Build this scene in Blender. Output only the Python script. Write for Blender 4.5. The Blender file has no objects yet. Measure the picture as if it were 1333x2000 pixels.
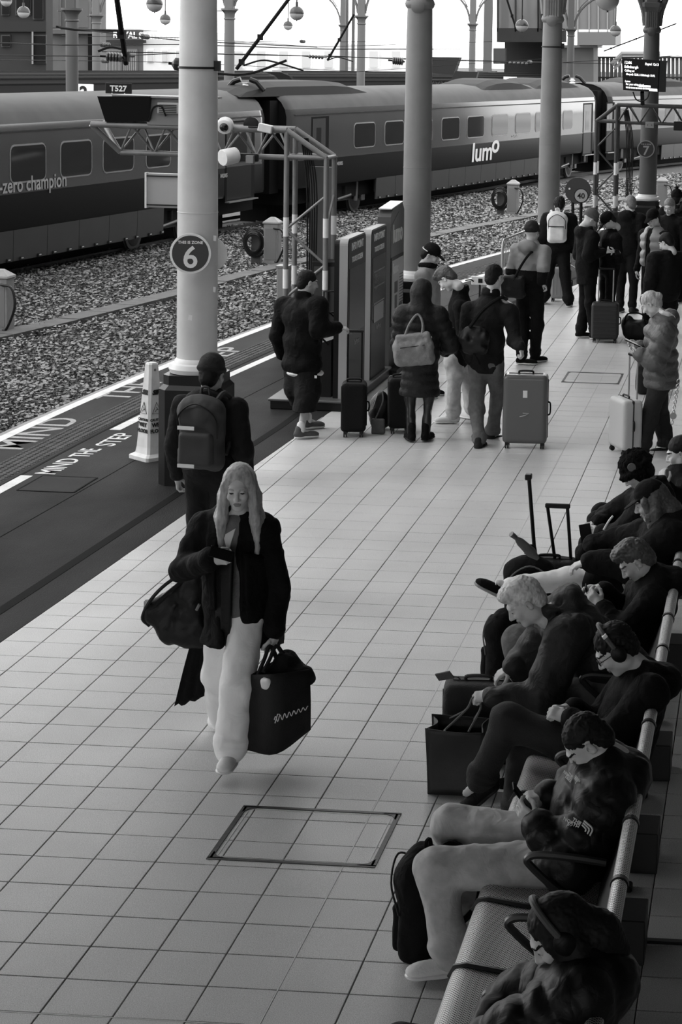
import bpy, bmesh, math, random
import numpy as np
from mathutils import Vector, Matrix, Euler
random.seed(7); rng = np.random.default_rng(7)
C = bpy.context.scene.collection
PI = math.pi
# ---------------------------------------------------------------- camera (solved from tile grid and columns)
FPX, PX, PY = 3829.885, 1282.60, 499.23
PIT, ROL, YAW, CH = .1018, .0283, -.0552, 3.92257
_cy, _sy = math.cos(YAW), math.sin(YAW)
FW = np.array([_sy*math.cos(PIT), _cy*math.cos(PIT), -math.sin(PIT)])
_r = np.array([_cy, -_sy, 0.]); _u = np.cross(_r, FW)
RT = _r*math.cos(ROL)+_u*math.sin(ROL); UP = _u*math.cos(ROL)-_r*math.sin(ROL)
cam = bpy.data.objects.new('camera', bpy.data.cameras.new('camera')); C.objects.link(cam)
cam.matrix_world = Matrix(((RT[0], UP[0], -FW[0], 0), (RT[1], UP[1], -FW[1], 0), (RT[2], UP[2], -FW[2], CH), (0, 0, 0, 1)))
cam.data.sensor_fit = 'AUTO'; cam.data.sensor_width = 36; cam.data.lens = FPX/2000*36
cam.data.shift_x = (666.5-PX)/2000; cam.data.shift_y = -(1000-PY)/2000
cam.data.clip_end = 1000
bpy.context.scene.camera = cam
def ray(x, y): return FW+(x-PX)/FPX*RT-(y-PY)/FPX*UP
def G(x, y, z=0.):
    d = ray(x, y); t = (z-CH)/d[2]; return np.array([0, 0, CH])+t*d
def OY(x, y, Y):
    d = ray(x, y); return np.array([0, 0, CH])+d*(Y/d[1])
def prj(P):
    d = np.array(P, float)-np.array([0, 0, CH]); z = d@FW; return PX+FPX*(d@RT)/z, PY-FPX*(d@UP)/z
# ---------------------------------------------------------------- world, light, exposure
sc = bpy.context.scene
sc.view_settings.view_transform = 'Standard'; sc.view_settings.look = 'None'
sc.view_settings.gamma = 1; sc.view_settings.use_curve_mapping = False
sc.view_settings.exposure = 0.0
w = bpy.data.worlds.new('overcast_sky'); sc.world = w; w.use_nodes = True
nt = w.node_tree; bg = nt.nodes['Background']
SKY = 3.8
tc = nt.nodes.new('ShaderNodeTexCoord'); nz = nt.nodes.new('ShaderNodeTexNoise'); nz.inputs['Scale'].default_value = 1.6
nt.links.new(tc.outputs['Generated'], nz.inputs['Vector'])
cr = nt.nodes.new('ShaderNodeValToRGB'); cr.color_ramp.elements[0].position = .3; cr.color_ramp.elements[1].position = .75
cr.color_ramp.elements[0].color = (.85, .85, .85, 1); cr.color_ramp.elements[1].color = (1, 1, 1, 1)
nt.links.new(nz.outputs['Fac'], cr.inputs['Fac']); nt.links.new(cr.outputs['Color'], bg.inputs['Color'])
bg.inputs['Strength'].default_value = SKY
sun = bpy.data.objects.new('hazy_sun', bpy.data.lights.new('hazy_sun', 'SUN')); C.objects.link(sun)
sun.data.energy = .8; sun.data.angle = math.radians(25)
sun.rotation_euler = Euler((math.radians(48), 0, math.radians(-70)))
# ---------------------------------------------------------------- materials
MATS = {}
def M(name, v, rough=.6, metal=0., noise=0., ns=8., bump=0., bs=60., coat=0., spec=.5, stretch=None, speck=0., spn=400., obj=True):
    if name in MATS: return MATS[name]
    m = bpy.data.materials.new(name); m.use_nodes = True; n = m.node_tree.nodes; l = m.node_tree.links
    b = n['Principled BSDF']; b.inputs['Base Color'].default_value = (v, v, v, 1); b.inputs['Roughness'].default_value = rough
    b.inputs['Metallic'].default_value = metal; b.inputs['Specular IOR Level'].default_value = spec
    b.inputs['Coat Weight'].default_value = coat; b.inputs['Coat Roughness'].default_value = .08
    t = n.new('ShaderNodeNewGeometry'); src = t.outputs['Position']
    if stretch:
        mp = n.new('ShaderNodeMapping'); mp.inputs['Scale'].default_value = stretch; l.new(src, mp.inputs['Vector']); src = mp.outputs['Vector']
    val = None
    if noise or speck:
        a = n.new('ShaderNodeTexNoise'); a.inputs['Scale'].default_value = ns; a.inputs['Detail'].default_value = 5; l.new(src, a.inputs['Vector'])
        r = n.new('ShaderNodeMapRange'); r.inputs['From Min'].default_value = .25; r.inputs['From Max'].default_value = .75
        r.inputs['To Min'].default_value = v*(1-noise); r.inputs['To Max'].default_value = v*(1+noise); l.new(a.outputs['Fac'], r.inputs['Value']); val = r.outputs['Result']
    if speck:
        a2 = n.new('ShaderNodeTexNoise'); a2.inputs['Scale'].default_value = spn; a2.inputs['Detail'].default_value = 2; l.new(t.outputs['Position'], a2.inputs['Vector'])
        r2 = n.new('ShaderNodeMapRange'); r2.inputs['From Min'].default_value = .3; r2.inputs['From Max'].default_value = .7
        r2.inputs['To Min'].default_value = 1-speck; r2.inputs['To Max'].default_value = 1+speck; l.new(a2.outputs['Fac'], r2.inputs['Value'])
        mu = n.new('ShaderNodeMath'); mu.operation = 'MULTIPLY'; l.new(val, mu.inputs[0]); l.new(r2.outputs['Result'], mu.inputs[1]); val = mu.outputs[0]
    if val is not None:
        cc = n.new('ShaderNodeCombineColor'); [l.new(val, cc.inputs[i]) for i in range(3)]; l.new(cc.outputs[0], b.inputs['Base Color'])
    if bump:
        a3 = n.new('ShaderNodeTexNoise'); a3.inputs['Scale'].default_value = bs; a3.inputs['Detail'].default_value = 4; a3.inputs['Distortion'].default_value = .8 if bs < 30 else 0.; l.new(src, a3.inputs['Vector'])
        bp = n.new('ShaderNodeBump'); bp.inputs['Strength'].default_value = bump; bp.inputs['Distance'].default_value = .02; l.new(a3.outputs['Fac'], bp.inputs['Height']); l.new(bp.outputs[0], b.inputs['Normal'])
    MATS[name] = m; return m
def emis(name, v, s=1.):
    if name in MATS: return MATS[name]
    m = bpy.data.materials.new(name); m.use_nodes = True; b = m.node_tree.nodes['Principled BSDF']
    b.inputs['Base Color'].default_value = (v, v, v, 1); b.inputs['Emission Color'].default_value = (v, v, v, 1); b.inputs['Emission Strength'].default_value = s
    MATS[name] = m; return m
# ---------------------------------------------------------------- object helpers
def wl(o):
    v = Vector((0, 0, 0))
    while o: v += o.location; o = o.parent
    return v
def tag(o, label=None, cat=None, group=None, kind=None):
    if label: o['label'] = label
    if cat: o['category'] = cat
    if group: o['group'] = group
    if kind: o['kind'] = kind
    return o
def thing(name, label, cat, loc=(0, 0, 0), group=None, kind=None):
    o = bpy.data.objects.new(name, None); C.objects.link(o); o.location = Vector([float(c) for c in loc]); o.empty_display_size = .1
    return tag(o, label, cat, group, kind)
def mk(name, verts, faces, mat, parent=None, smooth=False, mats=None, mi=None):
    me = bpy.data.meshes.new(name)
    v = np.asarray(verts, float)
    if parent is not None: v = v-np.array(wl(parent))
    if isinstance(faces, np.ndarray) and faces.ndim == 2:
        k = faces.shape[1]; me.vertices.add(len(v)); me.vertices.foreach_set('co', v.astype(np.float32).ravel())
        me.loops.add(faces.size); me.loops.foreach_set('vertex_index', faces.astype(np.int32).ravel())
        me.polygons.add(len(faces)); me.polygons.foreach_set('loop_start', np.arange(0, faces.size, k, dtype=np.int32)); me.polygons.foreach_set('loop_total', np.full(len(faces), k, np.int32))
        me.update(calc_edges=True); me.validate()
    else:
        me.from_pydata([tuple(p) for p in v], [], [tuple(int(i) for i in f) for f in faces])
    for m_ in (mats or [mat]): me.materials.append(m_)
    if mi is not None and len(mi) == len(me.polygons): me.polygons.foreach_set('material_index', np.asarray(mi, np.int32))
    if smooth: me.polygons.foreach_set('use_smooth', np.ones(len(me.polygons), bool))
    me.update()
    o = bpy.data.objects.new(name, me); C.objects.link(o)
    if parent is not None: o.parent = parent
    return o
def frame(d, hint=(0, 0, 1)):
    d = np.array(d, float); d /= np.linalg.norm(d)+1e-12; h = np.array(hint, float)
    if abs(d@h) > .98: h = np.array([0, 1., 0]) if abs(d[1]) < .9 else np.array([1., 0, 0])
    a = np.cross(h, d); a /= np.linalg.norm(a); return a, np.cross(d, a), d
class MB:
    def __init__(s): s.v = []; s.f = []
    def add(s, v, f):
        n = len(s.v); s.v += [tuple(map(float, p)) for p in v]; s.f += [tuple(i+n for i in q) for q in f]; return s
    def box(s, c, h, R=None, bev=0.):
        c = np.array(c, float); h = np.array(h, float)
        if bev > 0:
            b = min(bev, min(h)*.9); pts = []
            for ax in range(3):
                for sg in (-1, 1):
                    for a in (-1, 1):
                        for bb in (-1, 1):
                            p = [0, 0, 0]; o1, o2 = (ax+1) % 3, (ax+2) % 3
                            p[ax] = sg*h[ax]; p[o1] = a*(h[o1]-b); p[o2] = bb*(h[o2]-b); pts.append(p)
            P = np.array(pts); 
            bm = bmesh.new(); vs = [bm.verts.new(p) for p in P]; r = bmesh.ops.convex_hull(bm, input=vs)
            bm.verts.index_update(); V = np.array([v.co[:] for v in bm.verts]); F = [[v.index for v in f.verts] for f in bm.faces]; bm.free()
        else:
            V = np.array([[x, y, z] for x in (-1, 1) for y in (-1, 1) for z in (-1, 1)], float)*h
            F = [(0, 1, 3, 2), (4, 6, 7, 5), (0, 4, 5, 1), (2, 3, 7, 6), (0, 2, 6, 4), (1, 5, 7, 3)]
        if R is not None: V = V@np.array(R).T
        return s.add(V+c, F)
    def cyl(s, a, b, r0, r1=None, n=12, cap=True):
        r1 = r0 if r1 is None else r1; a = np.array(a, float); b = np.array(b, float); x, y, _ = frame(b-a)
        t = np.arange(n)*2*PI/n; ring = np.outer(np.cos(t), x)+np.outer(np.sin(t), y)
        V = np.vstack([a+ring*r0, b+ring*r1]); F = [(i, (i+1) % n, n+(i+1) % n, n+i) for i in range(n)]
        if cap: F += [tuple(range(n-1, -1, -1)), tuple(range(n, 2*n))]
        return s.add(V, F)
    def tube(s, pts, r, n=8, closed=False, flat=None):
        P = np.array(pts, float); m = len(P); rr = np.full(m, r) if np.isscalar(r) else np.array(r, float); V = []; px_ = None
        t = np.arange(n)*2*PI/n
        for i in range(m):
            d = (P[(i+1) % m]-P[i-1]) if closed else P[min(i+1, m-1)]-P[max(i-1, 0)]
            d = d/(np.linalg.norm(d)+1e-12)
            if px_ is None: px_, _, _ = frame(d)
            px_ = px_-(px_@d)*d; px_ /= np.linalg.norm(px_)+1e-12; y = np.cross(d, px_)
            V.append(P[i]+np.outer(np.cos(t), px_)*rr[i]+np.outer(np.sin(t), y)*rr[i])
        V = np.vstack(V); F = []
        for i in range(m if closed else m-1):
            j = (i+1) % m
            F += [(i*n+k, i*n+(k+1) % n, j*n+(k+1) % n, j*n+k) for k in range(n)]
        if not closed: F += [tuple(range(n-1, -1, -1)), tuple(range((m-1)*n, m*n))]
        return s.add(V, F)
    def lathe(s, prof, c, n=24, axis=(0, 0, 1), cap=True):
        c = np.array(c, float); x, y, z = frame(axis); t = np.arange(n)*2*PI/n; V = []
        for r, h in prof: V.append(c+h*z+r*(np.outer(np.cos(t), x)+np.outer(np.sin(t), y)))
        m = len(prof); F = [(i*n+k, i*n+(k+1) % n, (i+1)*n+(k+1) % n, (i+1)*n+k) for i in range(m-1) for k in range(n)]
        if cap: F += [tuple(range(n-1, -1, -1)), tuple(range((m-1)*n, m*n))]
        return s.add(np.vstack(V), F)
    def prism(s, poly, ext):   # poly: 3d points, extruded by vector
        P = np.array(poly, float); n = len(P); V = np.vstack([P, P+np.array(ext, float)])
        return s.add(V, [tuple(range(n-1, -1, -1)), tuple(range(n, 2*n))]+[(i, (i+1) % n, n+(i+1) % n, n+i) for i in range(n)])
    def build(s, name, mat, parent=None, smooth=False, **k):
        o = mk(name, s.v, s.f, mat, parent, False, **k)
        if smooth:
            o.data.polygons.foreach_set('use_smooth', np.ones(len(o.data.polygons), bool))
            try: o.data.set_sharp_from_angle(angle=math.radians(40))
            except Exception: pass
        return o
def catmull(pts, n=8):
    P = np.array(pts, float); P = np.vstack([2*P[0]-P[1], P, 2*P[-1]-P[-2]]); out = []
    for i in range(1, len(P)-2):
        for t in np.linspace(0, 1, n, endpoint=False):
            a, b, c, d = P[i-1:i+3]; out.append(.5*((2*b)+(-a+c)*t+(2*a-5*b+4*c-d)*t*t+(-a+3*b-3*c+d)*t**3))
    out.append(P[-2]); return np.array(out)
def text(s, size, loc, R, mat, parent, name='lettering', ext=.002, off=0., shear=0., align='LEFT', sx=1., label=None):
    cu = bpy.data.curves.new(name, 'FONT'); cu.body = s; cu.size = size; cu.extrude = ext; cu.offset = off; cu.shear = shear; cu.align_x = align; cu.resolution_u = 4 if size > .2 else 2
    t = bpy.data.objects.new(name, cu); C.objects.link(t); bpy.context.view_layer.update()
    me = bpy.data.meshes.new_from_object(t.evaluated_get(bpy.context.evaluated_depsgraph_get()))
    bpy.data.objects.remove(t); R = np.array(R, float)
    V = np.zeros(len(me.vertices)*3); me.vertices.foreach_get('co', V); V = V.reshape(-1, 3); V[:, 0] *= sx
    V = V@R.T+np.array(loc, float)
    if parent is not None: V = V-np.array(wl(parent))
    me.vertices.foreach_set('co', V.ravel()); me.materials.clear(); me.materials.append(mat); me.update(); me.name = name
    o = bpy.data.objects.new(name, me); C.objects.link(o)
    if parent is not None: o.parent = parent
    if label: o['label'] = label
    return o
def basis(x, y):  # columns: text x dir, text y dir, normal
    x = np.array(x, float); x /= np.linalg.norm(x); y = np.array(y, float); y = y-(y@x)*x; y /= np.linalg.norm(y)
    return np.stack([x, y, np.cross(x, y)], 1)
# ================================================================ setting: platform, tiles, track bed
def XE(Y): t = max(Y-18.7, -2.2); return -7.47+.0224*t+.0051*t*t
def XB(Y): return -4.88+(Y-12.17)*.0335 if Y < 20 else XE(Y)+2.79+.055*(Y-20)*.2
m_tile = M('terrazzo_tile', .57, .36, noise=.1, ns=1.2, speck=.3, spn=240, bump=.12, bs=400, spec=.16)
m_grout = M('dark_grout', .05, .8)
m_asph = M('wet_asphalt', .03, .6, noise=.6, ns=1.3, bump=.25, bs=90, speck=.35, spn=160, stretch=(1, .45, 1), spec=.02)
m_stain = M('asphalt_patch', .014, .7, spec=.1, noise=.4, ns=3, bump=.2, bs=120)
m_white = M('worn_white_line_paint', .62, .55, noise=.18, ns=6, speck=.12, spn=90)
m_faint = M('faded_line_paint', .27, .6, noise=.3, ns=9, speck=.3, spn=60)
m_black = M('black_paint', .006, .4, spec=.25)
m_dark = M('dark_metal', .015, .45, metal=.3, spec=.3)
m_steel = M('bare_steel', .35, .35, metal=.9)
ys = np.arange(1.6, 66, 1.0)
floor = thing('floor', 'speckled pale tiled platform floor with thin dark joints', 'floor', (0, 12, 0), kind='structure')
b = MB()
for a, c in zip(ys[:-1], ys[1:]):
    P = [(XE(a)-.02, a, -.0165), (6, a, -.0165), (6, c, -.0165), (XE(c)-.02, c, -.0165)]
    b.prism([(x, y, -1.0) for x, y, z in P], (0, 0, 1.0-.0165))
b.build('platform_slab', m_grout, floor)
# tiles on the solved grid (300 mm)
TS = .3; X0 = -1.92238; Y0 = 7.72733; GAP = .0028
def clip_poly(P):   # keep x >= XB(y)
    out = []
    for i in range(len(P)):
        a, c = P[i-1], P[i]; ia = a[0] >= XB(a[1]); ic = c[0] >= XB(c[1])
        if ia != ic:
            da = a[0]-XB(a[1]); dc = c[0]-XB(c[1]); t = da/(da-dc); out.append((a[0]+(c[0]-a[0])*t, a[1]+(c[1]-a[1])*t))
        if ic: out.append(c)
    return out
tiles = []
for j in range(-9, 150):
    for i in range(-16, 21):
        x0 = X0+i*TS; y0 = Y0+j*TS
        P = clip_poly([(x0+GAP, y0+GAP), (x0+TS-GAP, y0+GAP), (x0+TS-GAP, y0+TS-GAP), (x0+GAP, y0+TS-GAP)])
        if len(P) < 3: continue
        area = .5*abs(sum(P[k-1][0]*P[k][1]-P[k][0]*P[k-1][1] for k in range(len(P))))
        if area < .0006: continue
        u, v = prj((x0+.15, y0+.15, 0)); vis = -60 < u < 1380 and 500 < v < 2060
        tiles.append((int(vis), float(u), float(v), P))
tiles.sort(key=lambda t: (-t[0], -t[2]))
tile_cache = {}
rest = MB()
for k, (vis, u, v, P) in enumerate(tiles):
    ctr = np.mean(P, 0); dz = random.uniform(-.0006, .0006); q = .0022
    def shape(cx, cy, dz):
        top = [((x-cx)*(1-q/.15)+cx, (y-cy)*(1-q/.15)+cy, dz) for x, y in P]; mid = [(x, y, dz-.0018) for x, y in P]; bot = [(x, y, -.017) for x, y in P]
        n = len(P); V = bot+mid+top; F = [tuple(range(2*n, 3*n))]+[(a*n+i, a*n+(i+1) % n, (a+1)*n+(i+1) % n, (a+1)*n+i) for a in (0, 1) for i in range(n)]
        return V, F
    V, F = shape(ctr[0], ctr[1], dz)
    if vis and k < 300: 
        full = len(P) == 4 and abs(np.ptp([p[0] for p in P])-(TS-2*GAP)) < 1e-6 and abs(np.ptp([p[1] for p in P])-(TS-2*GAP)) < 1e-6
        if full:
            if 'o' not in tile_cache: 
                Vl = [(x-ctr[0], y-ctr[1], z-dz) for x, y, z in V]; o = mk('tile', Vl, F, m_tile); tile_cache['o'] = o.data
            else: o = bpy.data.objects.new('tile', tile_cache['o']); C.objects.link(o)
            o.parent = floor; o.location = Vector((ctr[0], ctr[1]-12, dz))
        else: mk('tile', V, F, m_tile, floor)
    elif v > 330 or not vis: rest.add(V, F)
rest.build('tiling', m_tile, floor); C.objects['tiling']['kind'] = 'stuff'
# light-coloured movement joint
b = MB(); b.box((X0, 30, .0006), (.0028, 28.5, .0006)); b.box((-2.9, Y0-.305, .0006), (1.9, .0028, .0006)); b.build('movement_joint', M('pale_joint', .6, .5), floor)
# access covers set in the tiles
def cover(name, x0, x1, y0, y1, label):
    t = thing(name, label, 'floor hatch', ((x0+x1)/2, (y0+y1)/2, 0), group='floor hatches')
    b = MB(); w_ = .012
    for (cx, cy, hx, hy) in (((x0+x1)/2, y0, (x1-x0)/2+w_, w_), ((x0+x1)/2, y1, (x1-x0)/2+w_, w_), (x0, (y0+y1)/2, w_, (y1-y0)/2), (x1, (y0+y1)/2, w_, (y1-y0)/2)):
        b.box((cx, cy, .001), (hx, hy, .003))
    b.build('rim', M('tarnished_hatch_metal', .03, .5, noise=.6, ns=30), t)
    for sx, sy in ((0, 0), (0, 1), (1, 0), (1, 1)):
        cx = x1 if sx else x0; cy = y1 if sy else y0; dx = -1 if sx else 1; dy = -1 if sy else 1
        MB().prism([(cx, cy, .001), (cx+dx*.095, cy, .001), (cx+dx*.03, cy+dy*.03, .001), (cx, cy+dy*.085, .001)], (0, 0, .003)).build('corner_plate', M('tarnished_hatch_metal', .03), t)
    b = MB(); 
    for s_ in (1,): 
        for (cx, cy, hx, hy) in (((x0+x1)/2, y0+.03, (x1-x0)/2-.05, .002), ((x0+x1)/2, y1-.03, (x1-x0)/2-.05, .002), (x0+.03, (y0+y1)/2, .002, (y1-y0)/2-.05), (x1-.03, (y0+y1)/2, .002, (y1-y0)/2-.05)): b.box((cx, cy, .001), (hx, hy, .001))
    b.build('inner_trim', M('pale_trim', .6, .4), t)
    return t
cover('floor_hatch', -2.58, -1.78, 9.0, 9.66, 'recessed tiled floor hatch with dark metal rim in front of the bench')
cover('floor_hatch', -2.36, -1.69, 23.1, 23.86, 'small rimmed floor hatch on open tiles beyond the moving suitcase')
# asphalt strip
asph = MB(); nY = np.arange(1.6, 66, .6)
for a, c in zip(nY[:-1], nY[1:]):
    asph.prism([(XE(a), a, -.016), (XB(a)-.004, a, -.016), (XB(c)-.004, c, -.016), (XE(c), c, -.016)], (0, 0, .0165))
pa = thing('path', 'dark wet asphalt platform edge strip with painted lines', 'path', (-6, 15, 0), kind='structure')
asph.build('asphalt', m_asph, pa)
def strip(name, f0, f1, ya, yb, z, mat, parent, step=.6, th=.002):
    b = MB(); Y = np.linspace(ya, yb, max(2, int((yb-ya)/step)+1))
    for a, c in zip(Y[:-1], Y[1:]): b.prism([(f0(a), a, z), (f1(a), a, z), (f1(c), c, z), (f0(c), c, z)], (0, 0, th))
    return b.build(name, mat, parent)
cop = thing('trim_1', 'stone coping along the platform edge with white stripe', 'trim', (-7.5, 15, 0), kind='structure')
Y = 2.
cs = MB()
while Y < 62:
    L = .9; b = MB(); b.prism([(XE(Y)-.06, Y+.004, -.09), (XE(Y)+.0, Y+.004, -.09), (XE(Y+L)+.0, Y+L-.004, -.09), (XE(Y+L)-.06, Y+L-.004, -.09)], (0, 0, .088))
    u, v = prj((XE(Y), Y, 0))
    if 17 < Y < 45: b.build('coping_stone', M('coping_stone', .2, .6, noise=.3, ns=4), cop)
    else: cs.add(b.v, b.f)
    Y += L
cs.build('coping', M('coping_stone', .2), cop); C.objects['coping']['kind'] = 'stuff'
strip('edge_stripe', lambda Y: XE(Y)+.005, lambda Y: XE(Y)+.115, 3, 62, .001, m_white, pa)
XL = lambda Y: XE(Y)+.93+min(.1, max(0, (Y-16.4)*.012))
strip('safety_line', lambda Y: XL(Y)-.055, lambda Y: XL(Y)+.055, 3, 17.0, .001, m_white, pa)
strip('safety_line', lambda Y: XL(Y)-.055, lambda Y: XL(Y)+.055, 19.2, 62, .001, m_white, pa)
# tactile band: raised blisters
b = MB(); strip('tactile_base', lambda Y: XE(Y)+.5, lambda Y: XE(Y)+.82, 3, 60, .0005, M('tactile_paving', .05, .7, spec=.15, noise=.4, ns=5), pa)
Y = 12.
while Y < 42:
    for k in range(5):
        x = XE(Y)+.53+k*.066; 
        b.cyl((x, Y, .002), (x, Y, .009), .022, .015, n=6)
    Y += .066
b.build('blister', M('tactile_paving', .06), pa); C.objects['blister']['kind'] = 'stuff'
strip('drain_channel', lambda Y: XB(Y)-.34, lambda Y: XB(Y)-.26, 3, 60, .0006, M('drain_slot', .008, .8, spec=.05), pa)
strip('asphalt_joint', lambda Y: XB(Y)-1.15, lambda Y: XB(Y)-1.142, 12, 60, .0008, M('drain_slot', .012), pa)
strip('asphalt_joint', lambda Y: XE(Y)+.86, lambda Y: XE(Y)+.885, 12, 60, .0008, M('drain_slot', .012), pa)
def lid(x0, x1, y0, y1, lab):
    t = thing('manhole_cover', lab, 'manhole cover', ((x0+x1)/2, (y0+y1)/2, 0))
    MB().box(((x0+x1)/2, (y0+y1)/2, .001), ((x1-x0)/2, (y1-y0)/2, .0025)).build('lid', m_stain, t)
    b = MB()
    for (cx, cy, hx, hy) in (((x0+x1)/2, y0, (x1-x0)/2, .008), ((x0+x1)/2, y1, (x1-x0)/2, .008), (x0, (y0+y1)/2, .008, (y1-y0)/2), (x1, (y0+y1)/2, .008, (y1-y0)/2)): b.box((cx, cy, .002), (hx, hy, .003))
    b.build('seam', M('drain_slot', .012), t)
lid(-6.42, -5.92, 16.42, 17.02, 'dark square manhole cover in asphalt beside the painted words')
lid(-5.9, -5.2, 25.2, 26.2, 'dark manhole cover in asphalt behind the touch screens')
def dirx(Y, f=XE): d = np.array([f(Y+.5)-f(Y), .5, 0]); return d/np.linalg.norm(d)
def gtext(s, size, x, Y, mat, length):
    d = dirx(Y); up = (-1, .0, 0)
    o = text(s, size, (x, Y, .0008), basis(d, (-1, 0, 0)), mat, pa, 'painted_words', ext=.0008, off=size*.008)
    v = np.array([vv.co[:] for vv in o.data.vertices]); L = np.ptp(v[:, 1]); k = length/L
    base = np.array([x, Y, 0])-np.array(wl(pa)); 
    for vv in o.data.vertices:
        r = np.array(vv.co[:])-base; al = r@d; r = r+d*al*(k-1); vv.co = base+r
    o.rotation_euler = (0, 0, 0); return o
gtext('MIND', .27, -6.34, 17.08, m_white, .68)
gtext('THE', .27, -6.31, 17.86, m_white, .4)
gtext('STEP', .27, -6.25, 18.4, m_white, .64)
gtext('MIND', .5, -7.04, 18.05, m_faint, 1.62)
gtext('THE', .5, -6.96, 20.85, m_faint, 1.2)
gtext('STEP', .5, -6.75, 23.2, m_faint, 1.6)
gtext('MIND THE STEP', .5, -5.55, 30, m_faint, 5)
# ---------------------------------------------------------------- track bed
ZB = -.9
bed = thing('ground', 'grey ballast track bed strewn with fallen leaves', 'ground', (-12, 30, -1), kind='structure')
MB().box((60, 150, -1.1), (100, 60, .01)).build('reflection_apron', M('pale_apron', .42, .9, noise=.35, ns=.06), bed)  # unseen pale ground added so the lumo coach reflects bright
MB().box((0, 150, -1.16), (400, 400, .05)).build('outer_ground', M('outer_ground', .05, .9, noise=.3, ns=.05), bed)
b = MB(); b.box((-25, 60, -1.0), (27, 75, .08)); o = b.build('ballast_base', M('ballast_base', .07, .9, noise=.5, ns=14, bump=.6, bs=30), bed)
def rndrot(n):
    q = rng.normal(size=(n, 4)); q /= np.linalg.norm(q, axis=1)[:, None]; w, x, y, z = q.T
    return np.stack([np.stack([1-2*(y*y+z*z), 2*(x*y-w*z), 2*(x*z+w*y)], -1), np.stack([2*(x*y+w*z), 1-2*(x*x+z*z), 2*(y*z-w*x)], -1), np.stack([2*(x*z-w*y), 2*(y*z+w*x), 1-2*(x*x+y*y)], -1)], 1)
def scatter(n, near=True):
    Y = 21+61*rng.random(n*4)**1.7; xe = np.array([XE(y) for y in Y]); x = xe-.1-rng.random(n*4)*(9.5+np.maximum(Y-30, 0)*.14)
    u = 1485+(x/Y)*FPX; k = (u > -350) & (u < 1400); return x[k][:n], Y[k][:n]
n = 88000
x, Y = scatter(n); n = len(x)
base = np.array([[1, 0, 0], [-1, 0, 0], [0, 1, 0], [0, -1, 0], [0, 0, 1], [0, 0, -1]], float)
tri = np.array([[0, 2, 4], [2, 1, 4], [1, 3, 4], [3, 0, 4], [2, 0, 5], [1, 2, 5], [3, 1, 5], [0, 3, 5]])
s = (.014+.02*rng.random(n))*(1+(Y-25)/60)
V = np.einsum('nij,vj->nvi', rndrot(n), base*np.array([1, .8, .6]))*s[:, None, None]*(1+.3*rng.random((n, 6, 1)))
V += np.stack([x, Y, ZB+.0+.05*rng.random(n)], 1)[:, None, :]
F = (tri[None]+np.arange(n)[:, None, None]*6).reshape(-1, 3)
o = mk('ballast_stones', V.reshape(-1, 3), F, M('ballast_stone', .085, .85, noise=.75, ns=22), bed); o['kind'] = 'stuff'
n = 38000
x, Y = scatter(n); n = len(x)
q = np.array([[-1, 0, .15], [-.35, -.6, 0], [.5, -.5, 0], [1.1, 0, .2], [.5, .5, 0], [-.35, .6, 0]], float)
s = (.018+.024*rng.random(n))*(1+(Y-25)/90)
ang = rng.random(n)*2*PI; tl = rng.normal(size=n)*.45; tl2 = rng.normal(size=n)*.45
ca, sa = np.cos(ang), np.sin(ang); Rz = np.zeros((n, 3, 3)); Rz[:, 0, 0] = ca; Rz[:, 0, 1] = -sa; Rz[:, 1, 0] = sa; Rz[:, 1, 1] = ca; Rz[:, 2, 2] = 1
Rx = np.zeros((n, 3, 3)); Rx[:, 0, 0] = 1; Rx[:, 1, 1] = np.cos(tl); Rx[:, 1, 2] = -np.sin(tl); Rx[:, 2, 1] = np.sin(tl); Rx[:, 2, 2] = np.cos(tl)
V = np.einsum('nij,njk,vk->nvi', Rx, Rz, q)*s[:, None, None]; V += np.stack([x, Y, ZB+.055+.03*rng.random(n)], 1)[:, None, :]
F = (np.array([[0, 1, 2, 3], [0, 3, 4, 5]])[None]+np.arange(n)[:, None, None]*6).reshape(-1, 4)
o = mk('fallen_leaves', V.reshape(-1, 3), F, M('dry_leaf', .2, .7, noise=.7, ns=12), bed); o['kind'] = 'stuff'
# concrete trough lids
SL = [(-12.9, 27.5), (-12.2, 30), (-11.15, 36), (-10.45, 41.3), (-8.5, 49.6), (-6.7, 57), (-4.2, 66), (-1.5, 75)]
sl = catmull([(a, c_, 0) for a, c_ in SL], 40); seg = np.r_[0, np.cumsum(np.linalg.norm(np.diff(sl, axis=0), axis=1))]
m_conc = M('weathered_concrete', .08, .8, noise=.3, ns=4, bump=.2, bs=60)
tr = thing('cable_trough', 'narrow run of concrete trough lids crossing the leafy ballast', 'cable trough', (-12.2, 30, ZB))
def at(s_): return np.array([np.interp(s_, seg, sl[:, k]) for k in range(3)])
k = 0.
while k < seg[-1]-1.05:
    p, q_ = at(k+.012), at(k+.98); d = (q_-p)/np.linalg.norm(q_-p); nx = np.array([-d[1], d[0], 0])*.21; z = ZB+.1+random.uniform(-.008, .008)
    MB().prism([(*(p+nx)[:2], z-.1), (*(p-nx)[:2], z-.1), (*(q_-nx)[:2], z-.1), (*(q_+nx)[:2], z-.1)], (0, 0, .1)).build('lid', m_conc, tr); k += 1.
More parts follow.
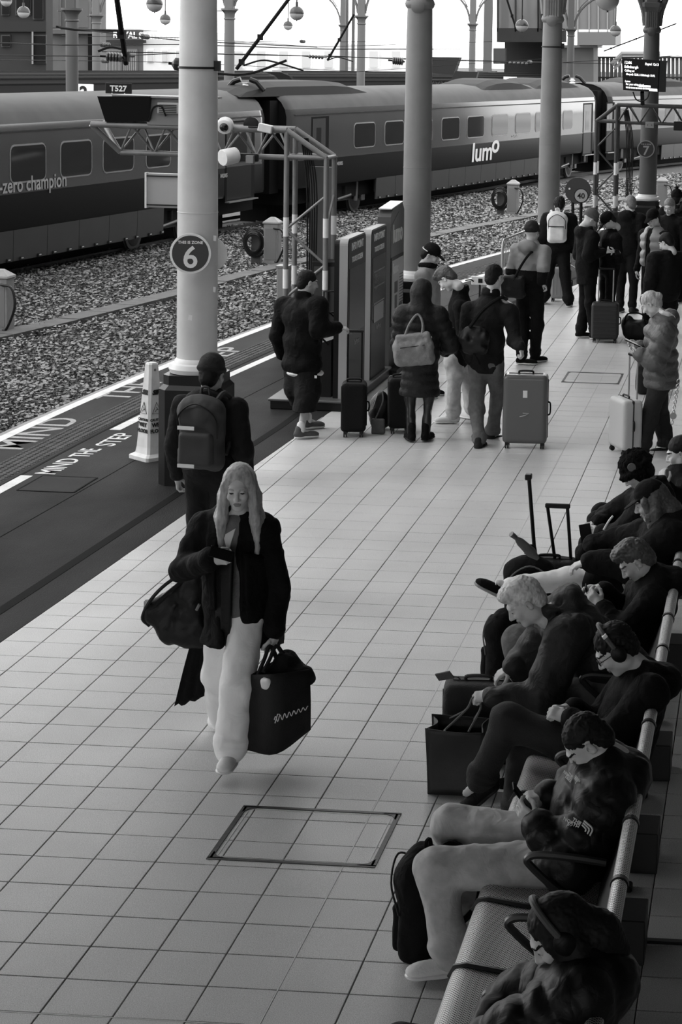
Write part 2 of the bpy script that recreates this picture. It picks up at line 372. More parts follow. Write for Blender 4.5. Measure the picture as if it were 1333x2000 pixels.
# ---------------------------------------------------------------- unseen station roof, its slabs placed to shade floor and reflections
roof = thing('ceiling', 'station roof of dark boarded bays with open rooflights and added shade slabs', 'ceiling', (0, 20, 9), kind='structure')
m_roof = M('dark_roof_boards', .05, .8, noise=.3, ns=2)
b = MB()
RZ = 9.0
for yb in np.arange(-12, 44, 4.0):
    b.box((-9.2, yb+1.05, RZ), (7.0, 1.05, .12))
b.build('roof_bays', m_roof, roof)
MB().box((-18, -1.2, 6.7), (22, 11.8, .12)).build('shade_slab', m_roof, roof)  # added slab, set low to darken the near floor
MB().box((-9, -1.6, 1.9), (17, 2.2, .2)).build('footbridge_deck', m_roof, roof); MB().box((-9, -1.0, 6.4), (17, 4.4, .12)).build('footbridge_roof', m_roof, roof)  # unseen bridge overhead, its roof put in to shade the near floor
MB().box((6.6, 20, 8.6), (9.2, 34, .12)).build('shade_slab', m_roof, roof)  # added slab that keeps floor reflections dark around the bench
wr = thing('wall_right', 'dark brick concourse wall along the back of the platform', 'wall', (4.5, 20, 0), kind='structure')
MB().box((4.6, 36, 3.7), (.2, 50, 4.7)).build('brickwork', M('dark_brick', .07, .8, noise=.3, ns=3), wr)  # unseen concourse wall, run on farther to darken the near coach's reflections


wl_ = thing('shade_wall_left', 'added dark wall across the tracks shading the near left floor', 'wall', (-24, -2, 0), kind='structure')
MB().box((-24, -3, 2.8), (.2, 10, 3.8)).build('brickwork', M('dark_brick', .07), wl_)  # unseen wall added to cut low light from the left
# ================================================================ iron columns
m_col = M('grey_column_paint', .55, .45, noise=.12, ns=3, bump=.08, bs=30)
m_cold = M('shaded_column_paint', .07, .5, noise=.12, ns=3, bump=.08, bs=30)  # same column paint darkened; the far column's dimness is put into its colour
m_ring = M('white_ring_paint', .75, .4, noise=.1, ns=8)
m_plinth = M('black_plinth_paint', .006, .3, noise=.5, ns=5, spec=.3)
def octagon(c, r, ch, z): # square with chamfered corners
    x, y = c; a = r; k = r-ch
    return [(x+p, y+q, z) for p, q in ((k, -a), (a, -k), (a, k), (k, a), (-k, a), (-a, k), (-a, -k), (-k, -a))]
def loft(b, rings):
    n = len(rings[0]); V = [p for r in rings for p in r]
    F = [(i*n+k, i*n+(k+1) % n, (i+1)*n+(k+1) % n, (i+1)*n+k) for i in range(len(rings)-1) for k in range(n)]+[tuple(range(n-1, -1, -1)), tuple(range((len(rings)-1)*n, len(rings)*n))]
    return b.add(V, F)
def column(x, y, label, zcap=4.42, m=None, base=True, band=None, r=.178):
    m = m or m_col
    t = thing('column', label, 'column', (x, y, 0), group='iron columns along the platform'); del t['group']
    if base:
        b = MB(); c = (x, y)
        loft(b, [octagon(c, .285, .08, 0), octagon(c, .285, .08, .86), octagon(c, .25, .07, .9), octagon(c, .25, .07, .985)]); b.build('plinth', m_plinth, t)
        MB().lathe([(.19, .985), (.235, .99), (.25, 1.03), (.235, 1.07), (.2, 1.08), (.197, 1.1), (.18, 1.12)], (x, y, 0), 32).build('base_ring', m_ring, t, smooth=True)
    n = 40; 
    MB().lathe([(r*1.02, 1.0), (r, 1.2), (r*.99, 2.4), (r*.94, 3.6), (r*.885, zcap)], (x, y, 0), n).build('shaft', m, t, smooth=True)
    for z in (1.95, 2.42) if base else (): MB().lathe([(r*1.0, z), (r*1.006, z+.002), (r*1.006, z+.006), (r, z+.008)], (x, y, 0), n).build('joint_ring', m, t, smooth=True)
    if band: 
        MB().lathe([(r*.97, band), (r*.985, band+.004), (r*.985, band+.016), (r*.97, band+.02)], (x, y, 0), n).build('strap', m_dark, t)
        MB().box((x+r, y-.03, band+.03), (.025, .03, .045)).build('strap_buckle', m_dark, t)
    R2 = r*.885
    if zcap < 4.6:
        MB().lathe([(R2, zcap), (R2*1.12, zcap+.02), (R2*1.2, zcap+.06), (R2*1.12, zcap+.1), (R2*1.05, zcap+.12)], (x, y, 0), 32).build('capital', m, t, smooth=True)
        MB().lathe([(.01, -.012), (.05, -.01), (.085, 0), (.085, .012), (.05, .03)], (x, y-R2*1.0, zcap+.02), 12, axis=(0, -1, -.15)).build('roundel', m, t, smooth=True)
        b = MB(); c = (x, y); loft(b, [octagon(c, R2*.95, .04, zcap+.1), octagon(c, R2*.95, .04, zcap+.42), octagon(c, R2*1.25, .05, zcap+.52), octagon(c, R2*1.3, .05, zcap+.6), octagon(c, R2*1.0, .05, zcap+.62), octagon(c, R2*1.0, .05, zcap+4.4)])
        b.build('pier', m, t)
        for k in range(4): MB().box((x-.06+k*.04, y-R2*.97, zcap+.3), (.009, .012, .22)).build('flute', m, t)
        for sg in (-1, 1):
            pts = [(x+sg*(R2*.8), y, zcap+.15), (x+sg*.2, y, zcap+.55), (x+sg*.5, y, zcap+1.1), (x+sg*1.4, y, zcap+1.75), (x+sg*2.6, y, zcap+2.0)]
            MB().tube(catmull(pts, 5), .07, 6).build('arch_bracket', m, t)
    return t
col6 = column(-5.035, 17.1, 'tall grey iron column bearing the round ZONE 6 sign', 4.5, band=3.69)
m_colm = M('dim_column_paint', .2, .5, noise=.12, ns=3, bump=.08, bs=30); column(-4.42, 24.6, 'grey iron column rising behind the info totem', 4.42, m=m_colm)  # middle columns: same paint with their dimmer light put into the colour
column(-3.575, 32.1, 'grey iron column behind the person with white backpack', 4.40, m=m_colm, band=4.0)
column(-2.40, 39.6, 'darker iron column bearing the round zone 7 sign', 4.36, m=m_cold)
# sticker scraps
for (px_, py_, w_) in ((414, 467, .025), (372, 620, .02), (424, 568, .022)):
    p = OY(px_, py_, 16.93); xx = min(p[0], -5.035+.165); yy = 17.1-math.sqrt(max(1e-4, .179**2-(xx+5.035)**2))-.002
    o = MB().prism([(xx-w_, yy+.003, p[2]-.02), (xx+w_*.8, yy+.004, p[2]-.028), (xx+w_, yy+.004, p[2]+.02), (xx-w_*.6, yy+.002, p[2]+.026)], (0, -.001, 0)).build('sticker_scrap', m_ring, col6)
def zone_sign(name, c, r, n_, num, label, words='THIS IS ZONE', ring=m_ring, face=None, tx=m_ring):
    t = thing(name, label, 'sign', c); n_ = np.array(n_, float); n_ /= np.linalg.norm(n_); c = np.array(c, float)
    MB().lathe([(r, 0), (r, .012), (r*.99, .014)], c, 48, axis=n_).build('plate', ring, t, smooth=True)
    MB().lathe([(r*.89, .013), (r*.89, .0165)], c, 48, axis=n_).build('face', face or M('sign_grey', .05, .45, spec=.2), t)
    X = np.cross((0, 0, 1), n_)*1.; X = X/np.linalg.norm(X); B = basis(X, np.cross(n_, X)); f = c+n_*.017
    if num: text(num, r*1.5, f-B[:, 1]*r*.68, B, tx, t, 'numeral', .001, r*.022, align='CENTER')
    if words: text(words, r*.2, f+B[:, 1]*r*.48, B, tx, t, 'lettering', .001, r*.006, align='CENTER')
    return t
c = OY(372.5, 495, 16.86); zone_sign('zone_sign', c, .178, (.16, -1, .05), '6', 'round dark sign with white rim reading THIS IS ZONE 6')
c = OY(407, 497, 17.3); t = zone_sign('round_sign', (c[0], 17.33, c[2]), .16, (-.2, 1, 0), '', 'blank grey back of a round sign behind the ZONE 6 column', words='')
MB().tube([(c[0]-.02, 17.25, c[2]), (c[0]+.1, 17.18, c[2]+.01)], .012, 6).build('bracket', m_dark, t)
c = OY(1262.5, 291, 39.36); zone_sign('zone_sign', c, .175, (.05, -1, 0), '7', 'round zone 7 sign with grey rim on the dark far column', words='THIS IS ZONE', ring=M('sign_rim_grey', .3, .5), face=M('sign_dark', .03, .5), tx=M('sign_text_grey', .35, .5))
# white cabinet side seen behind column 6 (mounted on it)
c0 = OY(286, 344, 17.35); t = thing('sign_box', 'pale rectangular sign panel fixed behind the ZONE 6 column', 'sign', (c0[0], 17.35, 2.4))
MB().box((c0[0]+.22, 17.36, 2.585), (.22, .03, .155), bev=.004).build('panel', M('pale_panel', .34, .4), t)
for z in (2.715, 2.455): MB().box((c0[0]+.22, 17.325, z), (.21, .008, .006)).build('slot', m_dark, t)
MB().box((c0[0]+.005, 17.345, 2.585), (.008, .035, .16)).build('edge_trim', m_ring, t)
# ================================================================ gantries
m_tube = M('galvanised_tube', .2, .42, metal=.3, noise=.12, ns=6)
m_tubed = M('dark_tube', .05, .5, noise=.2, ns=6)
def gantry(x0, x1, Yg, ztop, zbot, xa, label, m, towerdepth=.45, stripes=True, side=1):
    """tower standing between x0..x1, arm from tower out to xa"""
    t = thing('cable_gantry', label, 'gantry', ((x0+x1)/2, Yg, 0)); r = .034
    zk = ztop-.33
    for (x, y, zt) in ((x0, Yg, ztop), (x1, Yg, zk), (x1, Yg+towerdepth, zk), (x0, Yg+towerdepth, ztop)):
        MB().cyl((x, y, 0), (x, y, zt), r).build('leg', m, t, smooth=True)
        if stripes:
            for z in (.9, 1.55): MB().cyl((x, y, z), (x, y, z+.24), r*1.06).build('reflective_band', m_ring, t, smooth=True)
    b = MB()
    for y in (Yg, Yg+towerdepth):
        b.cyl((x0, y, ztop), (x1, y, zk), r); b.cyl((x0, y, zk), (x1, y, zk), r*.9)
    b.cyl((x0, Yg, zk), (x0, Yg+towerdepth, zk), r*.8); b.cyl((x1, Yg, zk), (x1, Yg+towerdepth, zk), r*.8); b.build('shoulder_frame', m, t, smooth=True)
    zz = np.arange(.35, zk-.05, .43)
    for k, z in enumerate(zz[:-1]):
        a, c_ = (x0, x1) if k % 2 else (x1, x0)
        MB().cyl((a, Yg, z), (c_, Yg, z+.43), r*.5, n=8).build('brace', m, t, smooth=True)
        if k % 2: MB().cyl((x1, Yg, z), (x1, Yg+towerdepth, z+.43), r*.45, n=8).build('brace', m, t, smooth=True)
    xe_ = xa+(x0-xa)*.12*(1)
    MB().cyl((xa, Yg, ztop), (x0, Yg, ztop), r*1.15).build('top_chord', m, t, smooth=True)
    MB().cyl((xa, Yg+towerdepth, ztop), (x0, Yg+towerdepth, ztop), r).build('top_chord', m, t, smooth=True)
    MB().cyl((xe_, Yg+towerdepth/2, zk-.02), (x0, Yg+towerdepth/2, zk-.02), r).build('bottom_chord', m, t, smooth=True)
    MB().cyl((xa, Yg, ztop), (xe_, Yg+towerdepth/2, zk-.02), r).build('end_strut', m, t, smooth=True)
    MB().cyl((xa, Yg+towerdepth, ztop), (xe_, Yg+towerdepth/2, zk-.02), r*.9).build('end_strut', m, t, smooth=True)
    n = max(3, int(round(abs(x0-xe_)/.42))); xs = np.linspace(xe_, x0, n+1)
    for k in range(n):
        mx = (xs[k]+xs[k+1])/2
        for yy in (Yg, Yg+towerdepth):
            MB().cyl((xs[k], Yg+towerdepth/2, zk-.02), (mx, yy, ztop), r*.42, n=6).build('web_bar', m, t, smooth=True)
            MB().cyl((mx, yy, ztop), (xs[k+1], Yg+towerdepth/2, zk-.02), r*.42, n=6).build('web_bar', m, t, smooth=True)
    b = MB()
    for k in range(5): b.tube(catmull([(x0+.2+.03*k, Yg+.3, 0), (x0+.2+.028*k, Yg+.3, 1.2), (x0+.19+.03*k, Yg+.28, 2.2), (x0+.12+.02*k, Yg+.25, ztop-.1)], 4), .011, 6)
    b.build('cable_run', m_black, t, smooth=True)
    return t
g1 = gantry(-5.95, -5.45, 24.0, 2.87, 0, -8.42, 'pale tubular gantry with lattice arm beside the ZONE 6 column', m_tube)
MB().box((-5.62, 24.5, 1.55), (.16, .01, .85)).build('clear_guard', M('scratched_acrylic', .1, .3), g1)
t = thing('equipment_cabinet', 'black equipment cabinet at the foot of the pale gantry', 'cabinet', (-5.35, 24.3, 0))
MB().box((-5.42, 24.25, .62), (.22, .16, .62), bev=.01).build('body', m_black, t); MB().box((-5.42, 24.08, .62), (.19, .008, .56)).build('door', M('cabinet_door', .02, .35), t)
t = thing('utility_cabinet', 'small grey utility box behind the man at the touch screen', 'box', (-6.35, 24.5, 0))
MB().box((-6.12, 24.6, .55), (.07, .1, .55), bev=.01).build('body', M('box_grey', .22, .5), t); MB().box((-6.12, 24.6, 1.11), (.08, .11, .012)).build('cap', m_tube, t)
# driver monitor on arm
t = thing('driver_monitor', 'black hooded driver monitor box on the gantry arm', 'monitor', (-7.75, 24.2, 2.9))
b = MB(); V = [OY(190, 188, 23.85), OY(292, 188, 23.85), OY(292, 238, 23.95), OY(206, 238, 23.95)]
b.prism(V, (0, .5, 0)); b.build('hood', m_black, t)
MB().box((-7.42, 24.15, 3.05), (.28, .2, .17), bev=.01).build('housing', M('monitor_housing', .16, .5), t)
MB().box((-7.5, 24.15, 3.235), (.62, .25, .012)).build('lid', m_tube, t)
MB().box((-7.42, 23.93, 3.1), (.14, .02, .07), bev=.01).build('vent_grille', M('pale_grey', .35, .5), t)
b = MB(); [b.box((-7.42, 23.905, 3.05+.022*k), (.11, .006, .005)) for k in range(5)]; b.build('louvre', m_dark, t)
MB().tube(catmull([(-7.66, 23.93, 2.95), (-7.6, 23.9, 3.1), (-7.5, 23.9, 3.12), (-7.45, 23.92, 3.0)], 5), .012, 6).build('cable', m_black, t)
for x in (-7.9, -7.3): MB().cyl((x, 24.1, 2.85), (x, 24.1, 2.95), .02).build('foot', m_dark, t)
t = thing('number_plate', 'small black plate reading T527 above the driver monitor', 'sign', (-8.07, 24.0, 3.25))
MB().box((-8.07, 24.0, 3.325), (.165, .012, .065), bev=.004).build('plate', m_black, t)
text('T527', .1, (-8.07, 23.985, 3.29), basis((1, 0, 0), (0, 0, 1)), m_ring, t, align='CENTER', off=.003)
for x in (-8.15, -7.99): MB().cyl((x, 23.99, 3.262), (x, 23.98, 3.262), .007).build('bolt', m_ring, t)
# dome camera, loudspeaker, junction box
def dome(c, lab):
    t = thing('dome_camera', lab, 'camera', c); c = np.array(c, float); d = np.array((.1, -.9, -.25)); d /= np.linalg.norm(d)
    MB().lathe([(.1, -.08), (.105, -.02), (.09, .03), (.06, .045)], c, 28, axis=d).build('housing', m_ring, t, smooth=True)
    b = MB(); b.lathe([(.055*math.cos(a), .04+.05*math.sin(a)) for a in np.linspace(0, 1.5, 8)], c, 24, axis=d); b.build('lens_dome', M('smoked_dome', .01, .08), t, smooth=True)
dome((-6.7, 23.88, 2.9), 'white dome camera on the gantry arm right of the column')
t = thing('loudspeaker', 'white drum loudspeaker slung under the gantry arm', 'speaker', (-6.62, 23.9, 2.55)); MB().lathe([(.085, -.1), (.1, -.09), (.105, .1), (.095, .115), (.0, .115)], (-6.64, 23.9, 2.53), 28, axis=(-.55, -.75, -.15)).build('drum', m_ring, t, smooth=True)
MB().box((-6.44, 23.98, 2.52), (.14, .04, .05), bev=.01).build('bracket', m_dark, t); MB().box((-6.38, 23.9, 2.5), (.05, .04, .05), bev=.006).build('driver_box', m_tube, t)
t = thing('junction_box', 'small white junction box tilted on top of gantry arm', 'box', (-6.2, 23.9, 2.9)); MB().box((-6.2, 23.92, 2.89), (.085, .05, .05), R=np.array(Euler((0, .2, .1)).to_matrix()), bev=.008).build('body', m_ring, t)
MB().cyl((-6.3, 23.93, 2.9), (-6.42, 23.95, 2.9), .012).build('gland', m_dark, t)
t = thing('round_mirror', 'small round black disc bracket beside the junction box', 'bracket', (-6.4, 24.1, 2.95)); MB().lathe([(.1, 0), (.1, .02), (.09, .025)], (-6.42, 24.1, 2.92), 24, axis=(0, -1, 0)).build('disc', m_black, t, smooth=True)
MB().cyl((-6.42, 24.1, 2.92), (-6.42, 24.3, 2.92), .015).build('stem', m_dark, t)
g2 = gantry(-2.98, -3.38, 38.5, 2.93, 0, 1.5, 'dark tubular gantry with striped legs in front of the zone 7 column', m_tubed)
t = thing('junction_box', 'pale junction box on the dark gantry in front of zone 7 column', 'box', (-2.4, 38.4, 2.6)); MB().box((-2.32, 38.38, 2.56), (.085, .03, .06), bev=.006).build('body', m_tube, t)
for x in (-2.36, -2.28): MB().cyl((x, 38.36, 2.56), (x, 38.34, 2.56), .01).build('screw', m_dark, t)
t = thing('junction_box', 'dark relay box hanging at right end of the dark gantry', 'box', (-1.75, 38.4, 2.6)); MB().box((-1.72, 38.4, 2.56), (.13, .08, .09), bev=.01).build('body', m_black, t)
# departure screen
t = thing('departure_screen', 'hanging black departure screen with glowing white train times', 'screen', (-2.5, 38.3, 3.5))
P0 = OY(1215, 113, 38.2); P1 = OY(1288, 118, 38.2); P2 = OY(1285, 180, 38.2); P3 = OY(1218, 176, 38.2)
b = MB(); b.prism([P0, P3, P2, P1], (0, .14, 0)); b.build('case', m_black, t)
b = MB(); Q = [np.array(p) for p in (P1, P2)]; b.prism([Q[0]+(0.0, .14, 0), Q[1]+(0., .14, 0), Q[1]+(.13, .3, 0), Q[0]+(.13, .3, 0)], (.015, -.01, 0)); b.build('side_fin', M('fin_grey', .08, .4), t)
mt = emis('screen_glow', 1., 1.6); S = lambda u, v: P0+(P1-P0)*u+(P3-P0)*v+np.array([0, -.008, 0])
B = basis(P1-P0, P0-P3)
for (u, v, s_, sz) in ((.06, .17, '12:06', .075), (.06, .3, 'Edinburgh', .075), (.06, .41, 'Calling at:', .055), (.1, .52, 'Morpeth 12:20, & Edinburgh 13:39,', .055), (.62, .17, 'Exptd 12:13', .062), (.06, .74, 'Lumo', .05), (.08, .83, 'For your safety ahead', .055)):
    text(s_, sz, S(u, v), B, mt, t, ext=.001, off=.0015, sx=.72 if len(s_) > 12 else .9)
for k in range(10):
    u = .08+k*.064; V = [S(u, .93), S(u+.05, .93), S(u+.05, .885), S(u, .885)]; MB().prism(V, (0, -.001, 0)).build('coach_icon', mt, t)
MB().prism([S(.42, .86), S(.74, .86), S(.74, .8), S(.42, .8)], (0, -.001, 0)).build('caption_bar', mt, t); MB().prism([S(.7, .97), S(.92, .97), S(.92, .89), S(.7, .89)], (0, -.001, 0)).build('caption_bar', mt, t)
MB().cyl((-2.48, 38.3, 3.2), (-2.48, 38.5, 2.95), .04).build('mount_post', m_black, t); MB().tube(catmull([(-2.66, 38.3, 3.2), (-2.6, 38.3, 3.06), (-2.5, 38.3, 3.02), (-2.38, 38.3, 3.08), (-2.34, 38.3, 3.22)], 5), .014, 6).build('cable_loop', m_black, t)
# ================================================================ speed sign and disc, barrier
c = OY(1136, 382, 38.0); t = thing('speed_sign', 'small round grey sign reading 40 on a black post', 'sign', (c[0], 38.0, 0))
MB().lathe([(.145, 0), (.145, .01)], c, 32, axis=(0, -1, 0)).build('plate', m_dark, t); MB().lathe([(.125, .011), (.125, .014)], c, 32, axis=(0, -1, 0)).build('face', M('sign_text_grey', .35), t)
text('40', .15, (c[0], 37.982, c[2]-.055), basis((1, 0, 0), (0, 0, 1)), m_black, t, 'numeral', .001, .003, align='CENTER'); MB().cyl((c[0], 38.02, 0), (c[0], 38.02, c[2]), .03).build('post', m_black, t)
c = OY(1130, 372, 38.6); t = thing('signal_disc', 'large dark disc on a post behind the 40 sign', 'sign', (c[0], 38.6, 0))
MB().lathe([(.26, 0), (.26, .02)], c, 36, axis=(0, -1, 0)).build('disc', M('dark_disc', .035, .5), t); MB().cyl((c[0]-.1, 38.62, 0), (c[0]-.1, 38.62, c[2]), .03).build('post', m_black, t)
MB().cyl((c[0]-.17, 38.575, c[2]+.03), (c[0]-.17, 38.565, c[2]+.03), .02).build('reflector', m_ring, t)
m_bar = M('barrier_steel', .42, .35, metal=.7)
def barrier(p, q, lab, h=1.05):
    p = np.array([*p, 0.]); q = np.array([*q, 0.]); t = thing('crowd_barrier', lab, 'barrier', p); d = (q-p)/np.linalg.norm(q-p); L = np.linalg.norm(q-p); z = np.array([0, 0, 1.])
    o = [p+z*.12, p+z*(h-.12), p+d*.1+z*h, q-d*.1+z*h, q+z*(h-.12), q+z*.12]
    cc = [p+z*.12, p+z*(h-.15), p+d*.03+z*(h-.05), p+d*.12+z*h]; pts = cc+[q-d*.12+z*h, q-d*.03+z*(h-.05), q+z*(h-.15), q+z*.12]
    MB().tube(pts, .017, 8, closed=True).build('frame', m_bar, t, smooth=True)
    for k in range(1, int(L/.11)): MB().cyl(p+d*k*.11+z*.12, p+d*k*.11+z*(h-.01), .006, n=6).build('bar', m_bar, t, smooth=True)
    nrm = np.array([-d[1], d[0], 0])
    for s_ in (.2, L-.2): MB().tube([p+d*s_+nrm*.22, p+d*s_+z*.12, p+d*s_-nrm*.22], .014, 6).build('foot', m_bar, t, smooth=True)
q0 = G(982, 469, 1.05)[:2]; q1 = G(1118, 414, 1.05)[:2]; dq = (q1-q0)/2
barrier(q0, q0+dq*.985, 'steel crowd barrier behind the person in grey beanie'); barrier(q0+dq*1.015, q1, 'steel crowd barrier whose end shows behind the white backpack wearer')
# ================================================================ hose posts in the ballast
m_post = M('painted_post', .2, .55, noise=.15, ns=6)
def hose_post(x, y, lab, coil=True, side=-1, wd=.16):
    t = thing('hose_post', lab, 'post', (x, y, ZB)); 
    b = MB(); loft(b, [octagon((x, y), wd, .01, ZB), octagon((x, y), wd, .01, ZB+.93), octagon((x, y), wd*1.15, .01, ZB+.95), octagon((x, y), wd*1.1, .01, ZB+.98), octagon((x, y), wd*.3, .01, ZB+1.08)]); b.build('cabinet', m_post, t)
    MB().box((x, y-wd-.004, ZB+.5), (wd*.75, .005, .34)).build('door', M('post_door', .15, .5), t)
    if coil:
        cx = x+side*.36
        for k in range(6):
            rr = .3-.022*k+random.uniform(-.012, .012); ox = random.uniform(-.02, .02); pts = [(cx+ox+rr*.85*math.cos(a), y-.1-.025*k, ZB+.52+rr*1.05*math.sin(a)) for a in np.arange(24)*2*PI/24]
            MB().tube(pts, .019, 6, closed=True).build('hose_loop', m_black, t, smooth=True)
        MB().box((cx, y+.02, ZB+.36), (.1, .06, .36)).build('hose_stand', M('post_stand', .06, .6), t)
    MB().tube(catmull([(x+wd*.4, y-.18, ZB+.85), (x+wd+.1, y-.22, ZB+.8), (x+wd+.16, y-.25, ZB+.5), (x+wd+.02, y-.22, ZB+.15), (x-side*.1, y-.2, ZB+.12)], 6), .02, 6).build('hose_tail', m_black, t, smooth=True)
hose_post(-12.33, 30.9, 'pale hose post with black hose at the left edge', coil=False)
hose_post(-10.72, 42.05, 'hose post with coiled black hose behind the pale gantry')
hose_post(-7.40, 57.0, 'hose post with round hose coil beyond the middle columns', side=-1)
hose_post(-3.22, 60.5, 'hose post beyond the zone 7 column', coil=False)
# ================================================================ train
m_upper = M('train_upper_livery', .13, .16, metal=.7, noise=.08, ns=.8)
m_lower = M('train_lower_livery', .003, .35, spec=.12)
m_roofp = M('train_roof', .035, .6, noise=.25, ns=1.5, spec=.15)
m_skirt = M('train_skirt', .022, .5, noise=.12, ns=2)
m_glass = M('train_window_glass', .004, .05, spec=.8)
m_rub = M('window_frame', .25, .3)
m_under = M('underframe', .004, .7, spec=.1)
m_label = M('yellow_label', .4, .5)
SEC = [(-.02, .1), (0, .18), (0, .86), (0, 1.5), (0, 2.02), (-.05, 2.22), (-.17, 2.42), (-.36, 2.58), (-.7, 2.7), (-1.35, 2.76)]
def coach(A, Bp, label, wins, group=None, doors=(), pods=(), bog=(), letter=None, skirt=None, texts=()):
    A = np.array([*A, 0.]); Bp = np.array([*Bp, 0.]); L = np.linalg.norm(Bp-A); d = (Bp-A)/L; nn = np.array([d[1], -d[0], 0]); z = np.array([0, 0, 1.])
    t = thing('train_coach', label, 'train', (A+Bp)/2+z*ZB)
    W = lambda s, o, h: A+d*s+nn*o+z*h
    full = SEC+[(-2.7-o, h) for o, h in SEC[::-1][1:]]
    def shell(i0, i1, mat, name):
        prof = SEC[i0:i1+1]; b = MB(); 
        for pr in (prof, [(-2.7-o, h) for o, h in prof][::-1]):
            n = len(pr); V = []; st = [(0, .12), (.12, .02), (.4, 0), (L-.4, 0), (L-.12, .02), (L, .12)]
            for s, ins in st: V += [W(s, (o+1.35)*(1-ins*.6)-1.35, h-ins*.15*(h > 2.3)) for o, h in pr]
            F = [(i*n+k, (i+1)*n+k, (i+1)*n+k+1, i*n+k+1) for i in range(len(st)-1) for k in range(n-1)]
            b.add(V, F)
        return b.build(name, mat, t, smooth=True)
    shell(0, 2, m_lower, 'lower_bodyside'); shell(2, 5, m_upper, 'upper_bodyside'); shell(5, 9, m_roofp, 'roof')
    for s in (.04, L-.04):
        b = MB(); b.add([W(s, (o+1.35)*.93-1.35, h*.99) for o, h in full], [tuple(range(len(full)))]); b.build('end_wall', m_under, t)
    MB().prism([W(-.45, -.35, .0), W(-.45, -2.3, .0), W(-.45, -2.3, 2.45), W(-.45, -.35, 2.45)], d*.5).build('gangway', m_under, t)
    # gutter line
    MB().prism([W(.3, .0, 2.06), W(.3, .02, 2.06), W(.3, .02, 2.09), W(.3, .0, 2.09)], d*(L-.6)).build('gutter', m_roofp, t)
    MB().prism([W(.3, .0, .845), W(.3, .006, .845), W(.3, .006, .87), W(.3, .0, .87)], d*(L-.6)).build('livery_line', m_upper, t)
    for (s0, s1, h0, h1) in wins:
        def rr(g, o):
            r = .12; P = []
            for cx, cy, a0 in ((s1-r, h1-r, 0), (s0+r, h1-r, 90), (s0+r, h0+r, 180), (s1-r, h0+r, 270)):
                for a in (0, 30, 60, 90): P.append(W(cx+(r+g)*math.cos(math.radians(a0+a)), o, cy+(r+g)*math.sin(math.radians(a0+a))))
            return P
        wf = MB().prism(rr(.035, 0), nn*.008).build('window', m_rub, t); MB().prism(rr(0, .009), nn*.006).build('pane', m_glass, wf)
    for (s0, s1) in doors:
        MB().prism([W(s0, 0, .0), W(s1, 0, .0), W(s1, 0, 2.0), W(s0, 0, 2.0)], nn*.006).build('door_recess', m_under, t)
        dd = MB().prism([W(s0+.06, .005, .86), W(s1-.22, .005, .86), W(s1-.22, .005, 1.95), W(s0+.06, .005, 1.95)], nn*.008).build('door', m_upper, t); MB().prism([W(s0+.06, .005, .05), W(s1-.22, .005, .05), W(s1-.22, .005, .855), W(s0+.06, .005, .855)], nn*.008).build('door_lower_panel', m_lower, dd)
        MB().prism([W(s0+.3, .013, .95), W(s1-.5, .013, .95), W(s1-.5, .013, 1.7), W(s0+.3, .013, 1.7)], nn*.004).build('pane', m_glass, dd)
        MB().prism([W(s0, .0, -.02), W(s1, .0, -.02), W(s1, .12, -.02), W(s0, .12, -.02)], z*.03).build('door_step', m_steel, t)
    for (s0, s1) in skirt or ():
        n = max(1, int((s1-s0)/1.3)); xs = np.linspace(s0, s1, n+1)
        for a, c in zip(xs[:-1], xs[1:]):
            MB().prism([W(a+.008, -.03, -.5), W(c-.008, -.03, -.5), W(c-.008, -.01, .12), W(a+.008, -.01, .12)], -nn*.04).build('skirt_panel', m_skirt, t)
        for s in np.arange(s0+.3, s1-.1, .62):
            s += random.uniform(-.08, .08); MB().box(W(s, -.01, -.46), (.07, .006, .035), R=np.stack([d, nn, z], 1)).build('jacking_label', m_black, t)
            MB().box(W(s+.01, -.002, -.455), (.04, .004, .012), R=np.stack([d, nn, z], 1)).build('label_text', m_label, t)
    MB().prism([W(.3, -.25, -.35), W(.3, -2.4, -.35), W(.3, -2.4, .1), W(.3, -.25, .1)], d*(L-.6)).build('underframe', m_under, t); MB().prism([W(.6, -.95, -.86), W(.6, -1.75, -.86), W(.6, -1.75, -.34), W(.6, -.95, -.34)], d*(L-1.2)).build('underside_mask', m_under, t)  # second, full-length black box added to hide bright ground under the coach
    for s in bog:
        bo = MB().prism([W(s-1.5, -.33, -.45), W(s+1.5, -.33, -.45), W(s+1.2, -.33, -.2), W(s+.5, -.33, -.12), W(s-.5, -.33, -.12), W(s-1.2, -.33, -.2)], -nn*.12).build('bogie_frame', M('bogie', .015, .5, metal=.3), t)
        for ds in (-1.3, 1.3):
            MB().lathe([(.05, .06), (.12, .06), (.3, .03), (.33, .02), (.42, .02), (.42, -.02), (.45, -.03), (.45, -.06)], W(s+ds, -.55, -.45), 24, axis=nn).build('wheel', M('wheel_steel', .1, .4, metal=.6), bo)
            MB().box(W(s+ds, -.3, -.42), (.12, .05, .1), R=np.stack([d, nn, z], 1), bev=.02).build('axle_box', M('axle_box', .12, .4, metal=.5), bo)
            MB().cyl(W(s+ds*.62, -.28, -.5), W(s+ds*.66, -.28, .05), .06, n=10).build('damper', M('damper', .16, .4, metal=.5), bo)
        MB().cyl(W(s-.45, -.28, -.38), W(s+.45, -.28, -.3), .05, n=10).build('damper', M('damper', .16), bo); MB().lathe([(.2, -.1), (.2, .12)], W(s, -.4, -.15), 16, axis=z).build('air_spring', m_under, bo)
        for ds in (-2.0, 2.0): MB().box(W(s+ds, -.16, -.1), (.13, .05, .2), R=np.stack([d, nn, z], 1), bev=.02).build('equipment_box', m_skirt, t)
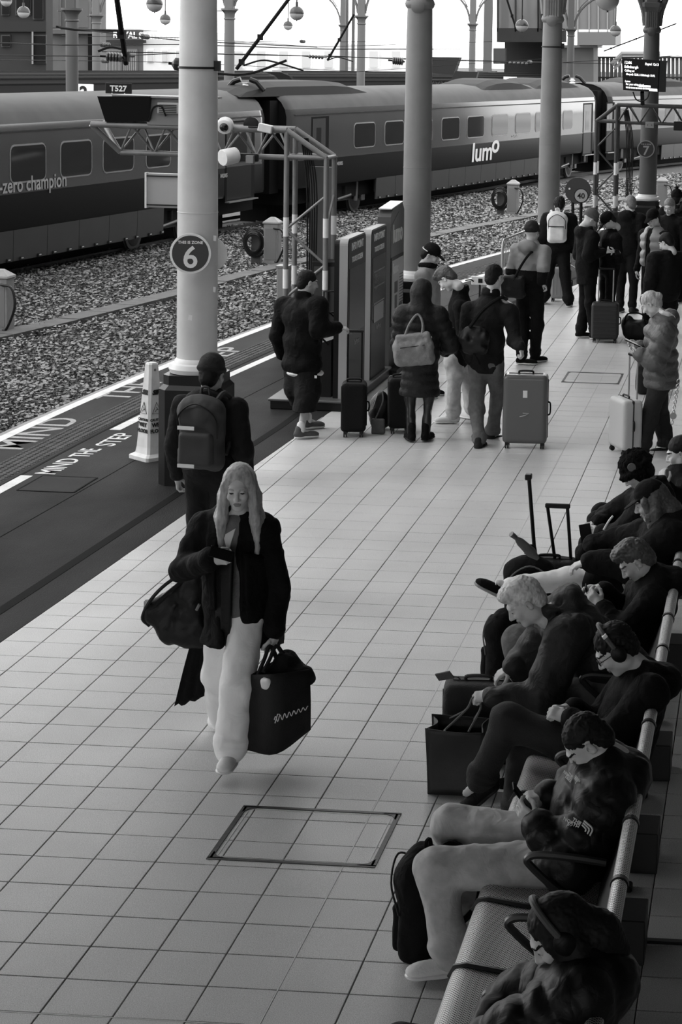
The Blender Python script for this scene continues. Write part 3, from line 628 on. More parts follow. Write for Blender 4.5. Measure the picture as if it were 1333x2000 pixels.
    for (s0, s1) in pods:
        b = MB(); st = [(s0, .15, .0), (s0+.5, .3, .12), (s0+1.4, .38, .24), (s0+2.2, .4, .28), (s1-2.2, .4, .28), (s1-1.2, .38, .22), (s1, .2, .0)]; V = []; n = 6
        for s, o, hh in st: V += [W(s, -.35, 2.56), W(s, -.42, 2.6+hh*.75), W(s, -.75, 2.66+hh), W(s, -1.95, 2.66+hh), W(s, -2.28, 2.6+hh*.75), W(s, -2.35, 2.56)]
        F = [(i*n+k, (i+1)*n+k, (i+1)*n+k+1, i*n+k+1) for i in range(len(st)-1) for k in range(n-1)]+[tuple(range(n-1, -1, -1)), tuple(range((len(st)-1)*n, len(st)*n))]
        pod = b.add(V, F).build('roof_pod', M('pod_grey', .02, .7, spec=.1), t)
        for s in np.arange(s0+2.4, s1-2.3, .5): MB().prism([W(s, -.44, 2.74), W(s+.3, -.44, 2.74), W(s+.3, -.74, 2.93), W(s, -.74, 2.93)], nn*.008).build('vent_slot', m_black, pod)
    for (s, h, sz, st, mm, off, *q) in texts:
        text(st, sz, W(s, .014, h), basis(d, z), mm, t, ext=.002, off=off, sx=q[0] if q else 1, shear=q[1] if q else 0)
    return t, W
def along(A, Bp, px_):  # distance along a coach side where image column px_ falls
    A = np.array(A, float); Bp = np.array(Bp, float); lo, hi = -40., 60.; d = (Bp-A)/np.linalg.norm(Bp-A)
    for _ in range(50):
        m_ = (lo+hi)/2
        if prj((*(A+d*m_), 1.))[0] < px_: lo = m_
        else: hi = m_
    return lo
E1 = np.array((-13.0, 50.3)); dd1 = np.array((1.03, 7.04)); dd1 /= np.linalg.norm(dd1); S1 = E1-dd1*26
w1 = [(along(S1, E1, a), along(S1, E1, c), 1.08, 1.78) for a, c in ((-170, -110), (-80, -15), (21, 88), (119, 178), (202, 260), (286, 332), (355, 395))]
L1 = 26
m_lt = M('livery_lettering', .34, .35); m_ltw = M('white_lettering', .72, .35)
coach(S1, E1, 'dark train coach at far left lettered net-zero champion', w1, doors=[(along(S1, E1, 440), along(S1, E1, 497))], pods=[(2, 9)], bog=[3.2, along(S1, E1, 352)], skirt=[(5.4, along(S1, E1, 322))],
      texts=[(along(S1, E1, -33), .88, .42, 'net-zero champion', m_lt, .006), (along(S1, E1, 430), .62, .14, '842005', m_lt, .002)])
S2 = np.array((-12.62, 51.2)); E2 = np.array((-6.75, 77.2)); A_ = lambda p: along(S2, E2, p)
w2 = [(A_(a), A_(c), 1.08, 1.74) for a, c in ((692, 732), (752, 788), (812, 844), (863, 897), (913, 945), (961, 992), (1007, 1036), (1046, 1070), (1100, 1118))]
coach(S2, E2, 'middle train coach lettered lumo in large white letters', w2, doors=[(A_(608), A_(642)), (A_(1139), A_(1158))], pods=[(A_(492), A_(742)), (A_(962), A_(1060)), (A_(1063), A_(1150))], bog=[A_(672)+.6, A_(1118)], skirt=[(A_(737), A_(1078))],
      texts=[(A_(921), .27, .86, 'lum', m_ltw, .018, 1.5, .1), (A_(960), .5, .84, 'o', m_ltw, .02, 1.6, .12), (A_(657), .62, .14, '842005', m_lt, .002), (A_(1000), .95, .1, 'travelling well', m_lt, .001)])
S3 = np.array((-6.35, 78.3)); dd3 = np.array((.33, .944)); E3 = S3+dd3*26; A3 = lambda p: along(S3, E3, p)
coach(S3, E3, 'farthest train coach passing behind the zone 7 column', [(A3(a), A3(c), 1.08, 1.74) for a, c in ((1212, 1228), (1236, 1252), (1262, 1280), (1300, 1318), (1326, 1345))], doors=[(A3(1184), A3(1200))], pods=[(3, 10)], bog=[3.6], skirt=[(5.6, 25)])
for (s_, Wd, Sx, Ex, lab) in ((A_(895), .0, S2, E2, 'a'),): pass
# rails of this line
rp = catmull([(S1[0]-.65-4, S1[1]-18, 0), (S1[0]-.65, S1[1], 0), (E1[0]-.6, E1[1], 0), ((S2+E2)[0]/2-.62, (S2+E2)[1]/2, 0), (E2[0]-.55, E2[1], 0), (E3[0]-.5, E3[1], 0)], 12)
tk = thing('railway_track', 'pair of steel rails under the standing train', 'track', (-12, 50, ZB))
for off in (0, -1.435):
    q_ = rp+np.array([off, 0, ZB+.03]); b = MB()
    for a, c in zip(q_[:-1], q_[1:]):
        n_ = np.array([c[1]-a[1], -(c[0]-a[0]), 0]); n_ /= np.linalg.norm(n_)
        b.prism([a-n_*.035, a+n_*.035, a+n_*.035+(0, 0, .09), a-n_*.035+(0, 0, .09)], c-a)
    b.build('rail', M('rail_top', .03, .6, metal=.3), tk)
b = MB(); MB().box((-13.5, 52, ZB+.0), (.9, 2, .01))
for a, c in zip(rp[:-1], rp[1:]):
    pass
# small roof gear between coaches
def gear(c, lab):
    t = thing('roof_insulator', lab, 'insulator', c); c = np.array(c, float)
    for k in (-1, 1): MB().tube([c+(k*.5, 0, 0), c+(k*.3, 0, .22), c+(k*.12, 0, .28)], .07, 8).build('cable_bend', m_black, t, smooth=True)
    MB().lathe([(.12, 0), (.06, .05), (.12, .1), (.06, .15), (.1, .2)], c, 12).build('insulator', m_ring, t, smooth=True)
gear((-13.6, 50.4, 2.72), 'black cable bends on roof at the near coach joint'); gear((-7.7, 76.5, 2.75), 'black cable bends on roof at the far coach joint')
# second dark train beyond
b2a = np.array((-24., 52.)); 
def far_train(A, Bp, lab, ztop=2.75):
    A = np.array([*A, 0.]); Bp = np.array([*Bp, 0.]); L = np.linalg.norm(Bp-A); d = (Bp-A)/L; nn = np.array([d[1], -d[0], 0]); z = np.array([0, 0, 1.]); t = thing('train_coach', lab, 'train', (A+Bp)/2+z*ZB); W = lambda s, o, h: A+d*s+nn*o+z*h
    k = ztop-2.76
    sec = [(0, -.3), (0, 2.0+k), (-.1, 2.25+k), (-.4, 2.55+k), (-.9, 2.7+k), (-1.8, 2.7+k), (-2.3, 2.55+k), (-2.6, 2.25+k), (-2.7, 2.0+k), (-2.7, -.3)]
    b = MB(); n = len(sec); b.add([W(0, o, h) for o, h in sec]+[W(L, o, h) for o, h in sec], [(i, i+1, n+i+1, n+i) for i in range(n-1)]+[tuple(range(n-1, -1, -1)), tuple(range(n, 2*n))]); b.build('body', M('far_train_body', .01, .8, spec=.08), t)
    for o, h in ((-.12, 2.32+k), (-.3, 2.5+k), (-.55, 2.62+k), (-.9, 2.71+k), (-1.4, 2.72+k)): MB().prism([W(.2, o-.03, h), W(.2, o+.03, h), W(.2, o+.03, h+.03), W(.2, o-.03, h+.03)], d*(L-.4)).build('roof_rib', M('roof_rib', .02, .8, spec=.1), t)
    MB().prism([W(.4, .0, 1.1), W(L-.4, 0, 1.1), W(L-.4, 0, 1.7), W(.4, 0, 1.7)], nn*.01).build('window_band', m_glass, t)
    MB().prism([W(-.01, -.3, 1.2), W(-.01, -2.4, 1.2), W(-.01, -2.4, 2.2), W(-.01, -.3, 2.2)], -d*.02).build('cab_window', m_glass, t)
far_train((-27.0, 62), (-21.5, 86), 'dark ribbed-roof train behind the left coach'); far_train((-21.2, 87.2), (-12.5, 112), 'dark ribbed-roof train behind the lumo coach')
# platform 2 deck with number signs
isl = thing('platform_deck', 'low far island platform between the trains', 'platform', (-19, 70, -1)); b = MB(); b.prism([(-25, 44, -.95), (-20.5, 44, -.95), (-12, 96, -.95), (-16.5, 96, -.95)], (0, 0, .95)); b.build('deck', M('far_deck', .03, .7), isl); MB().box((-18, 70, .01), (.3, 2, .01)).build('access_cover', m_dark, isl)
def num_sign(px_, py_, Y, s_, lab):
    c = OY(px_, py_, Y); t = thing('platform_number', lab, 'sign', c); MB().box(c, (.3, .03, .25), bev=.01).build('plate', M('far_white', .8, .5), t); text(s_, .5, c+(0, -.04, -.17), basis((1, 0, 0), (0, 0, 1)), m_black, t, 'numeral', .004, .02, align='CENTER')
    MB().cyl(c-(0, 0, .25), (c[0], Y, 0), .04).build('post', m_dark, t)
num_sign(164, 180, 60, '2', 'white square sign with black 2 at upper left'); num_sign(997, 161, 88, '1', 'white square sign with black 1 at upper right')
# ================================================================ far columns, lamps
def far_col(px_, Y, dia, ycap, lab, arches=(), m=None):
    m = M('far_column_shaded', .09, .6) if m is None else M('far_column_dark', .04, .6); r = dia/2/FPX*Y; c = OY(px_, 160, Y); x = c[0]; zc = OY(px_, ycap, Y)[2]  # paint darkened to imitate the shed's shade on these columns
    t = thing('column', lab, 'column', (x, Y, 0)); k = r/.17
    MB().lathe([(r, 0), (r, zc-.5*k), (r*.97, zc-.32*k), (r*1.15, zc-.3*k), (r*1.15, zc-.27*k), (r*1.0, zc-.25*k), (r*1.05, zc-.12*k), (r*1.45, zc-.02*k), (r*1.7, zc), (r*1.7, zc+.06*k)], (x, Y, 0), 20).build('shaft', m, t, smooth=True)
    b = MB(); loft(b, [octagon((x, Y), r*.9, r*.2, zc+.05*k), octagon((x, Y), r*.8, r*.2, zc+6)]); b.build('pier', m, t)
    for (sx, span, rise) in arches:
        pts = [(x+sx*r*.9, Y, zc+.15*k)]+[(x+sx*(r+span*(1-math.cos(a))), Y, zc+.15*k+rise*math.sin(a)) for a in np.linspace(.15, PI/2, 9)]
        MB().tube(pts, r*.3, 6).build('arch_rib', m, t, smooth=True); MB().tube([np.array(p)+np.array([sx*.0, 0, r*1.0]) for p in pts[2:]], r*.16, 5).build('arch_moulding', m, t, smooth=True)
    MB().lathe([(r*1.25, zc-.02), (r*1.3, zc-.05)], (x-r*1.2, Y, 0), 8).build('scroll', m_dark, t) 
    return t
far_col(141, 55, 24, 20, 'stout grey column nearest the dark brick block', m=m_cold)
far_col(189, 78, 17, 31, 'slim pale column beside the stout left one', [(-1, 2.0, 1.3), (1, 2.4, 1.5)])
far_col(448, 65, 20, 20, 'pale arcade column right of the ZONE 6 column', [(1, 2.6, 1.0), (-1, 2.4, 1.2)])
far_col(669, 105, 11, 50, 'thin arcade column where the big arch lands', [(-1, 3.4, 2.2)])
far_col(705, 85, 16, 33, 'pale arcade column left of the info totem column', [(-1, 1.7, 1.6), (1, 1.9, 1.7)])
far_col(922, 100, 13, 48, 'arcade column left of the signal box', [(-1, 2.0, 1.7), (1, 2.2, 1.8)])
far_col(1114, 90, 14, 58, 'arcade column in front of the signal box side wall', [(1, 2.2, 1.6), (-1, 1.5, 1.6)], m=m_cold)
t = thing('lattice_mast', 'thin grey mast left of the signal box', 'mast', (OY(952, 160, 108)[0], 108, 0)); c = OY(952, 160, 108); MB().box((c[0], 108, 5), (.22, .2, 5)).build('mast', M('mast_grey', .07, .6), t); MB().box((c[0], 108, 1.4), (.5, .4, 1.4)).build('base', M('mast_grey', .07), t)
t = thing('lattice_mast', 'pair of thin mast legs at the arch landing', 'mast', (OY(682, 160, 106)[0], 106, 0)); c = OY(683, 160, 106)
for k in (-.18, .18): MB().box((c[0]+k, 106, 5), (.07, .1, 5)).build('leg', M('mast_grey', .07), t)
m_globe = M('lamp_globe', .35, .25, coat=.3); m_lampcap = M('lamp_metal', .04, .35, metal=.7)
def globe(px_, py_, rp_, Y, lab, stem=1.5):
    c = OY(px_, py_, Y); r = rp_/FPX*Y; t = thing('globe_lamp', lab, 'lamp', c, group='hanging globe lamps'); del t['group']
    MB().lathe([(r*math.cos(a), r*math.sin(a)) for a in np.linspace(-PI/2+.05, .05, 9)], c, 24).build('glass_bowl', m_globe, t, smooth=True)
    MB().lathe([(r*1.06, -.02*r), (r*1.06, .06*r)]+[(r*1.02*math.cos(a), r*1.02*math.sin(a)) for a in np.linspace(.08, PI/2-.2, 7)]+[(r*.18, r*1.25), (r*.16, r*1.6)], c, 24).build('reflector_cap', m_lampcap, t, smooth=True)
    MB().cyl(c+(0, 0, r*1.5), c+(0, 0, r*1.5+stem), r*.1, n=8).build('stem', m_dark, t, smooth=True)
    MB().cyl(c+(0, 0, -r), c+(0, 0, -r*1.12), r*.08, n=6).build('finial', m_dark, t)
for (a, b_, r, Y, lab) in ((46, 24, 12, 60, 'globe lamp hanging before the dark brick block'), (12, 2, 11, 70, 'globe lamp cut by the top left corner'), (302, 8, 16, 45, 'large globe lamp left of the ZONE 6 column'), (323, 38, 10.5, 62, 'small globe lamp just below the large left one'), (580, 26, 14, 50, 'globe lamp under the big arch'), (563, 50, 9, 75, 'smallest globe lamp beside the one under the arch'), (1020, 50, 12.5, 55, 'globe lamp in front of the signal box windows'), (1188, -2, 23, 30, 'large globe lamp cut by the top edge left of column 7'), (1203, 60, 11, 62, 'globe lamp hanging near the signal box corner')):
    globe(a, b_, r, Y, lab)
# ================================================================ overhead line
m_wire = M('overhead_wire', .004, .7, spec=.1)
def wire(pts, r, lab, ins=()):
    P = np.array(pts, float); t = thing('overhead_wire', lab, 'wire', P[0]); MB().tube(P, r*.7, 5).build('wire', m_wire, t)
    for (k, l_, rr) in ins:
        i = int(k); p = P[i]+(P[min(i+1, len(P)-1)]-P[i])*(k-i); d = (P[min(i+1, len(P)-1)]-P[i]); d /= np.linalg.norm(d)
        b = MB(); [b.lathe([(rr*.4, 0), (rr, .01), (rr, .04), (rr*.4, .05)], p+d*(j*.09), 10, axis=d) for j in range(int(l_/.09))]; b.build('insulator', M('insulator_brown', .03, .4), t)
def wpx(l, Y0, Y1): # polyline through image points with depth ramp
    n = len(l); return [OY(a, b_, Y0+(Y1-Y0)*i/(n-1)) for i, (a, b_) in enumerate(l)]
W_ = [([(-20, 83), (120, 88), (360, 87), (640, 96), (900, 96)], 45, 75, .022, 'level contact wire crossing in front of the hotel'), ([(115, 53), (240, 67), (360, 80), (620, 92)], 45, 60, .02, 'wire sloping down past the hotel lettering'),
      ([(-20, 108), (200, 110), (360, 104), (500, 106), (700, 112), (1200, 125)], 48, 90, .02, 'lower contact wire running the whole width'), ([(120, 70), (360, 74), (480, 82), (620, 92), (1000, 80)], 60, 90, .014, 'thin upper wire behind the arcade'),
      ([(-20, 117), (120, 118), (360, 122), (700, 140), (1100, 112)], 48, 95, .014, 'thin lowest wire close above the train roofs'), ([(200, 101), (360, 104), (470, 107), (660, 110), (800, 116)], 55, 70, .02, 'wire with turnbuckles at mid height'),
      ([(800, 116), (1000, 121), (1100, 122), (1333, 108)], 60, 90, .02, 'wire tied to column behind the 40 sign'), ([(430, 84), (560, 80), (650, 82), (900, 79)], 62, 85, .012, 'thin registration wire with small clamps')]
for l, a, c, r, lab in W_: wire(wpx(l, a, c), r, lab, ins=[(1.3, .5, .07)])
def barp(p, q, Y0, Y1, r, lab, extra=()):
    a = OY(*p, Y0); c = OY(*q, Y1); t = thing('registration_arm', lab, 'overhead arm', a); MB().cyl(a, c, r, n=8).build('arm', m_wire, t, smooth=True)
    for f in (.55, .9): MB().box(a+(c-a)*f, (r*1.3, r*1.3, r*1.6)).build('clamp', m_wire, t)
    for e in extra: MB().tube(catmull([OY(x, y, Y1) for x, y in e], 4), r*.5, 5).build('dropper', m_wire, t, smooth=True)
barp((228, -5), (246, 124), 48, 50, .07, 'thick dark diagonal arm at upper left', [[(110, 52), (150, 58), (232, 60)], [(192, 100), (215, 92), (240, 96)], [(390, 140), (480, 145), (560, 118)]])
barp((566, -4), (462, 135), 52, 52, .05, 'long diagonal arm crossing under the big arch', [[(476, 128), (510, 118), (540, 122), (593, 138)]])
barp((692, 28), (640, 118), 60, 60, .035, 'short diagonal arm left of the totem column', [[(640, 118), (660, 112), (690, 120)]])
barp((990, -4), (1010, 60), 60, 60, .03, 'thin arm before the signal box windows'); barp((1322, 46), (1180, 100), 60, 60, .02, 'slanting stay right of the far column')
def turn(px0, px1, py_, Y, lab, sz=.1):
    a = OY(px0, py_, Y); c = OY(px1, py_+2, Y); t = thing('wire_insulator', lab, 'insulator', a); d = c-a; n = 5; b = MB()
    for k in range(n): b.lathe([(sz*.35, 0), (sz, .03), (sz, .06), (sz*.35, .09)], a+d*(k+.5)/n, 10, axis=d)
    b.build('sheds', M('insulator_brown', .03), t); MB().cyl(a-d*.3, c+d*.3, sz*.25, n=6).build('rod', m_wire, t)
turn(335, 352, 124, 17.9, 'dark clamp at left of the ZONE 6 column strap', .06); turn(205, 235, 110, 48, 'dark insulator near upper left arm', .12); turn(765, 785, 118, 60, 'pale ribbed insulator left of the totem column', .12); turn(600, 630, 110, 60, 'dark rod insulator under the big arch', .06)
turn(990, 1030, 123, 60, 'pale turnbuckle in front of signal box', .05); turn(1060, 1078, 108, 88, 'dark rod insulator on the side of the signal box', .06)
# ================================================================ buildings
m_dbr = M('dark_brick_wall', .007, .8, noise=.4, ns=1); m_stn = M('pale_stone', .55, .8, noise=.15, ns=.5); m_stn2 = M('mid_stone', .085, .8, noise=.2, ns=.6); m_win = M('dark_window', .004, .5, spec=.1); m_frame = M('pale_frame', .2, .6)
def block(px0, px1, Y, ztop, m, name, lab, dy=8, zb=-1, cat='building'):
    a = OY(px0, 150, Y)[0]; c = OY(px1, 150, Y)[0]; t = thing(name, lab, cat, ((a+c)/2, Y+dy/2, zb)); MB().box(((a+c)/2, Y+dy/2, (ztop+zb)/2), ((c-a)/2, dy/2, (ztop-zb)/2)).build('wall', m, t); return t, a, c
def pxbox(t, name, x0, x1, y0, y1, Y, m, th=.05, parent=None):
    P = [OY(x0, y1, Y), OY(x1, y1, Y), OY(x1, y0, Y), OY(x0, y0, Y)]; return MB().prism(P, (0, th, 0)).build(name, m, parent or t)
t, a, c = block(-60, 90, 92, 14, m_dbr, 'brick_block', 'dark brick building at the upper left corner', dy=.9)
for (x0, x1, y0, y1) in ((2, 18, -10, 30), (30, 60, -10, 30), (64, 84, -10, 38), (2, 20, 68, 92), (62, 90, 68, 124)):
    f = pxbox(t, 'window', x0, x1, y0, y1, 91.9, M('dim_frame', .02, .6), .08); pxbox(t, 'pane', x0+2, x1-2, y0+2, y1-2, 91.84, m_win, .04, f)
pxbox(t, 'stone_band', -60, 90, 42, 62, 91.8, M('band_dark', .004, .8), .2); pxbox(t, 'downpipe', 62, 64, 62, 125, 91.7, m_frame, .1)
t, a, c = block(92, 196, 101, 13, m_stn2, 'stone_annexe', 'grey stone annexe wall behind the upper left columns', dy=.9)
for (x0, x1) in ((90, 118), (132, 176)): f = pxbox(t, 'panel', x0, x1, -10, 58, 100.9, m_frame, .1); pxbox(t, 'recess', x0+3, x1-3, -10, 54, 100.8, m_stn2, .05, f)
pxbox(t, 'doorway', 172, 182, 66, 150, 100.85, m_win, .1); pxbox(t, 'cornice', 90, 200, 58, 66, 100.6, m_stn2, .3)
t, a, c = block(196, 280, 128, OY(196, 56, 128)[2], m_stn2, 'hotel_facade', 'grey end of the hotel lettered ROYAL STATION', dy=3)  # darker stone than the hotel's middle part
zt = OY(196, 56, 128)[2]
for (x0, x1, y0, y1) in ((196, 238, 96, 150), (240, 268, 96, 150)):
    f = pxbox(t, 'arcade_bay', x0, x1, y0, y1, 127.8, M('bay_grey', .13, .7), .2); 
    for k in range(7): u = x0+(x1-x0)*k/7; pxbox(t, 'glazing_bar', u, u+1.2, y0+3, y1, 127.7, m_frame, .05, f)
pxbox(t, 'cornice', 196, 282, 54, 58, 127.4, m_stn, .4); pxbox(t, 'cornice', 196, 282, 78, 84, 127.4, m_dbr, .4)
P = OY(221, 73, 127.3); text('ROYAL STATION HOTEL', .58, P, basis((1, 0, -.01), (0, 0, 1)), m_ring, t, off=.015, ext=.03, sx=.86)
t, a, c = block(280, 430, 128, OY(280, 60, 128)[2], m_stn, 'hotel_facade', 'hotel middle left of the column, coloured pale as if sunlit', dy=3)  # pale colour imitates washed-out brightness on this stretch of the hotel
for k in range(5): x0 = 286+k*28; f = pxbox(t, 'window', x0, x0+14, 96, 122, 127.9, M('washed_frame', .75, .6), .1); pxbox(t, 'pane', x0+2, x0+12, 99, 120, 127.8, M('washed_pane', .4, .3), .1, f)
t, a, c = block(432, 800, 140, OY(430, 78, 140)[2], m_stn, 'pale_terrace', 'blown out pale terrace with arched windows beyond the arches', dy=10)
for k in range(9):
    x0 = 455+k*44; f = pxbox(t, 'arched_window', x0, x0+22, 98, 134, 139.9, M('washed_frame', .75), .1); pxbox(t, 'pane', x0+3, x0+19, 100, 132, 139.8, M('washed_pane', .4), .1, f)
# signal box
t, a, c = block(985, 1062, 114, OY(1000, 50, 112)[2], m_dbr, 'signal_box', 'dark brick signal box tower with glazed upper bay', dy=9)
pxbox(t, 'side_wall', 1062, 1160, 92, 160, 112.5, m_stn2, 3); pxbox(t, 'cornice', 1062, 1168, 88, 93, 112.2, m_frame, 3.4)
pxbox(t, 'upper_bay', 971, 1100, 55, 82, 111.2, m_dbr, 2); pxbox(t, 'bay_apron', 1128, 1203, 62, 88, 111, M('bay_panel', .1, .6), 4)
f = pxbox(t, 'glazing', 971, 1203, -20, 56, 111.4, M('signal_glass', .1, .1), 2)
for u in (971, 1006, 1050, 1062, 1128, 1150, 1168, 1186, 1201): pxbox(t, 'mullion', u, u+2.5, -20, 62, 111.2, m_dbr if u < 1100 else m_frame, .2, f)
pxbox(t, 'blind', 1130, 1200, -20, 58, 111.35, M('bay_blind', .14, .7), .03, f); pxbox(t, 'hanging_cabinet', 964, 988, 94, 125, 111, M('grey_cabinet', .03, .6), .6)
pxbox(t, 'flue', 1056, 1060, -20, 56, 111, m_dark, .2)
# hoarding and footbridge at right
t = thing('slatted_fence', 'tall slatted fence beyond the departure screen', 'fence', (OY(1250, 150, 120)[0], 120, 0))
for k in range(24):
    u = 1160+k*8; pxbox(t, 'slat', u, u+6.5, 113, 160, 120+random.uniform(-.1, .1), M('fence_slat', .04, .7, noise=.4, ns=2), .12)
pxbox(t, 'rail', 1158, 1352, 110, 114, 119.8, m_dark, .15); pxbox(t, 'rail', 1158, 1352, 150, 153, 119.8, m_dark, .15)
t = thing('footbridge_rail', 'pale sloping bridge parapet behind the departure screen', 'bridge', (OY(1230, 110, 116)[0], 116, 3)); MB().tube([OY(1196, 126, 116), OY(1216, 105, 116), OY(1290, 105, 116)], .17, 6).build('handrail', m_frame, t); MB().tube([OY(1200, 135, 116), OY(1218, 118, 116), OY(1290, 118, 116)], .1, 6).build('lower_rail', m_frame, t)
# lattice signal structure right of totem column
t = thing('lattice_girder', 'low lattice girder carrying dark gear right of the totem column', 'girder', OY(890, 160, 95)); n = 9
A0 = OY(838, 157, 95); A1 = OY(945, 157, 95); B0 = OY(838, 168, 95); B1 = OY(940, 168, 95)
for p, q in ((A0, A1), (B0, B1)): MB().cyl(p, q, .05, n=6).build('chord', m_dark, t)
for k in range(n): MB().cyl(A0+(A1-A0)*k/n, B0+(B1-B0)*(k+.5)/n, .03, n=5).build('lacing', m_dark, t); MB().cyl(B0+(B1-B0)*(k+.5)/n, A0+(A1-A0)*(k+1)/n, .03, n=5).build('lacing', m_dark, t)
t = thing('signal_gear', 'tilted dark slab of equipment on the lattice girder', 'equipment', OY(872, 130, 95)); MB().prism([OY(840, 143, 95), OY(886, 146, 95), OY(898, 112, 95), OY(840, 111, 95)], (0, .8, 0)).build('slab', m_dark, t); MB().prism([OY(882, 154, 94.5), OY(930, 154, 94.5), OY(934, 140, 94.5), OY(890, 139, 94.5)], (0, .5, 0)).build('tray', m_dark, t)
# ================================================================ touch screens, totem
m_sil = M('brushed_silver', .36, .5, metal=.2); m_scr = M('dark_screen_glass', .006, .25, spec=.03); m_gloss = M('gloss_black', .005, .3, spec=.04); m_txt = M('screen_text', .95, .5); m_txd = M('dim_screen_text', .22, .5)
def kiosk(y0, y1, lab, zt=1.86, x=-4.475):
    t = thing('touch_screen', lab, 'info screen', (x-.1, (y0+y1)/2, 0)); n = []
    rr = [(a, b_) for a, b_ in ((y0, .0),)]
    def plate(y0, y1, z0, z1, r):
        P = []
        for cy, cz, a0 in ((y1-r, z1-r, 0), (y0+r, z1-r, 90)):
            for a in np.linspace(0, 90, 6): P.append((cy+r*math.cos(math.radians(a0+a)), cz+r*math.sin(math.radians(a0+a))))
        return P+[(y0, z0), (y1, z0)]
    MB().prism([(x-.09, a, b_) for a, b_ in plate(y0, y1, .1, zt, .07)], (.09, 0, 0)).build('silver_frame', m_sil, t)
    MB().prism([(x-.15, a, b_) for a, b_ in plate(y0+.02, y1-.02, .1, zt-.015, .06)], (.06, 0, 0)).build('back_shell', m_black, t)
    MB().prism([(x, a, b_) for a, b_ in plate(y0+.02, y1-.02, .12, zt-.02, .05)], (.006, 0, 0)).build('front_glass', m_gloss, t)
    s = MB().prism([(x+.006, y0+.07, .8), (x+.006, y1-.07, .8), (x+.006, y1-.07, zt-.33), (x+.006, y0+.07, zt-.33)], (.003, 0, 0)).build('screen', m_scr, t)
    B = basis((0, 1, 0), (0, 0, 1)); f = x+.009
    text('INFO POINT', .115, (f-.002, (y0+y1)/2, zt-.14), B, m_txt, t, align='CENTER', off=.003, sx=.95); text('TOUCH SCREEN', .085, (f-.002, (y0+y1)/2, zt-.27), B, m_txt, t, align='CENTER', off=.001, sx=.9)
    text('RailPoint', .085, (f-.002, (y0+y1)/2, .66), B, m_txd, t, align='CENTER', off=.002, sx=.9)
    return t, s, f, B
k1, s1_, f, B = kiosk(20.78, 21.72, 'nearer touch screen totem with silver frame reading INFO POINT')
k2, s2_, f, B = kiosk(22.02, 22.92, 'further touch screen totem half hidden behind the first', 1.85)
for z in (1.35, 1.17, .98): MB().box((f+.002, 22.47, z), (.002, .3, .007)).build('screen_rule', m_txd, k2)
text('Departures\nEdinburgh\nLondon', .075, (f, 22.2, 1.28), B, m_txd, k2, sx=.8); MB().box((f+.002, 22.45, .86), (.002, .28, .1)).build('screen_panel', M('screen_dim_panel', .06, .3), k2)
t = thing('screen_base', 'long low black plinth under the two touch screens', 'base', (-4.7, 21.8, 0)); MB().box((-4.86, 21.85, .05), (.42, 1.2, .05), bev=.01).build('plinth', m_black, t); MB().box((-4.86, 21.85, .105), (.44, 1.22, .012), bev=.005).build('top_plate', M('plinth_top', .09, .4), t)
t = thing('service_box', 'black sloped power box behind the nearer touch screen', 'box', (-4.85, 21, .12)); MB().prism([(-5.05, 20.85, .118), (-4.66, 20.85, .118), (-4.66, 20.85, .75), (-5.05, 20.85, .62)], (0, .5, 0)).build('body', m_black, t); MB().tube(catmull([(-4.68, 20.8, .7), (-4.78, 20.75, .85), (-4.7, 20.78, 1.05), (-4.64, 20.9, 1.0)], 6), .012, 6).build('cable', m_black, t)
MB().tube([(-4.64, 20.86, 1.05), (-4.74, 20.82, 1.05), (-4.74, 20.82, 1.28), (-4.64, 20.86, 1.28)], .01, 6).build('grab_loop', m_black, t)
t = thing('info_totem', 'tall dark lumo information totem with pale poster by the column', 'info totem', (-4.6, 23.9, 0)); x = -4.49; ya, yb = 23.25, 24.12
MB().prism([(x-.16, ya, .02), (x-.16, yb, .02), (x-.16, yb, 1.93), (x-.16, yb-.12, 2.02), (x-.16, ya+.12, 1.98), (x-.16, ya, 1.9)], (.16, 0, 0)).build('body', M('totem_grey', .07, .35), t)
MB().prism([(x, ya+.02, 1.4), (x, yb-.02, 1.4), (x, yb-.02, 1.86), (x, ya+.5, 1.93), (x, ya+.02, 1.78)], (.004, 0, 0)).build('header', M('totem_header', .11, .4), t)
MB().prism([(x-.16, ya+.05, 1.985), (x, ya+.05, 1.985), (x, yb-.08, 2.025), (x-.16, yb-.08, 2.025)], (0, 0, .012)).build('top_trim', m_ring, t)
text('lumo', .3, (x+.006, ya+.13, 1.58), basis((0, 1, 0), (0, 0, 1)), m_ring, t, off=.01)
MB().box((x+.002, (ya+yb)/2, .98), (.006, .4, .42)).build('poster_frame', m_black, t); po = MB().box((x+.01, (ya+yb)/2, .98), (.003, .35, .38)).build('poster', M('poster_paper', .55, .5), t)  # poster is plain pale paper
text('lumo', .17, (x+.014, ya+.13, 1.2), basis((0, 1, 0), (0, 0, 1)), m_ring, t, off=.006)
for (dy, z, hy, hz) in ((.32, 1.02, .1, .07), (.32, .84, .07, .08), (.62, .7, .1, .09)): MB().box((x+.014, ya+dy, z), (.002, hy, hz), bev=.001).build('poster_picture', M('poster_ink', .12, .5), t)
b = MB(); [b.box((x+.014, ya+.66, 1.15-.035*k), (.001, .12, .005)) for k in range(11)]; b.build('poster_text', M('poster_ink', .12), t)
text('lumo.co.uk', .09, (x+.003, ya+.1, .42), basis((0, 1, 0), (0, 0, 1)), m_ring, t, off=.002)
MB().box((-4.57, 23.68, .03), (.2, .55, .03)).build('foot', m_black, t)
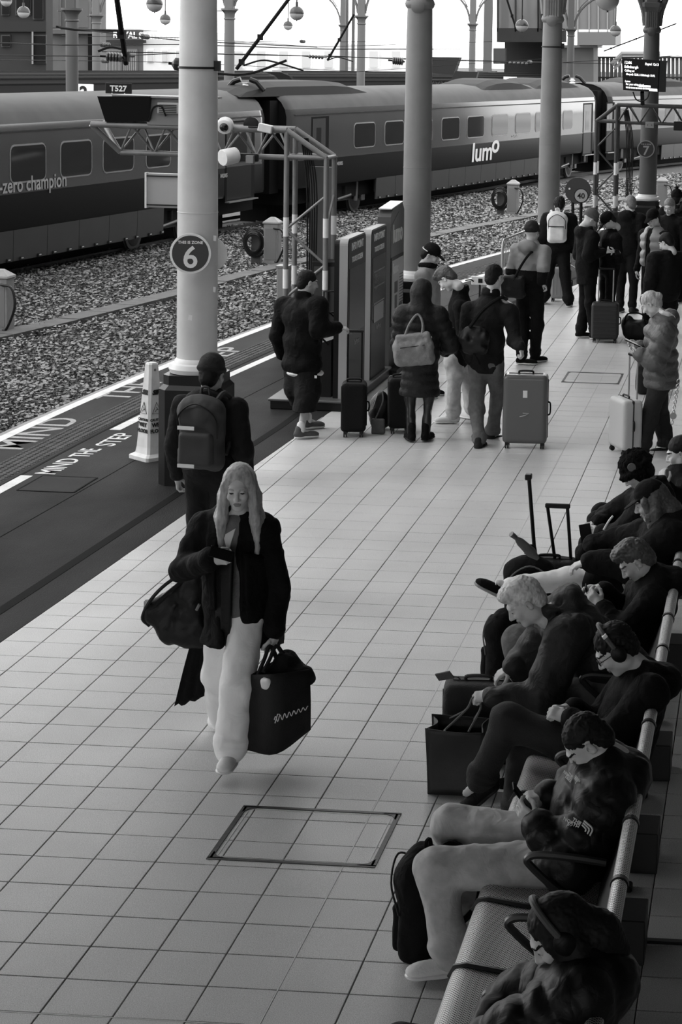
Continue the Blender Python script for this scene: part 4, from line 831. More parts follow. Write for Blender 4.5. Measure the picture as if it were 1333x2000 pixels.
t = thing('bollard_base', 'low black post foot behind the info totem', 'base', (-4.1, 25.4, 0)); MB().lathe([(.16, 0), (.16, .05), (.1, .08), (.1, .3), (.12, .32)], (-4.12, 25.3, 0), 20).build('stub', m_gloss, t, smooth=True); MB().lathe([(.12, .32), (.1, .36)], (-4.12, 25.3, 0), 20).build('cap', m_dark, t)
# ================================================================ wet floor cone
def cone(cx, cy):
    t = thing('wet_floor_cone', 'tall white four-sided caution wet floor cone beside the black plinth', 'caution cone', (cx, cy, 0)); R = np.array(Euler((0, 0, math.radians(-38))).to_matrix()); m = M('cone_plastic', .62, .45, noise=.12, ns=12, bump=.05)
    def sq(r, z, ch=.02): return [tuple(R@np.array([p, q, 0])+(cx, cy, z)) for p, q in ((r-ch, -r), (r, -r+ch), (r, r-ch), (r-ch, r), (-r+ch, r), (-r, r-ch), (-r, -r+ch), (-r+ch, -r))]
    b = MB(); loft(b, [sq(.155, 0), sq(.155, .035), sq(.115, .06), sq(.105, .12), sq(.05, .9), sq(.042, .915)]); b.build('body', m, t)
    for k, ang in enumerate((-38, 52)):
        th = math.radians(ang); nrm = np.array([math.sin(th), -math.cos(th), 0]) ; X = np.array([math.cos(th), math.sin(th), 0]); sl = (.105-.05)/.78
        Yd = np.array([0, 0, 1.])-nrm*sl; Yd /= np.linalg.norm(Yd); Bq = np.stack([X, Yd, np.cross(X, Yd)], 1)
        F = lambda z: np.array([cx, cy, 0])+nrm*(.105-(z-.12)*sl+.0055)+np.array([0, 0, z])
        text('SIR', .06, F(.62), Bq, m_black, t, align='CENTER', off=.004, shear=.3)
        text('CAUTION', .034, F(.37), Bq, m_black, t, align='CENTER', off=.0008); text('WET', .055, F(.315), Bq, m_black, t, align='CENTER', off=.0015); text('FLOOR', .05, F(.26), Bq, m_black, t, align='CENTER', off=.0015)
        tri_ = [F(.44)-X*.05, F(.44)+X*.05, F(.545)]; MB().tube([p+nrm*.001 for p in tri_], .0035, 4, closed=True).build('warning_triangle', m_black, t)
        MB().tube([F(.455)-X*.02, F(.48)+X*.0, F(.47)+X*.015, F(.5)-X*.003], .003, 4).build('slip_figure', m_black, t)
    p = np.array([cx, cy, 0])+np.array([math.sin(math.radians(52)), -math.cos(math.radians(52)), 0])*.055; MB().lathe([(.012, 0), (.012, .004)], (p[0], p[1], .85), 12, axis=(math.sin(math.radians(52)), -math.cos(math.radians(52)), 0)).build('hole', M('grey_hole', .15), t)
cone(-5.72, 17.95)
# ================================================================ bench
m_perf = bpy.data.materials.new('perforated_steel'); m_perf.use_nodes = True; n = m_perf.node_tree.nodes; l = m_perf.node_tree.links; bs_ = n['Principled BSDF']; bs_.inputs['Metallic'].default_value = .3; bs_.inputs['Roughness'].default_value = .38
ge = n.new('ShaderNodeNewGeometry'); mp = n.new('ShaderNodeMapping'); mp.inputs['Scale'].default_value = (1, 1, 1); mp.inputs['Rotation'].default_value = (0, 0, PI/4); l.new(ge.outputs['Position'], mp.inputs['Vector'])
vo = n.new('ShaderNodeTexVoronoi'); vo.voronoi_dimensions = '2D'; vo.inputs['Scale'].default_value = 95; vo.inputs['Randomness'].default_value = 0; l.new(mp.outputs[0], vo.inputs['Vector'])
cr_ = n.new('ShaderNodeValToRGB'); cr_.color_ramp.elements[0].position = .3; cr_.color_ramp.elements[1].position = .4; cr_.color_ramp.elements[0].color = (.02, .02, .02, 1); cr_.color_ramp.elements[1].color = (.8, .8, .8, 1); l.new(vo.outputs['Distance'], cr_.inputs['Fac']); l.new(cr_.outputs['Color'], bs_.inputs['Base Color'])
m_perfd = M('dark_perforated_steel', .05, .45, metal=.5, speck=.6, spn=220)
m_arm = M('dark_arm_rubber', .02, .35)
be = thing('bench', 'long steel bench of perforated seats with black dividers facing the tracks', 'bench', (-.8, 9.5, 0)); YB = 4.76; PB = .59; XR = -.465
prof = [(-.5, .415), (-.62, .405), (-.9, .425), (-1.04, .445), (-1.085, .435), (-1.105, .395)]
ns = 14
for k in range(ns):
    y0 = YB+k*PB+.012; y1 = YB+(k+1)*PB-.012; P = catmull([(a, 0, b_) for a, b_ in prof], 4); n_ = len(P); b = MB(); V = []
    for y in (y0, y1):
        for th in (0, -.012): V += [(p[0], y, p[2]+th) for p in P]
    q = n_; F = [(i, i+1, 2*q+i+1, 2*q+i) for i in range(q-1)]+[(q+i+1, q+i, 3*q+i, 3*q+i+1) for i in range(q-1)]+[(i+1, i, q+i, q+i+1) for i in range(q-1)]+[(2*q+i, 2*q+i+1, 3*q+i+1, 3*q+i) for i in range(q-1)]
    b.add(V, F).build('seat', m_perf, be, smooth=True)
    bp_ = [(-.6, .44), (-.545, .6), (-.5, .74), (-.485, .79)]; V = []; 
    for y in (y0, y1):
        for th in (0, .012): V += [(a+th, y, b_) for a, b_ in bp_]
    q = 4; F = [(i, 2*q+i, 2*q+i+1, i+1) for i in range(q-1)]+[(q+i, q+i+1, 3*q+i+1, 3*q+i) for i in range(q-1)]
    MB().add(V, F).build('backrest', m_perfd, be, smooth=True)
    MB().cyl((XR, y0+.01, .8), (XR, y1-.01, .8), .031, n=18).build('head_roll', m_perf, be, smooth=True)
for k in range(ns+1):
    y = YB+k*PB; b = MB(); b.tube([(a-.0, y, b_+.004) for a, b_ in prof[::-1]]+[(-.58, y, .46), (-.52, y, .62), (-.475, y, .77)], .014, 6).build('divider', m_arm, be, smooth=True)
    MB().cyl((XR, y-.013, .8), (XR, y+.013, .8), .036, n=18).build('collar', m_arm, be, smooth=True)
    if k in (3, 4, 5, 6, 7, 9, 11): MB().tube(catmull([(-.56, y, .63), (-.7, y, .645), (-.84, y, .65), (-.885, y, .63), (-.87, y, .6), (-.78, y, .52), (-.66, y, .44)], 4), .017, 8, closed=False).build('armrest', m_arm, be, smooth=True)
MB().box((-.8, YB+ns*PB/2, .36), (.05, ns*PB/2, .035), bev=.008).build('beam', m_black, be)
for k in range(1, ns, 2):
    y = YB+k*PB; MB().box((-.8, y, .18), (.035, .03, .16)).build('leg', m_black, be); MB().box((-.8, y, .015), (.28, .04, .015), bev=.008).build('foot', m_black, be)
for y in (8.12, 9.08, 10.3, 12.15, 13.9, 6.9): MB().box((-.49, y+.12, .1), (.075, .12, .1), bev=.004).build('dark_block', M('bench_block', .008, .5), be)  # plain dark blocks on the floor behind the bench
t = thing('floor_strip', 'black strip across the floor behind the bench', 'strip', (-.1, 8.36, 0)); MB().box((.1, 8.36, .004), (.52, .022, .004)).build('strip', m_black, t); MB().box((.1, 8.36, .0085), (.52, .012, .001)).build('ridge', m_dark, t)
# ================================================================ implicit-surface modeller (bodies, clothes, soft bags)
def NRM(v): v = np.array(v, float); return v/(np.linalg.norm(v)+1e-12)
class SDF:
    def __init__(s, vox): s.p = []; s.vox = vox; s.cuts = []
    def cap(s, a, b, ra, rb=None, k=.03, q=None, flat=None, sub=False, bow=0):
        s.p.append(('cap', np.array(a, float), np.array(b, float), ra, ra if rb is None else rb, k, q, flat, sub)); return s
    def chain(s, pts, rs, k=.03, q=None, flat=None):
        for i in range(len(pts)-1): s.cap(pts[i], pts[i+1], rs[i], rs[i+1], k, q, flat)
        return s
    def ell(s, c, r, R=None, k=.03, q=None, sub=False): s.p.append(('ell', np.array(c, float), np.array(r, float), np.eye(3) if R is None else np.array(R, float), None, k, q, None, sub)); return s
    def box(s, c, h, R=None, rd=.01, k=.01, sub=False): s.p.append(('box', np.array(c, float), np.array(h, float), np.eye(3) if R is None else np.array(R, float), rd, k, None, None, sub)); return s
    def tor(s, c, ax, R, r, k=.02, q=None, sc=(1, 1)): s.p.append(('tor', np.array(c, float), np.array(ax, float), R, r, k, q, sc, False)); return s
    def cut(s, pt, n): s.cuts.append((np.array(pt, float), NRM(n))); return s   # remove the side n points to
    def mesh(s, noise=0, nsc=.1, seed=0, noise2=0, nsc2=.03):
        h = s.vox; bbs = []
        for p in s.p:
            T = p[0]
            if T == 'cap': r = max(p[3], p[4]); lo = np.minimum(p[1], p[2])-r; hi = np.maximum(p[1], p[2])+r
            elif T == 'ell': e = np.sqrt(((p[3]*p[2])**2).sum(1)); lo = p[1]-e; hi = p[1]+e
            elif T == 'box': e = np.abs(p[3])@p[2]; lo = p[1]-e-p[4]*0; hi = p[1]+e+p[4]*0
            else: e = p[3]+p[4]; lo = p[1]-e; hi = p[1]+e
            bbs.append((lo-p[5]-3*h-.012, hi+p[5]+3*h+.012, p[-1]))
        lo = np.min([b_[0] for b_ in bbs if not b_[2]], 0); hi = np.max([b_[1] for b_ in bbs if not b_[2]], 0); n = np.maximum(((hi-lo)/h).astype(int)+2, 4)
        F = np.full(tuple(n), .5, np.float32)
        for p, (l_, h_, sub) in zip(s.p, bbs):
            i0 = np.clip(((l_-lo)/h).astype(int), 0, n); i1 = np.clip(((h_-lo)/h).astype(int)+1, 0, n)
            if (i1 <= i0).any(): continue
            ax = [lo[d]+h*np.arange(i0[d], i1[d]) for d in range(3)]
            X, Y, Z = np.meshgrid(*ax, indexing='ij'); X = X.astype(np.float32); T = p[0]; Pt = np.stack([X, Y, Z], -1)
            if T == 'cap':
                a, b, ra, rb = p[1:5]; ba = b-a; L2 = ba@ba+1e-12; pa = Pt-a; t = np.clip((pa@ba)/L2, 0, 1); w = pa-t[..., None]*ba
                if p[7] is not None:
                    nn, f = NRM(p[7][0]), p[7][1]; dn = w@nn; w = w+(1/f-1)*dn[..., None]*nn
                    d = np.linalg.norm(w, axis=-1)-(ra+(rb-ra)*t); d = d*np.clip(f+.15, 0, 1)
                else: d = np.linalg.norm(w, axis=-1)-(ra+(rb-ra)*t)
                if p[6]: d = d+p[6][0]*(1-2*np.abs(np.sin(PI*t*math.sqrt(L2)/p[6][1])))
            elif T == 'ell':
                q_ = (Pt-p[1])@p[3]; r = p[2]; k0 = np.linalg.norm(q_/r, axis=-1); k1 = np.linalg.norm(q_/(r*r), axis=-1)+1e-9; d = k0*(k0-1)/k1
                if p[6]: d = d+p[6][0]*(1-2*np.abs(np.sin(PI*q_[..., 2]/p[6][1])))
            elif T == 'box':
                q_ = np.abs((Pt-p[1])@p[3])-(p[2]-p[4]); d = np.linalg.norm(np.maximum(q_, 0), axis=-1)+np.minimum(q_.max(-1), 0)-p[4]
            else:
                a, b2, c = frame(p[2]); q_ = Pt-p[1]; u = (q_@a)/p[7][0]; v = (q_@b2)/p[7][1]; w = q_@c; d = np.sqrt((np.sqrt(u*u+v*v)-p[3])**2+w*w)-p[4]
            sl = tuple(slice(i0[d_], i1[d_]) for d_ in range(3)); f = F[sl]; k = p[5]
            if sub: dd = -d; hh = np.clip(.5-.5*(f-dd)/k, 0, 1); F[sl] = f+(dd-f)*hh+k*hh*(1-hh)
            else: hh = np.clip(.5+.5*(f-d)/k, 0, 1); F[sl] = f+(d-f)*hh-k*hh*(1-hh)
        if noise or noise2:
            rg = np.random.default_rng(seed+11)
            for am, scl in ((noise, nsc), (noise2, nsc2)):
                if not am: continue
                m = np.maximum((n*h/scl).astype(int)+3, 3); g_ = rg.normal(size=tuple(m)).astype(np.float32)
                for d_ in range(3):
                    t = np.arange(n[d_])*h/scl; i = t.astype(int); f = t-i; f = f*f*(3-2*f); g_ = np.moveaxis(g_, d_, 0); g_ = g_[i]*(1-f)[:, None, None]+g_[i+1]*f[:, None, None]; g_ = np.moveaxis(g_, 0, d_)
                F += am*g_
        if s.cuts:
            X, Y, Z = np.meshgrid(*[lo[d]+h*np.arange(n[d]) for d in range(3)], indexing='ij')
            for pt, nn in s.cuts: F = np.maximum(F, (X-pt[0])*nn[0]+(Y-pt[1])*nn[1]+(Z-pt[2])*nn[2])
        for d_ in range(3): Fm = np.moveaxis(F, d_, 0); Fm[0] = .5; Fm[-1] = .5
        return nets(F, lo, h)
def nets(F, lo, h):
    S = F < 0; nx, ny, nz = F.shape
    cs = [S[dx:nx-1+dx, dy:ny-1+dy, dz:nz-1+dz] for dx in (0, 1) for dy in (0, 1) for dz in (0, 1)]; sm = sum(c.astype(np.int8) for c in cs); act = (sm > 0) & (sm < 8); idx = np.argwhere(act)
    if len(idx) == 0: return np.zeros((0, 3)), np.zeros((0, 4), int)
    ids = np.full(act.shape, -1, np.int64); ids[act] = np.arange(len(idx)); co = np.array([(a, b, c) for a in (0, 1) for b in (0, 1) for c in (0, 1)])
    fv = np.stack([F[idx[:, 0]+a, idx[:, 1]+b, idx[:, 2]+c] for a, b, c in co], 1); acc = np.zeros((len(idx), 3)); cnt = np.zeros(len(idx))
    for i in range(8):
        for j in range(i+1, 8):
            if np.abs(co[i]-co[j]).sum() == 1:
                m = (fv[:, i] < 0) != (fv[:, j] < 0); t = fv[m, i]/(fv[m, i]-fv[m, j]); acc[m] += co[i]+(co[j]-co[i])*t[:, None]; cnt[m] += 1
    V = lo+h*(idx+acc/cnt[:, None]); Q = []
    for d in range(3):
        a = np.take(S, range(0, S.shape[d]-1), d); b = np.take(S, range(1, S.shape[d]), d); e = np.argwhere(a != b); o1, o2 = (d+1) % 3, (d+2) % 3
        e = e[(e[:, o1] > 0) & (e[:, o2] > 0) & (e[:, o1] < F.shape[o1]-1) & (e[:, o2] < F.shape[o2]-1)]; q = []
        for s1, s2 in ((0, 0), (1, 0), (1, 1), (0, 1)): r = e.copy(); r[:, o1] -= s1; r[:, o2] -= s2; q.append(ids[r[:, 0], r[:, 1], r[:, 2]])
        q = np.stack(q, 1); inside = a[e[:, 0], e[:, 1], e[:, 2]]; q[~inside] = q[~inside][:, ::-1]; Q.append(q)
    Q = np.concatenate(Q); Q = Q[(Q >= 0).all(1)]; return V, Q
def soft(s, name, mat, parent, **k):
    V, Q = s.mesh(**k); return mk(name, V, Q, mat, parent, True)
# ---------------------------------------------------------------- head
HEADS = {}
def head_geo(vox, female=False, beard=False):
    key = (vox, female)
    if key in HEADS: return HEADS[key]
    j = .92 if female else 1.
    s = SDF(vox); s.ell((0, -.015, .035), (.073, .094, .083), k=.03).ell((0, .028, -.035), (.057*j, .062, .082), k=.035).ell((0, .066, -.098), (.024*j, .018, .016), k=.03)
    s.ell((.052*j, .0, -.062), (.016, .03, .03), k=.03).ell((-.052*j, .0, -.062), (.016, .03, .03), k=.03)
    s.ell((0, .083, .03), (.048, .014, .010), k=.02).ell((.034, .072, -.024), (.022, .018, .02), k=.025).ell((-.034, .072, -.024), (.022, .018, .02), k=.025)
    for x in (-.03, .03): s.ell((x, .1, .008), (.017, .02, .011), k=.014, sub=True)
    s.cap((0, .09, .016), (0, .111, -.026), .0075, .0125, k=.012).ell((.012, .1, -.03), (.009, .01, .007), k=.008).ell((-.012, .1, -.03), (.009, .01, .007), k=.008)
    for x in (-.03, .03): s.ell((x, .0785, .007), (.0145, .0135, .0115), k=.003)
    s.ell((0, .09, -.058), (.022, .009, .0055), k=.006).ell((0, .088, -.067), (.019, .009, .006), k=.006).ell((0, .099, -.0625), (.024, .006, .0016), k=.003, sub=True)
    for x in (-1, 1):
        R = np.array(Euler((math.radians(-12), 0, math.radians(-18*x))).to_matrix()); s.ell((x*.079, -.008, -.004), (.007, .019, .031), R, k=.008).ell((x*.085, -.003, -.002), (.006, .009, .017), R, k=.006, sub=True)
    s.cap((0, -.02, -.05), (0, -.035, -.15), .052*j, .055*j, k=.03)
    V, Q = s.mesh(); c = V[Q].mean(1); mi = np.zeros(len(Q), np.int32)
    for x in (-.03, .03):
        mi[((c[:, 0]-x)**2/.0125**2+(c[:, 2]-.0065)**2/.0055**2 < 1) & (c[:, 1] > .075)] = 1
        mi[(np.abs(c[:, 0]-x*1.08) < .019) & (np.abs(c[:, 2]-.029-(.003-.25*(np.abs(c[:, 0])-.03)**2/.02)) < .0045) & (c[:, 1] > .05)] = 2
    mi[(c[:, 0]**2/.024**2+(c[:, 2]+.062)**2/.011**2 < 1) & (c[:, 1] > .085)] = 3
    HEADS[key] = (V, Q, mi); return HEADS[key]
m_eye = M('eye_dark', .03, .3); 
def skin(v): return M('skin_%d' % int(v*100), v*1.35, .55, noise=.08, ns=30, spec=.3)
def hand_sdf(s, W, Rm, curl=.5, sc=1., side=1, thumb=1., spread=1.):
    """Rm columns: x toward thumb, y along fingers, z back of hand"""
    W = np.array(W, float); Rm = np.array(Rm, float); L = lambda x, y, z: W+Rm@(np.array([x, y, z])*sc)
    s.box(L(0, .045, 0), np.array([.036, .042, .012])*sc, Rm, rd=.011*sc, k=.012).cap(L(0, -.03, 0), L(0, .02, 0), .024*sc, .026*sc, k=.02)
    for i, (x, ln, r) in enumerate(((.028, .070, .0088), (.0095, .078, .0092), (-.0095, .073, .0088), (-.027, .057, .0078))):
        a = 0.; p = np.array([x, .082, 0.]); d0 = (x*.9)*spread; pts = [L(x, .06, 0)]
        for seg, f in ((.44, .9), (.31, 1.2), (.25, .8)):
            pts.append(L(*p)); a += curl*f*1.15*(1+.06*i); p = p+ln*seg*np.array([d0*math.cos(a), math.cos(a), -math.sin(a)])
        pts.append(L(*p)); s.chain(pts, [r*sc*1.05, r*sc*1.06, r*sc, r*sc*.92, r*sc*.8], k=.004)
    t = thumb; s.chain([L(.02, .015, -.005), L(.043, .035, -.012), L(.052, .062, -.012-.02*t), L(.045, .088, -.012-.034*t)], [.013*sc, .012*sc, .0105*sc, .009*sc], k=.006); return s
# ---------------------------------------------------------------- figure
def interp(a, b, t): return np.array(a, float)*(1-t)+np.array(b, float)*t
TMPL = dict(anL=(-.1, -.02, .085), anR=(.1, -.02, .085), knL=(-.1, .02, .5), knR=(.1, .02, .5), hiL=(-.09, 0, .93), hiR=(.09, 0, .93), pel=(0, 0, .97), nek=(0, -.01, 1.47), hed=(0, .03, 1.635), shL=(-.185, -.01, 1.41), shR=(.185, -.01, 1.41), elL=(-.24, -.03, 1.13), elR=(.24, -.03, 1.13), wrL=(-.25, .05, .9), wrR=(.25, .05, .9), toL=(-.12, .2, .02), toR=(.12, .2, .02))
def figure(lab, foot=None, h=1.75, yaw=0., J=None, Y=None, hy=None, hp=0., hr=0., vox=.012, det=.0055, sk=.4, female=False, build=1., arms=1.,
           top=None, legs=None, shoes=None, hair=None, hat=None, hands=None, name='person', legs_on=True, extra=None, skirt=None, hairmat=None):
    """J: overrides, world points or ('p', px, py, Y)"""
    sc_ = h/1.75; cy, sy = math.cos(math.radians(yaw)), math.sin(math.radians(yaw)); fwd = np.array([sy, cy, 0]); rgt = np.array([cy, -sy, 0]); foot = np.array(foot, float)
    if len(foot) == 2: foot = np.r_[foot, 0]
    P = {k: foot+sc_*(rgt*v[0]*(build if 'sh' in k or 'el' in k or 'wr' in k or 'hi' in k else 1)+fwd*v[1]+np.array([0, 0, v[2]])) for k, v in TMPL.items()}
    for k, v in (J or {}).items(): P[k] = OY(v[1], v[2], v[3]) if isinstance(v, tuple) and v[0] == 'p' else np.array(v, float)
    if J and 'nek' in J:
        if 'hed' not in J: P['hed'] = P['nek']+(0, 0, .165)
    if J and 'pel' in J and 'hiL' not in J: P['hiL'] = P['pel']-rgt*.09*sc_; P['hiR'] = P['pel']+rgt*.09*sc_
    if J and 'nek' in J and 'shL' not in J:
        up = NRM(P['nek']-P['pel']); P['shL'] = P['nek']-rgt*.185*sc_*build-up*.06; P['shR'] = P['nek']+rgt*.185*sc_*build-up*.06
    t = thing(name, lab, 'person', (float(foot[0]), float(foot[1]), 0.)); t.location.z = min(0, foot[2]) if foot[2] < 0 else 0
    b = build; up = NRM(P['nek']-P['pel']); rt = NRM(P['shR']-P['shL']); fw = np.cross(up, rt); fw = NRM(fw); rt = np.cross(fw, up); TB = np.stack([rt, fw, up], 1)
    # head frame
    hy_ = math.radians(yaw if hy is None else hy); hpr = math.radians(hp); hx = np.array([math.cos(hy_), -math.sin(hy_), 0]); hf = np.array([math.sin(hy_)*math.cos(hpr), math.cos(hy_)*math.cos(hpr), -math.sin(hpr)]); hu = np.cross(hx, hf)
    if hr: c_, s_ = math.cos(math.radians(hr)), math.sin(math.radians(hr)); hx, hu = hx*c_+hu*s_, hu*c_-hx*s_
    HB = np.stack([hx, hf, hu], 1); hs = sc_**.5*1.0; HC = P['hed']; hl = lambda v: HC+HB@(np.array(v, float)*hs)
    S_ = skin(sk); hm = hairmat or M('hair_dark', .025, .5)
    # continuous body
    s = SDF(max(vox, .012)*1.25); k_ = .03
    s.ell(interp(P['pel'], P['nek'], .7), (.125*b, .085, .2), TB, k=.06).ell(interp(P['pel'], P['nek'], .2), (.12*b, .085, .16), TB, k=.06).chain([interp(P['pel'], P['nek'], .92), P['nek'], hl((0, -.03, -.11))], [.06, .048, .048], k=.04)
    for q in 'LR':
        s.chain([P['sh'+q], P['el'+q], P['wr'+q]], [.046, .036, .026], k=k_); s.chain([interp(P['hi'+q], P['pel'], .2), P['kn'+q], P['an'+q]], [.07, .045, .034], k=k_)
        s.cap(interp(P['nek'], P['pel'], .1), P['sh'+q], .05, .045, k=.03); a_ = P['an'+q]; s.cap(a_, a_+(P['to'+q]-a_)*.35, .028, .022, k=.02)
    V, Q = s.mesh(); parts = [(V, Q, np.zeros(len(Q), np.int32))]
    hv, hq, hm_ = head_geo(det, female); parts.append((HC+(hv*hs)@HB.T, hq, hm_))
    for q, (fd, bd, cu) in (hands or {}).items():   # fingers dir, back-of-hand dir, curl
        y = NRM(fd); z = np.array(bd, float); z = NRM(z-(z@y)*y); x = np.cross(y, z); Rm = np.stack([x, y, z], 1)
        if (q == 'R'): Rm[:, 0] *= -1   # thumb on the other side
        hsd = SDF(min(.0055, det*.9)); hand_sdf(hsd, P['wr'+q]+y*.01, Rm, cu, .95*sc_); V, Q = hsd.mesh(); parts.append((V, Q, np.zeros(len(Q), np.int32)))
    off = 0; AV, AQ, AM = [], [], []
    for V, Q, m_ in parts: AV.append(V); AQ.append(Q+off); AM.append(m_); off += len(V)
    mk('body', np.concatenate(AV), np.concatenate(AQ), S_, t, True, mats=[S_, m_eye, hm, M('lip_%d' % int(sk*100), sk*.55, .4)], mi=np.concatenate(AM))
    # trousers
    if legs:
        s = SDF(vox); rT, rK, rA = legs.get('r', (.088, .066, .055)); m = legs['m']; kk = .045; bb = .5+.5*b
        s.ell(P['pel'], (.165*bb, .118*bb, .13), TB if legs.get('tb') else np.stack([rgt, fwd, (0, 0, 1)], 1), k=.06)
        for q in 'LR':
            hip = interp(P['hi'+q], P['pel'], .1); an = P['an'+q]+(P['kn'+q]-P['an'+q])*legs.get('crop', .05)
            s.chain([hip, P['kn'+q], an], [rT*1.12*bb, rK*bb, rA], k=kk)
            if legs.get('bag', .006): s.tor(interp(an, P['kn'+q], .12), P['kn'+q]-an, rA*.93, .018, k=.02).tor(interp(an, P['kn'+q], .03), P['kn'+q]-an, rA*.95, .014, k=.015)
        zc = legs.get('zcut', .035 if max(P['anL'][2], P['anR'][2]) < .3 else None)
        if zc: s.cut((0, 0, zc), (0, 0, -1))
        soft(s, legs.get('n', 'trousers'), m, t, noise=legs.get('ns', .005), nsc=.11, noise2=.0022, nsc2=.035, seed=hash(lab) % 997 if False else len(lab))
    if shoes:
        for q in 'LR':
            a = P['an'+q]; to = P['to'+q]; d = to-a; d[2] = min(d[2], 0)*0 if abs(a[2]-.085*sc_) < .06 else d[2]; d = NRM(d); up_ = np.array([0, 0, 1.]) if abs(d[2]) < .3 else NRM(np.array([0, 0, 1.])-d*d[2]); sd = np.cross(d, up_); Rm = np.stack([sd, d, up_], 1); gz = a-up_*.085*sc_; f = lambda x, y, z: gz+Rm@(np.array([x, y, z])*sc_)
            s = SDF(min(vox, .009)); s.ell(f(0, -.02, .045), (.040, .06, .045), Rm, k=.03).ell(f(0, .08, .035), (.044, .08, .036), Rm, k=.03).ell(f(0, .15, .03), (.042, .05, .028), Rm, k=.03).cap(f(0, -.02, .05), f(0, -.02, shoes.get('hgt', .1)), .038, .040, k=.02).cut(f(0, 0, .014), -up_)
            sh = soft(s, 'shoe', shoes['m'], t)
            s = SDF(min(vox, .009)); s.cap(f(0, -.03, .012), f(0, .16, .012), .043, .043, k=.01, flat=(up_, .32)).cap(f(0, .05, .012), f(0, .14, .012), .048, .046, k=.01, flat=(up_, .32)); soft(s, 'sole', shoes.get('s', m_ring), sh)
            if shoes.get('lace'): 
                for j in range(4): MB().tube([f(-.022, .03+.022*j, .078-.006*j), f(0, .035+.022*j, .088-.007*j), f(.022, .03+.022*j, .078-.006*j)], .004, 4).build('lace', m_ring, sh)
    # jacket / coat
    if top:
        s = SDF(vox); m = top['m']; q_ = top.get('q'); rs = top.get('r', (.075, .064, .05)); pf = top.get('puff', 0.); hem = top.get('hem', .08); C1 = interp(P['pel'], P['nek'], .72); Lt = np.linalg.norm(P['nek']-P['pel'])
        qe = (q_[0], q_[1]) if q_ else None
        s.ell(C1, (.178*b+pf, .122*b+pf, .2), TB, k=.07, q=qe).ell(interp(P['pel'], P['nek'], .35), (.162*b+pf, .125*b+pf, .2), TB, k=.07, q=qe).ell(interp(P['pel'], P['nek'], .05), (.172*b+pf, .13*b+pf, .17), TB, k=.07, q=qe)
        hb = P['pel']-up*hem if hem < .2 else P['pel']-np.array([0, 0, hem])
        if hem >= .2: s.cap(P['pel'], hb, .14*b+pf, .15*b+pf+top.get('flare', 0), k=.06, q=qe, flat=(fwd, .8))
        s.cap(P['shL'], P['shR'], .062+pf*.5, None, k=.05).cap(interp(P['nek'], P['pel'], .03), interp(P['nek'], P['pel'], .2), .075, .1, k=.05)
        ar = SDF(vox)
        for q in 'LR':
            e = P['wr'+q]+(P['el'+q]-P['wr'+q])*top.get('cuff', .06); qa = (q_[0], q_[1]) if q_ else None
            ar.chain([P['sh'+q], P['el'+q], e], [rs[0]+pf*.6, rs[1]+pf*.6, rs[2]+pf*.2], k=.035, q=qa).tor(e, P['el'+q]-e, rs[2]*.8, .012, k=.012)
            s.cap(P['sh'+q], interp(P['sh'+q], P['el'+q], .55), rs[0]+pf*.6-.001, rs[1]+pf*.6-.004, k=.05, q=qa)
        s.tor(P['nek']+up*.005-fw*.01, up+fw*.25, .062, top.get('col', .02), k=.03).tor(P['nek']+up*.035-fw*.012, up+fw*.3, .06, top.get('col', .02)*.9, k=.02)
        if top.get('hood'): s.ell(P['nek']-fw*.105+up*.01, (.13, .075, .085), TB, k=.04).tor(P['nek']-fw*.045+up*.02, up-fw*.5, .1, .028, k=.03)
        if top.get('hoodup'): s.ell(hl((0, -.025, .03)), (.105, .115, .125), HB, k=.04).cap(hl((0, -.05, -.03)), P['nek']-fw*.03, .095, .11, k=.05).ell(hl((0, .12, -.01)), (.07, .08, .1), HB, k=.03, sub=True)
        s.cut(hb, -up if hem < .2 else (0, 0, -1))
        if top.get('slot'): s.box(interp(P['pel'], P['nek'], .35)+fw*.2-up*.15, (top['slot'], .15, .62), TB, rd=.02, k=.02, sub=True)
        nk = dict(noise=top.get('ns', .005), nsc=.09, noise2=.0025, nsc2=.03)
        V1, Q1 = s.mesh(seed=len(lab), **nk); V2, Q2 = ar.mesh(seed=len(lab)+5, **nk); jk = mk(top.get('n', 'jacket'), np.concatenate([V1, V2]), np.concatenate([Q1, Q2+len(V1)]), m, t, True)
        if top.get('two'):
            m2, zt = top['two']; jk.data.materials.append(m2); zc = np.zeros(len(jk.data.polygons)*3); jk.data.polygons.foreach_get('center', zc); zc = zc.reshape(-1, 3)[:, 2]+t.location.z; ii = (zc > zt).astype(np.int32)
            jk.data.polygons.foreach_set('material_index', ii)
        if top.get('zip'): MB().tube([P['nek']+fw*.12*1-up*.03, interp(P['pel'], P['nek'], .5)+fw*(.145*b+pf), P['pel']+fw*(.15*b+pf)], .005, 5).build('zip', m_dark, jk)
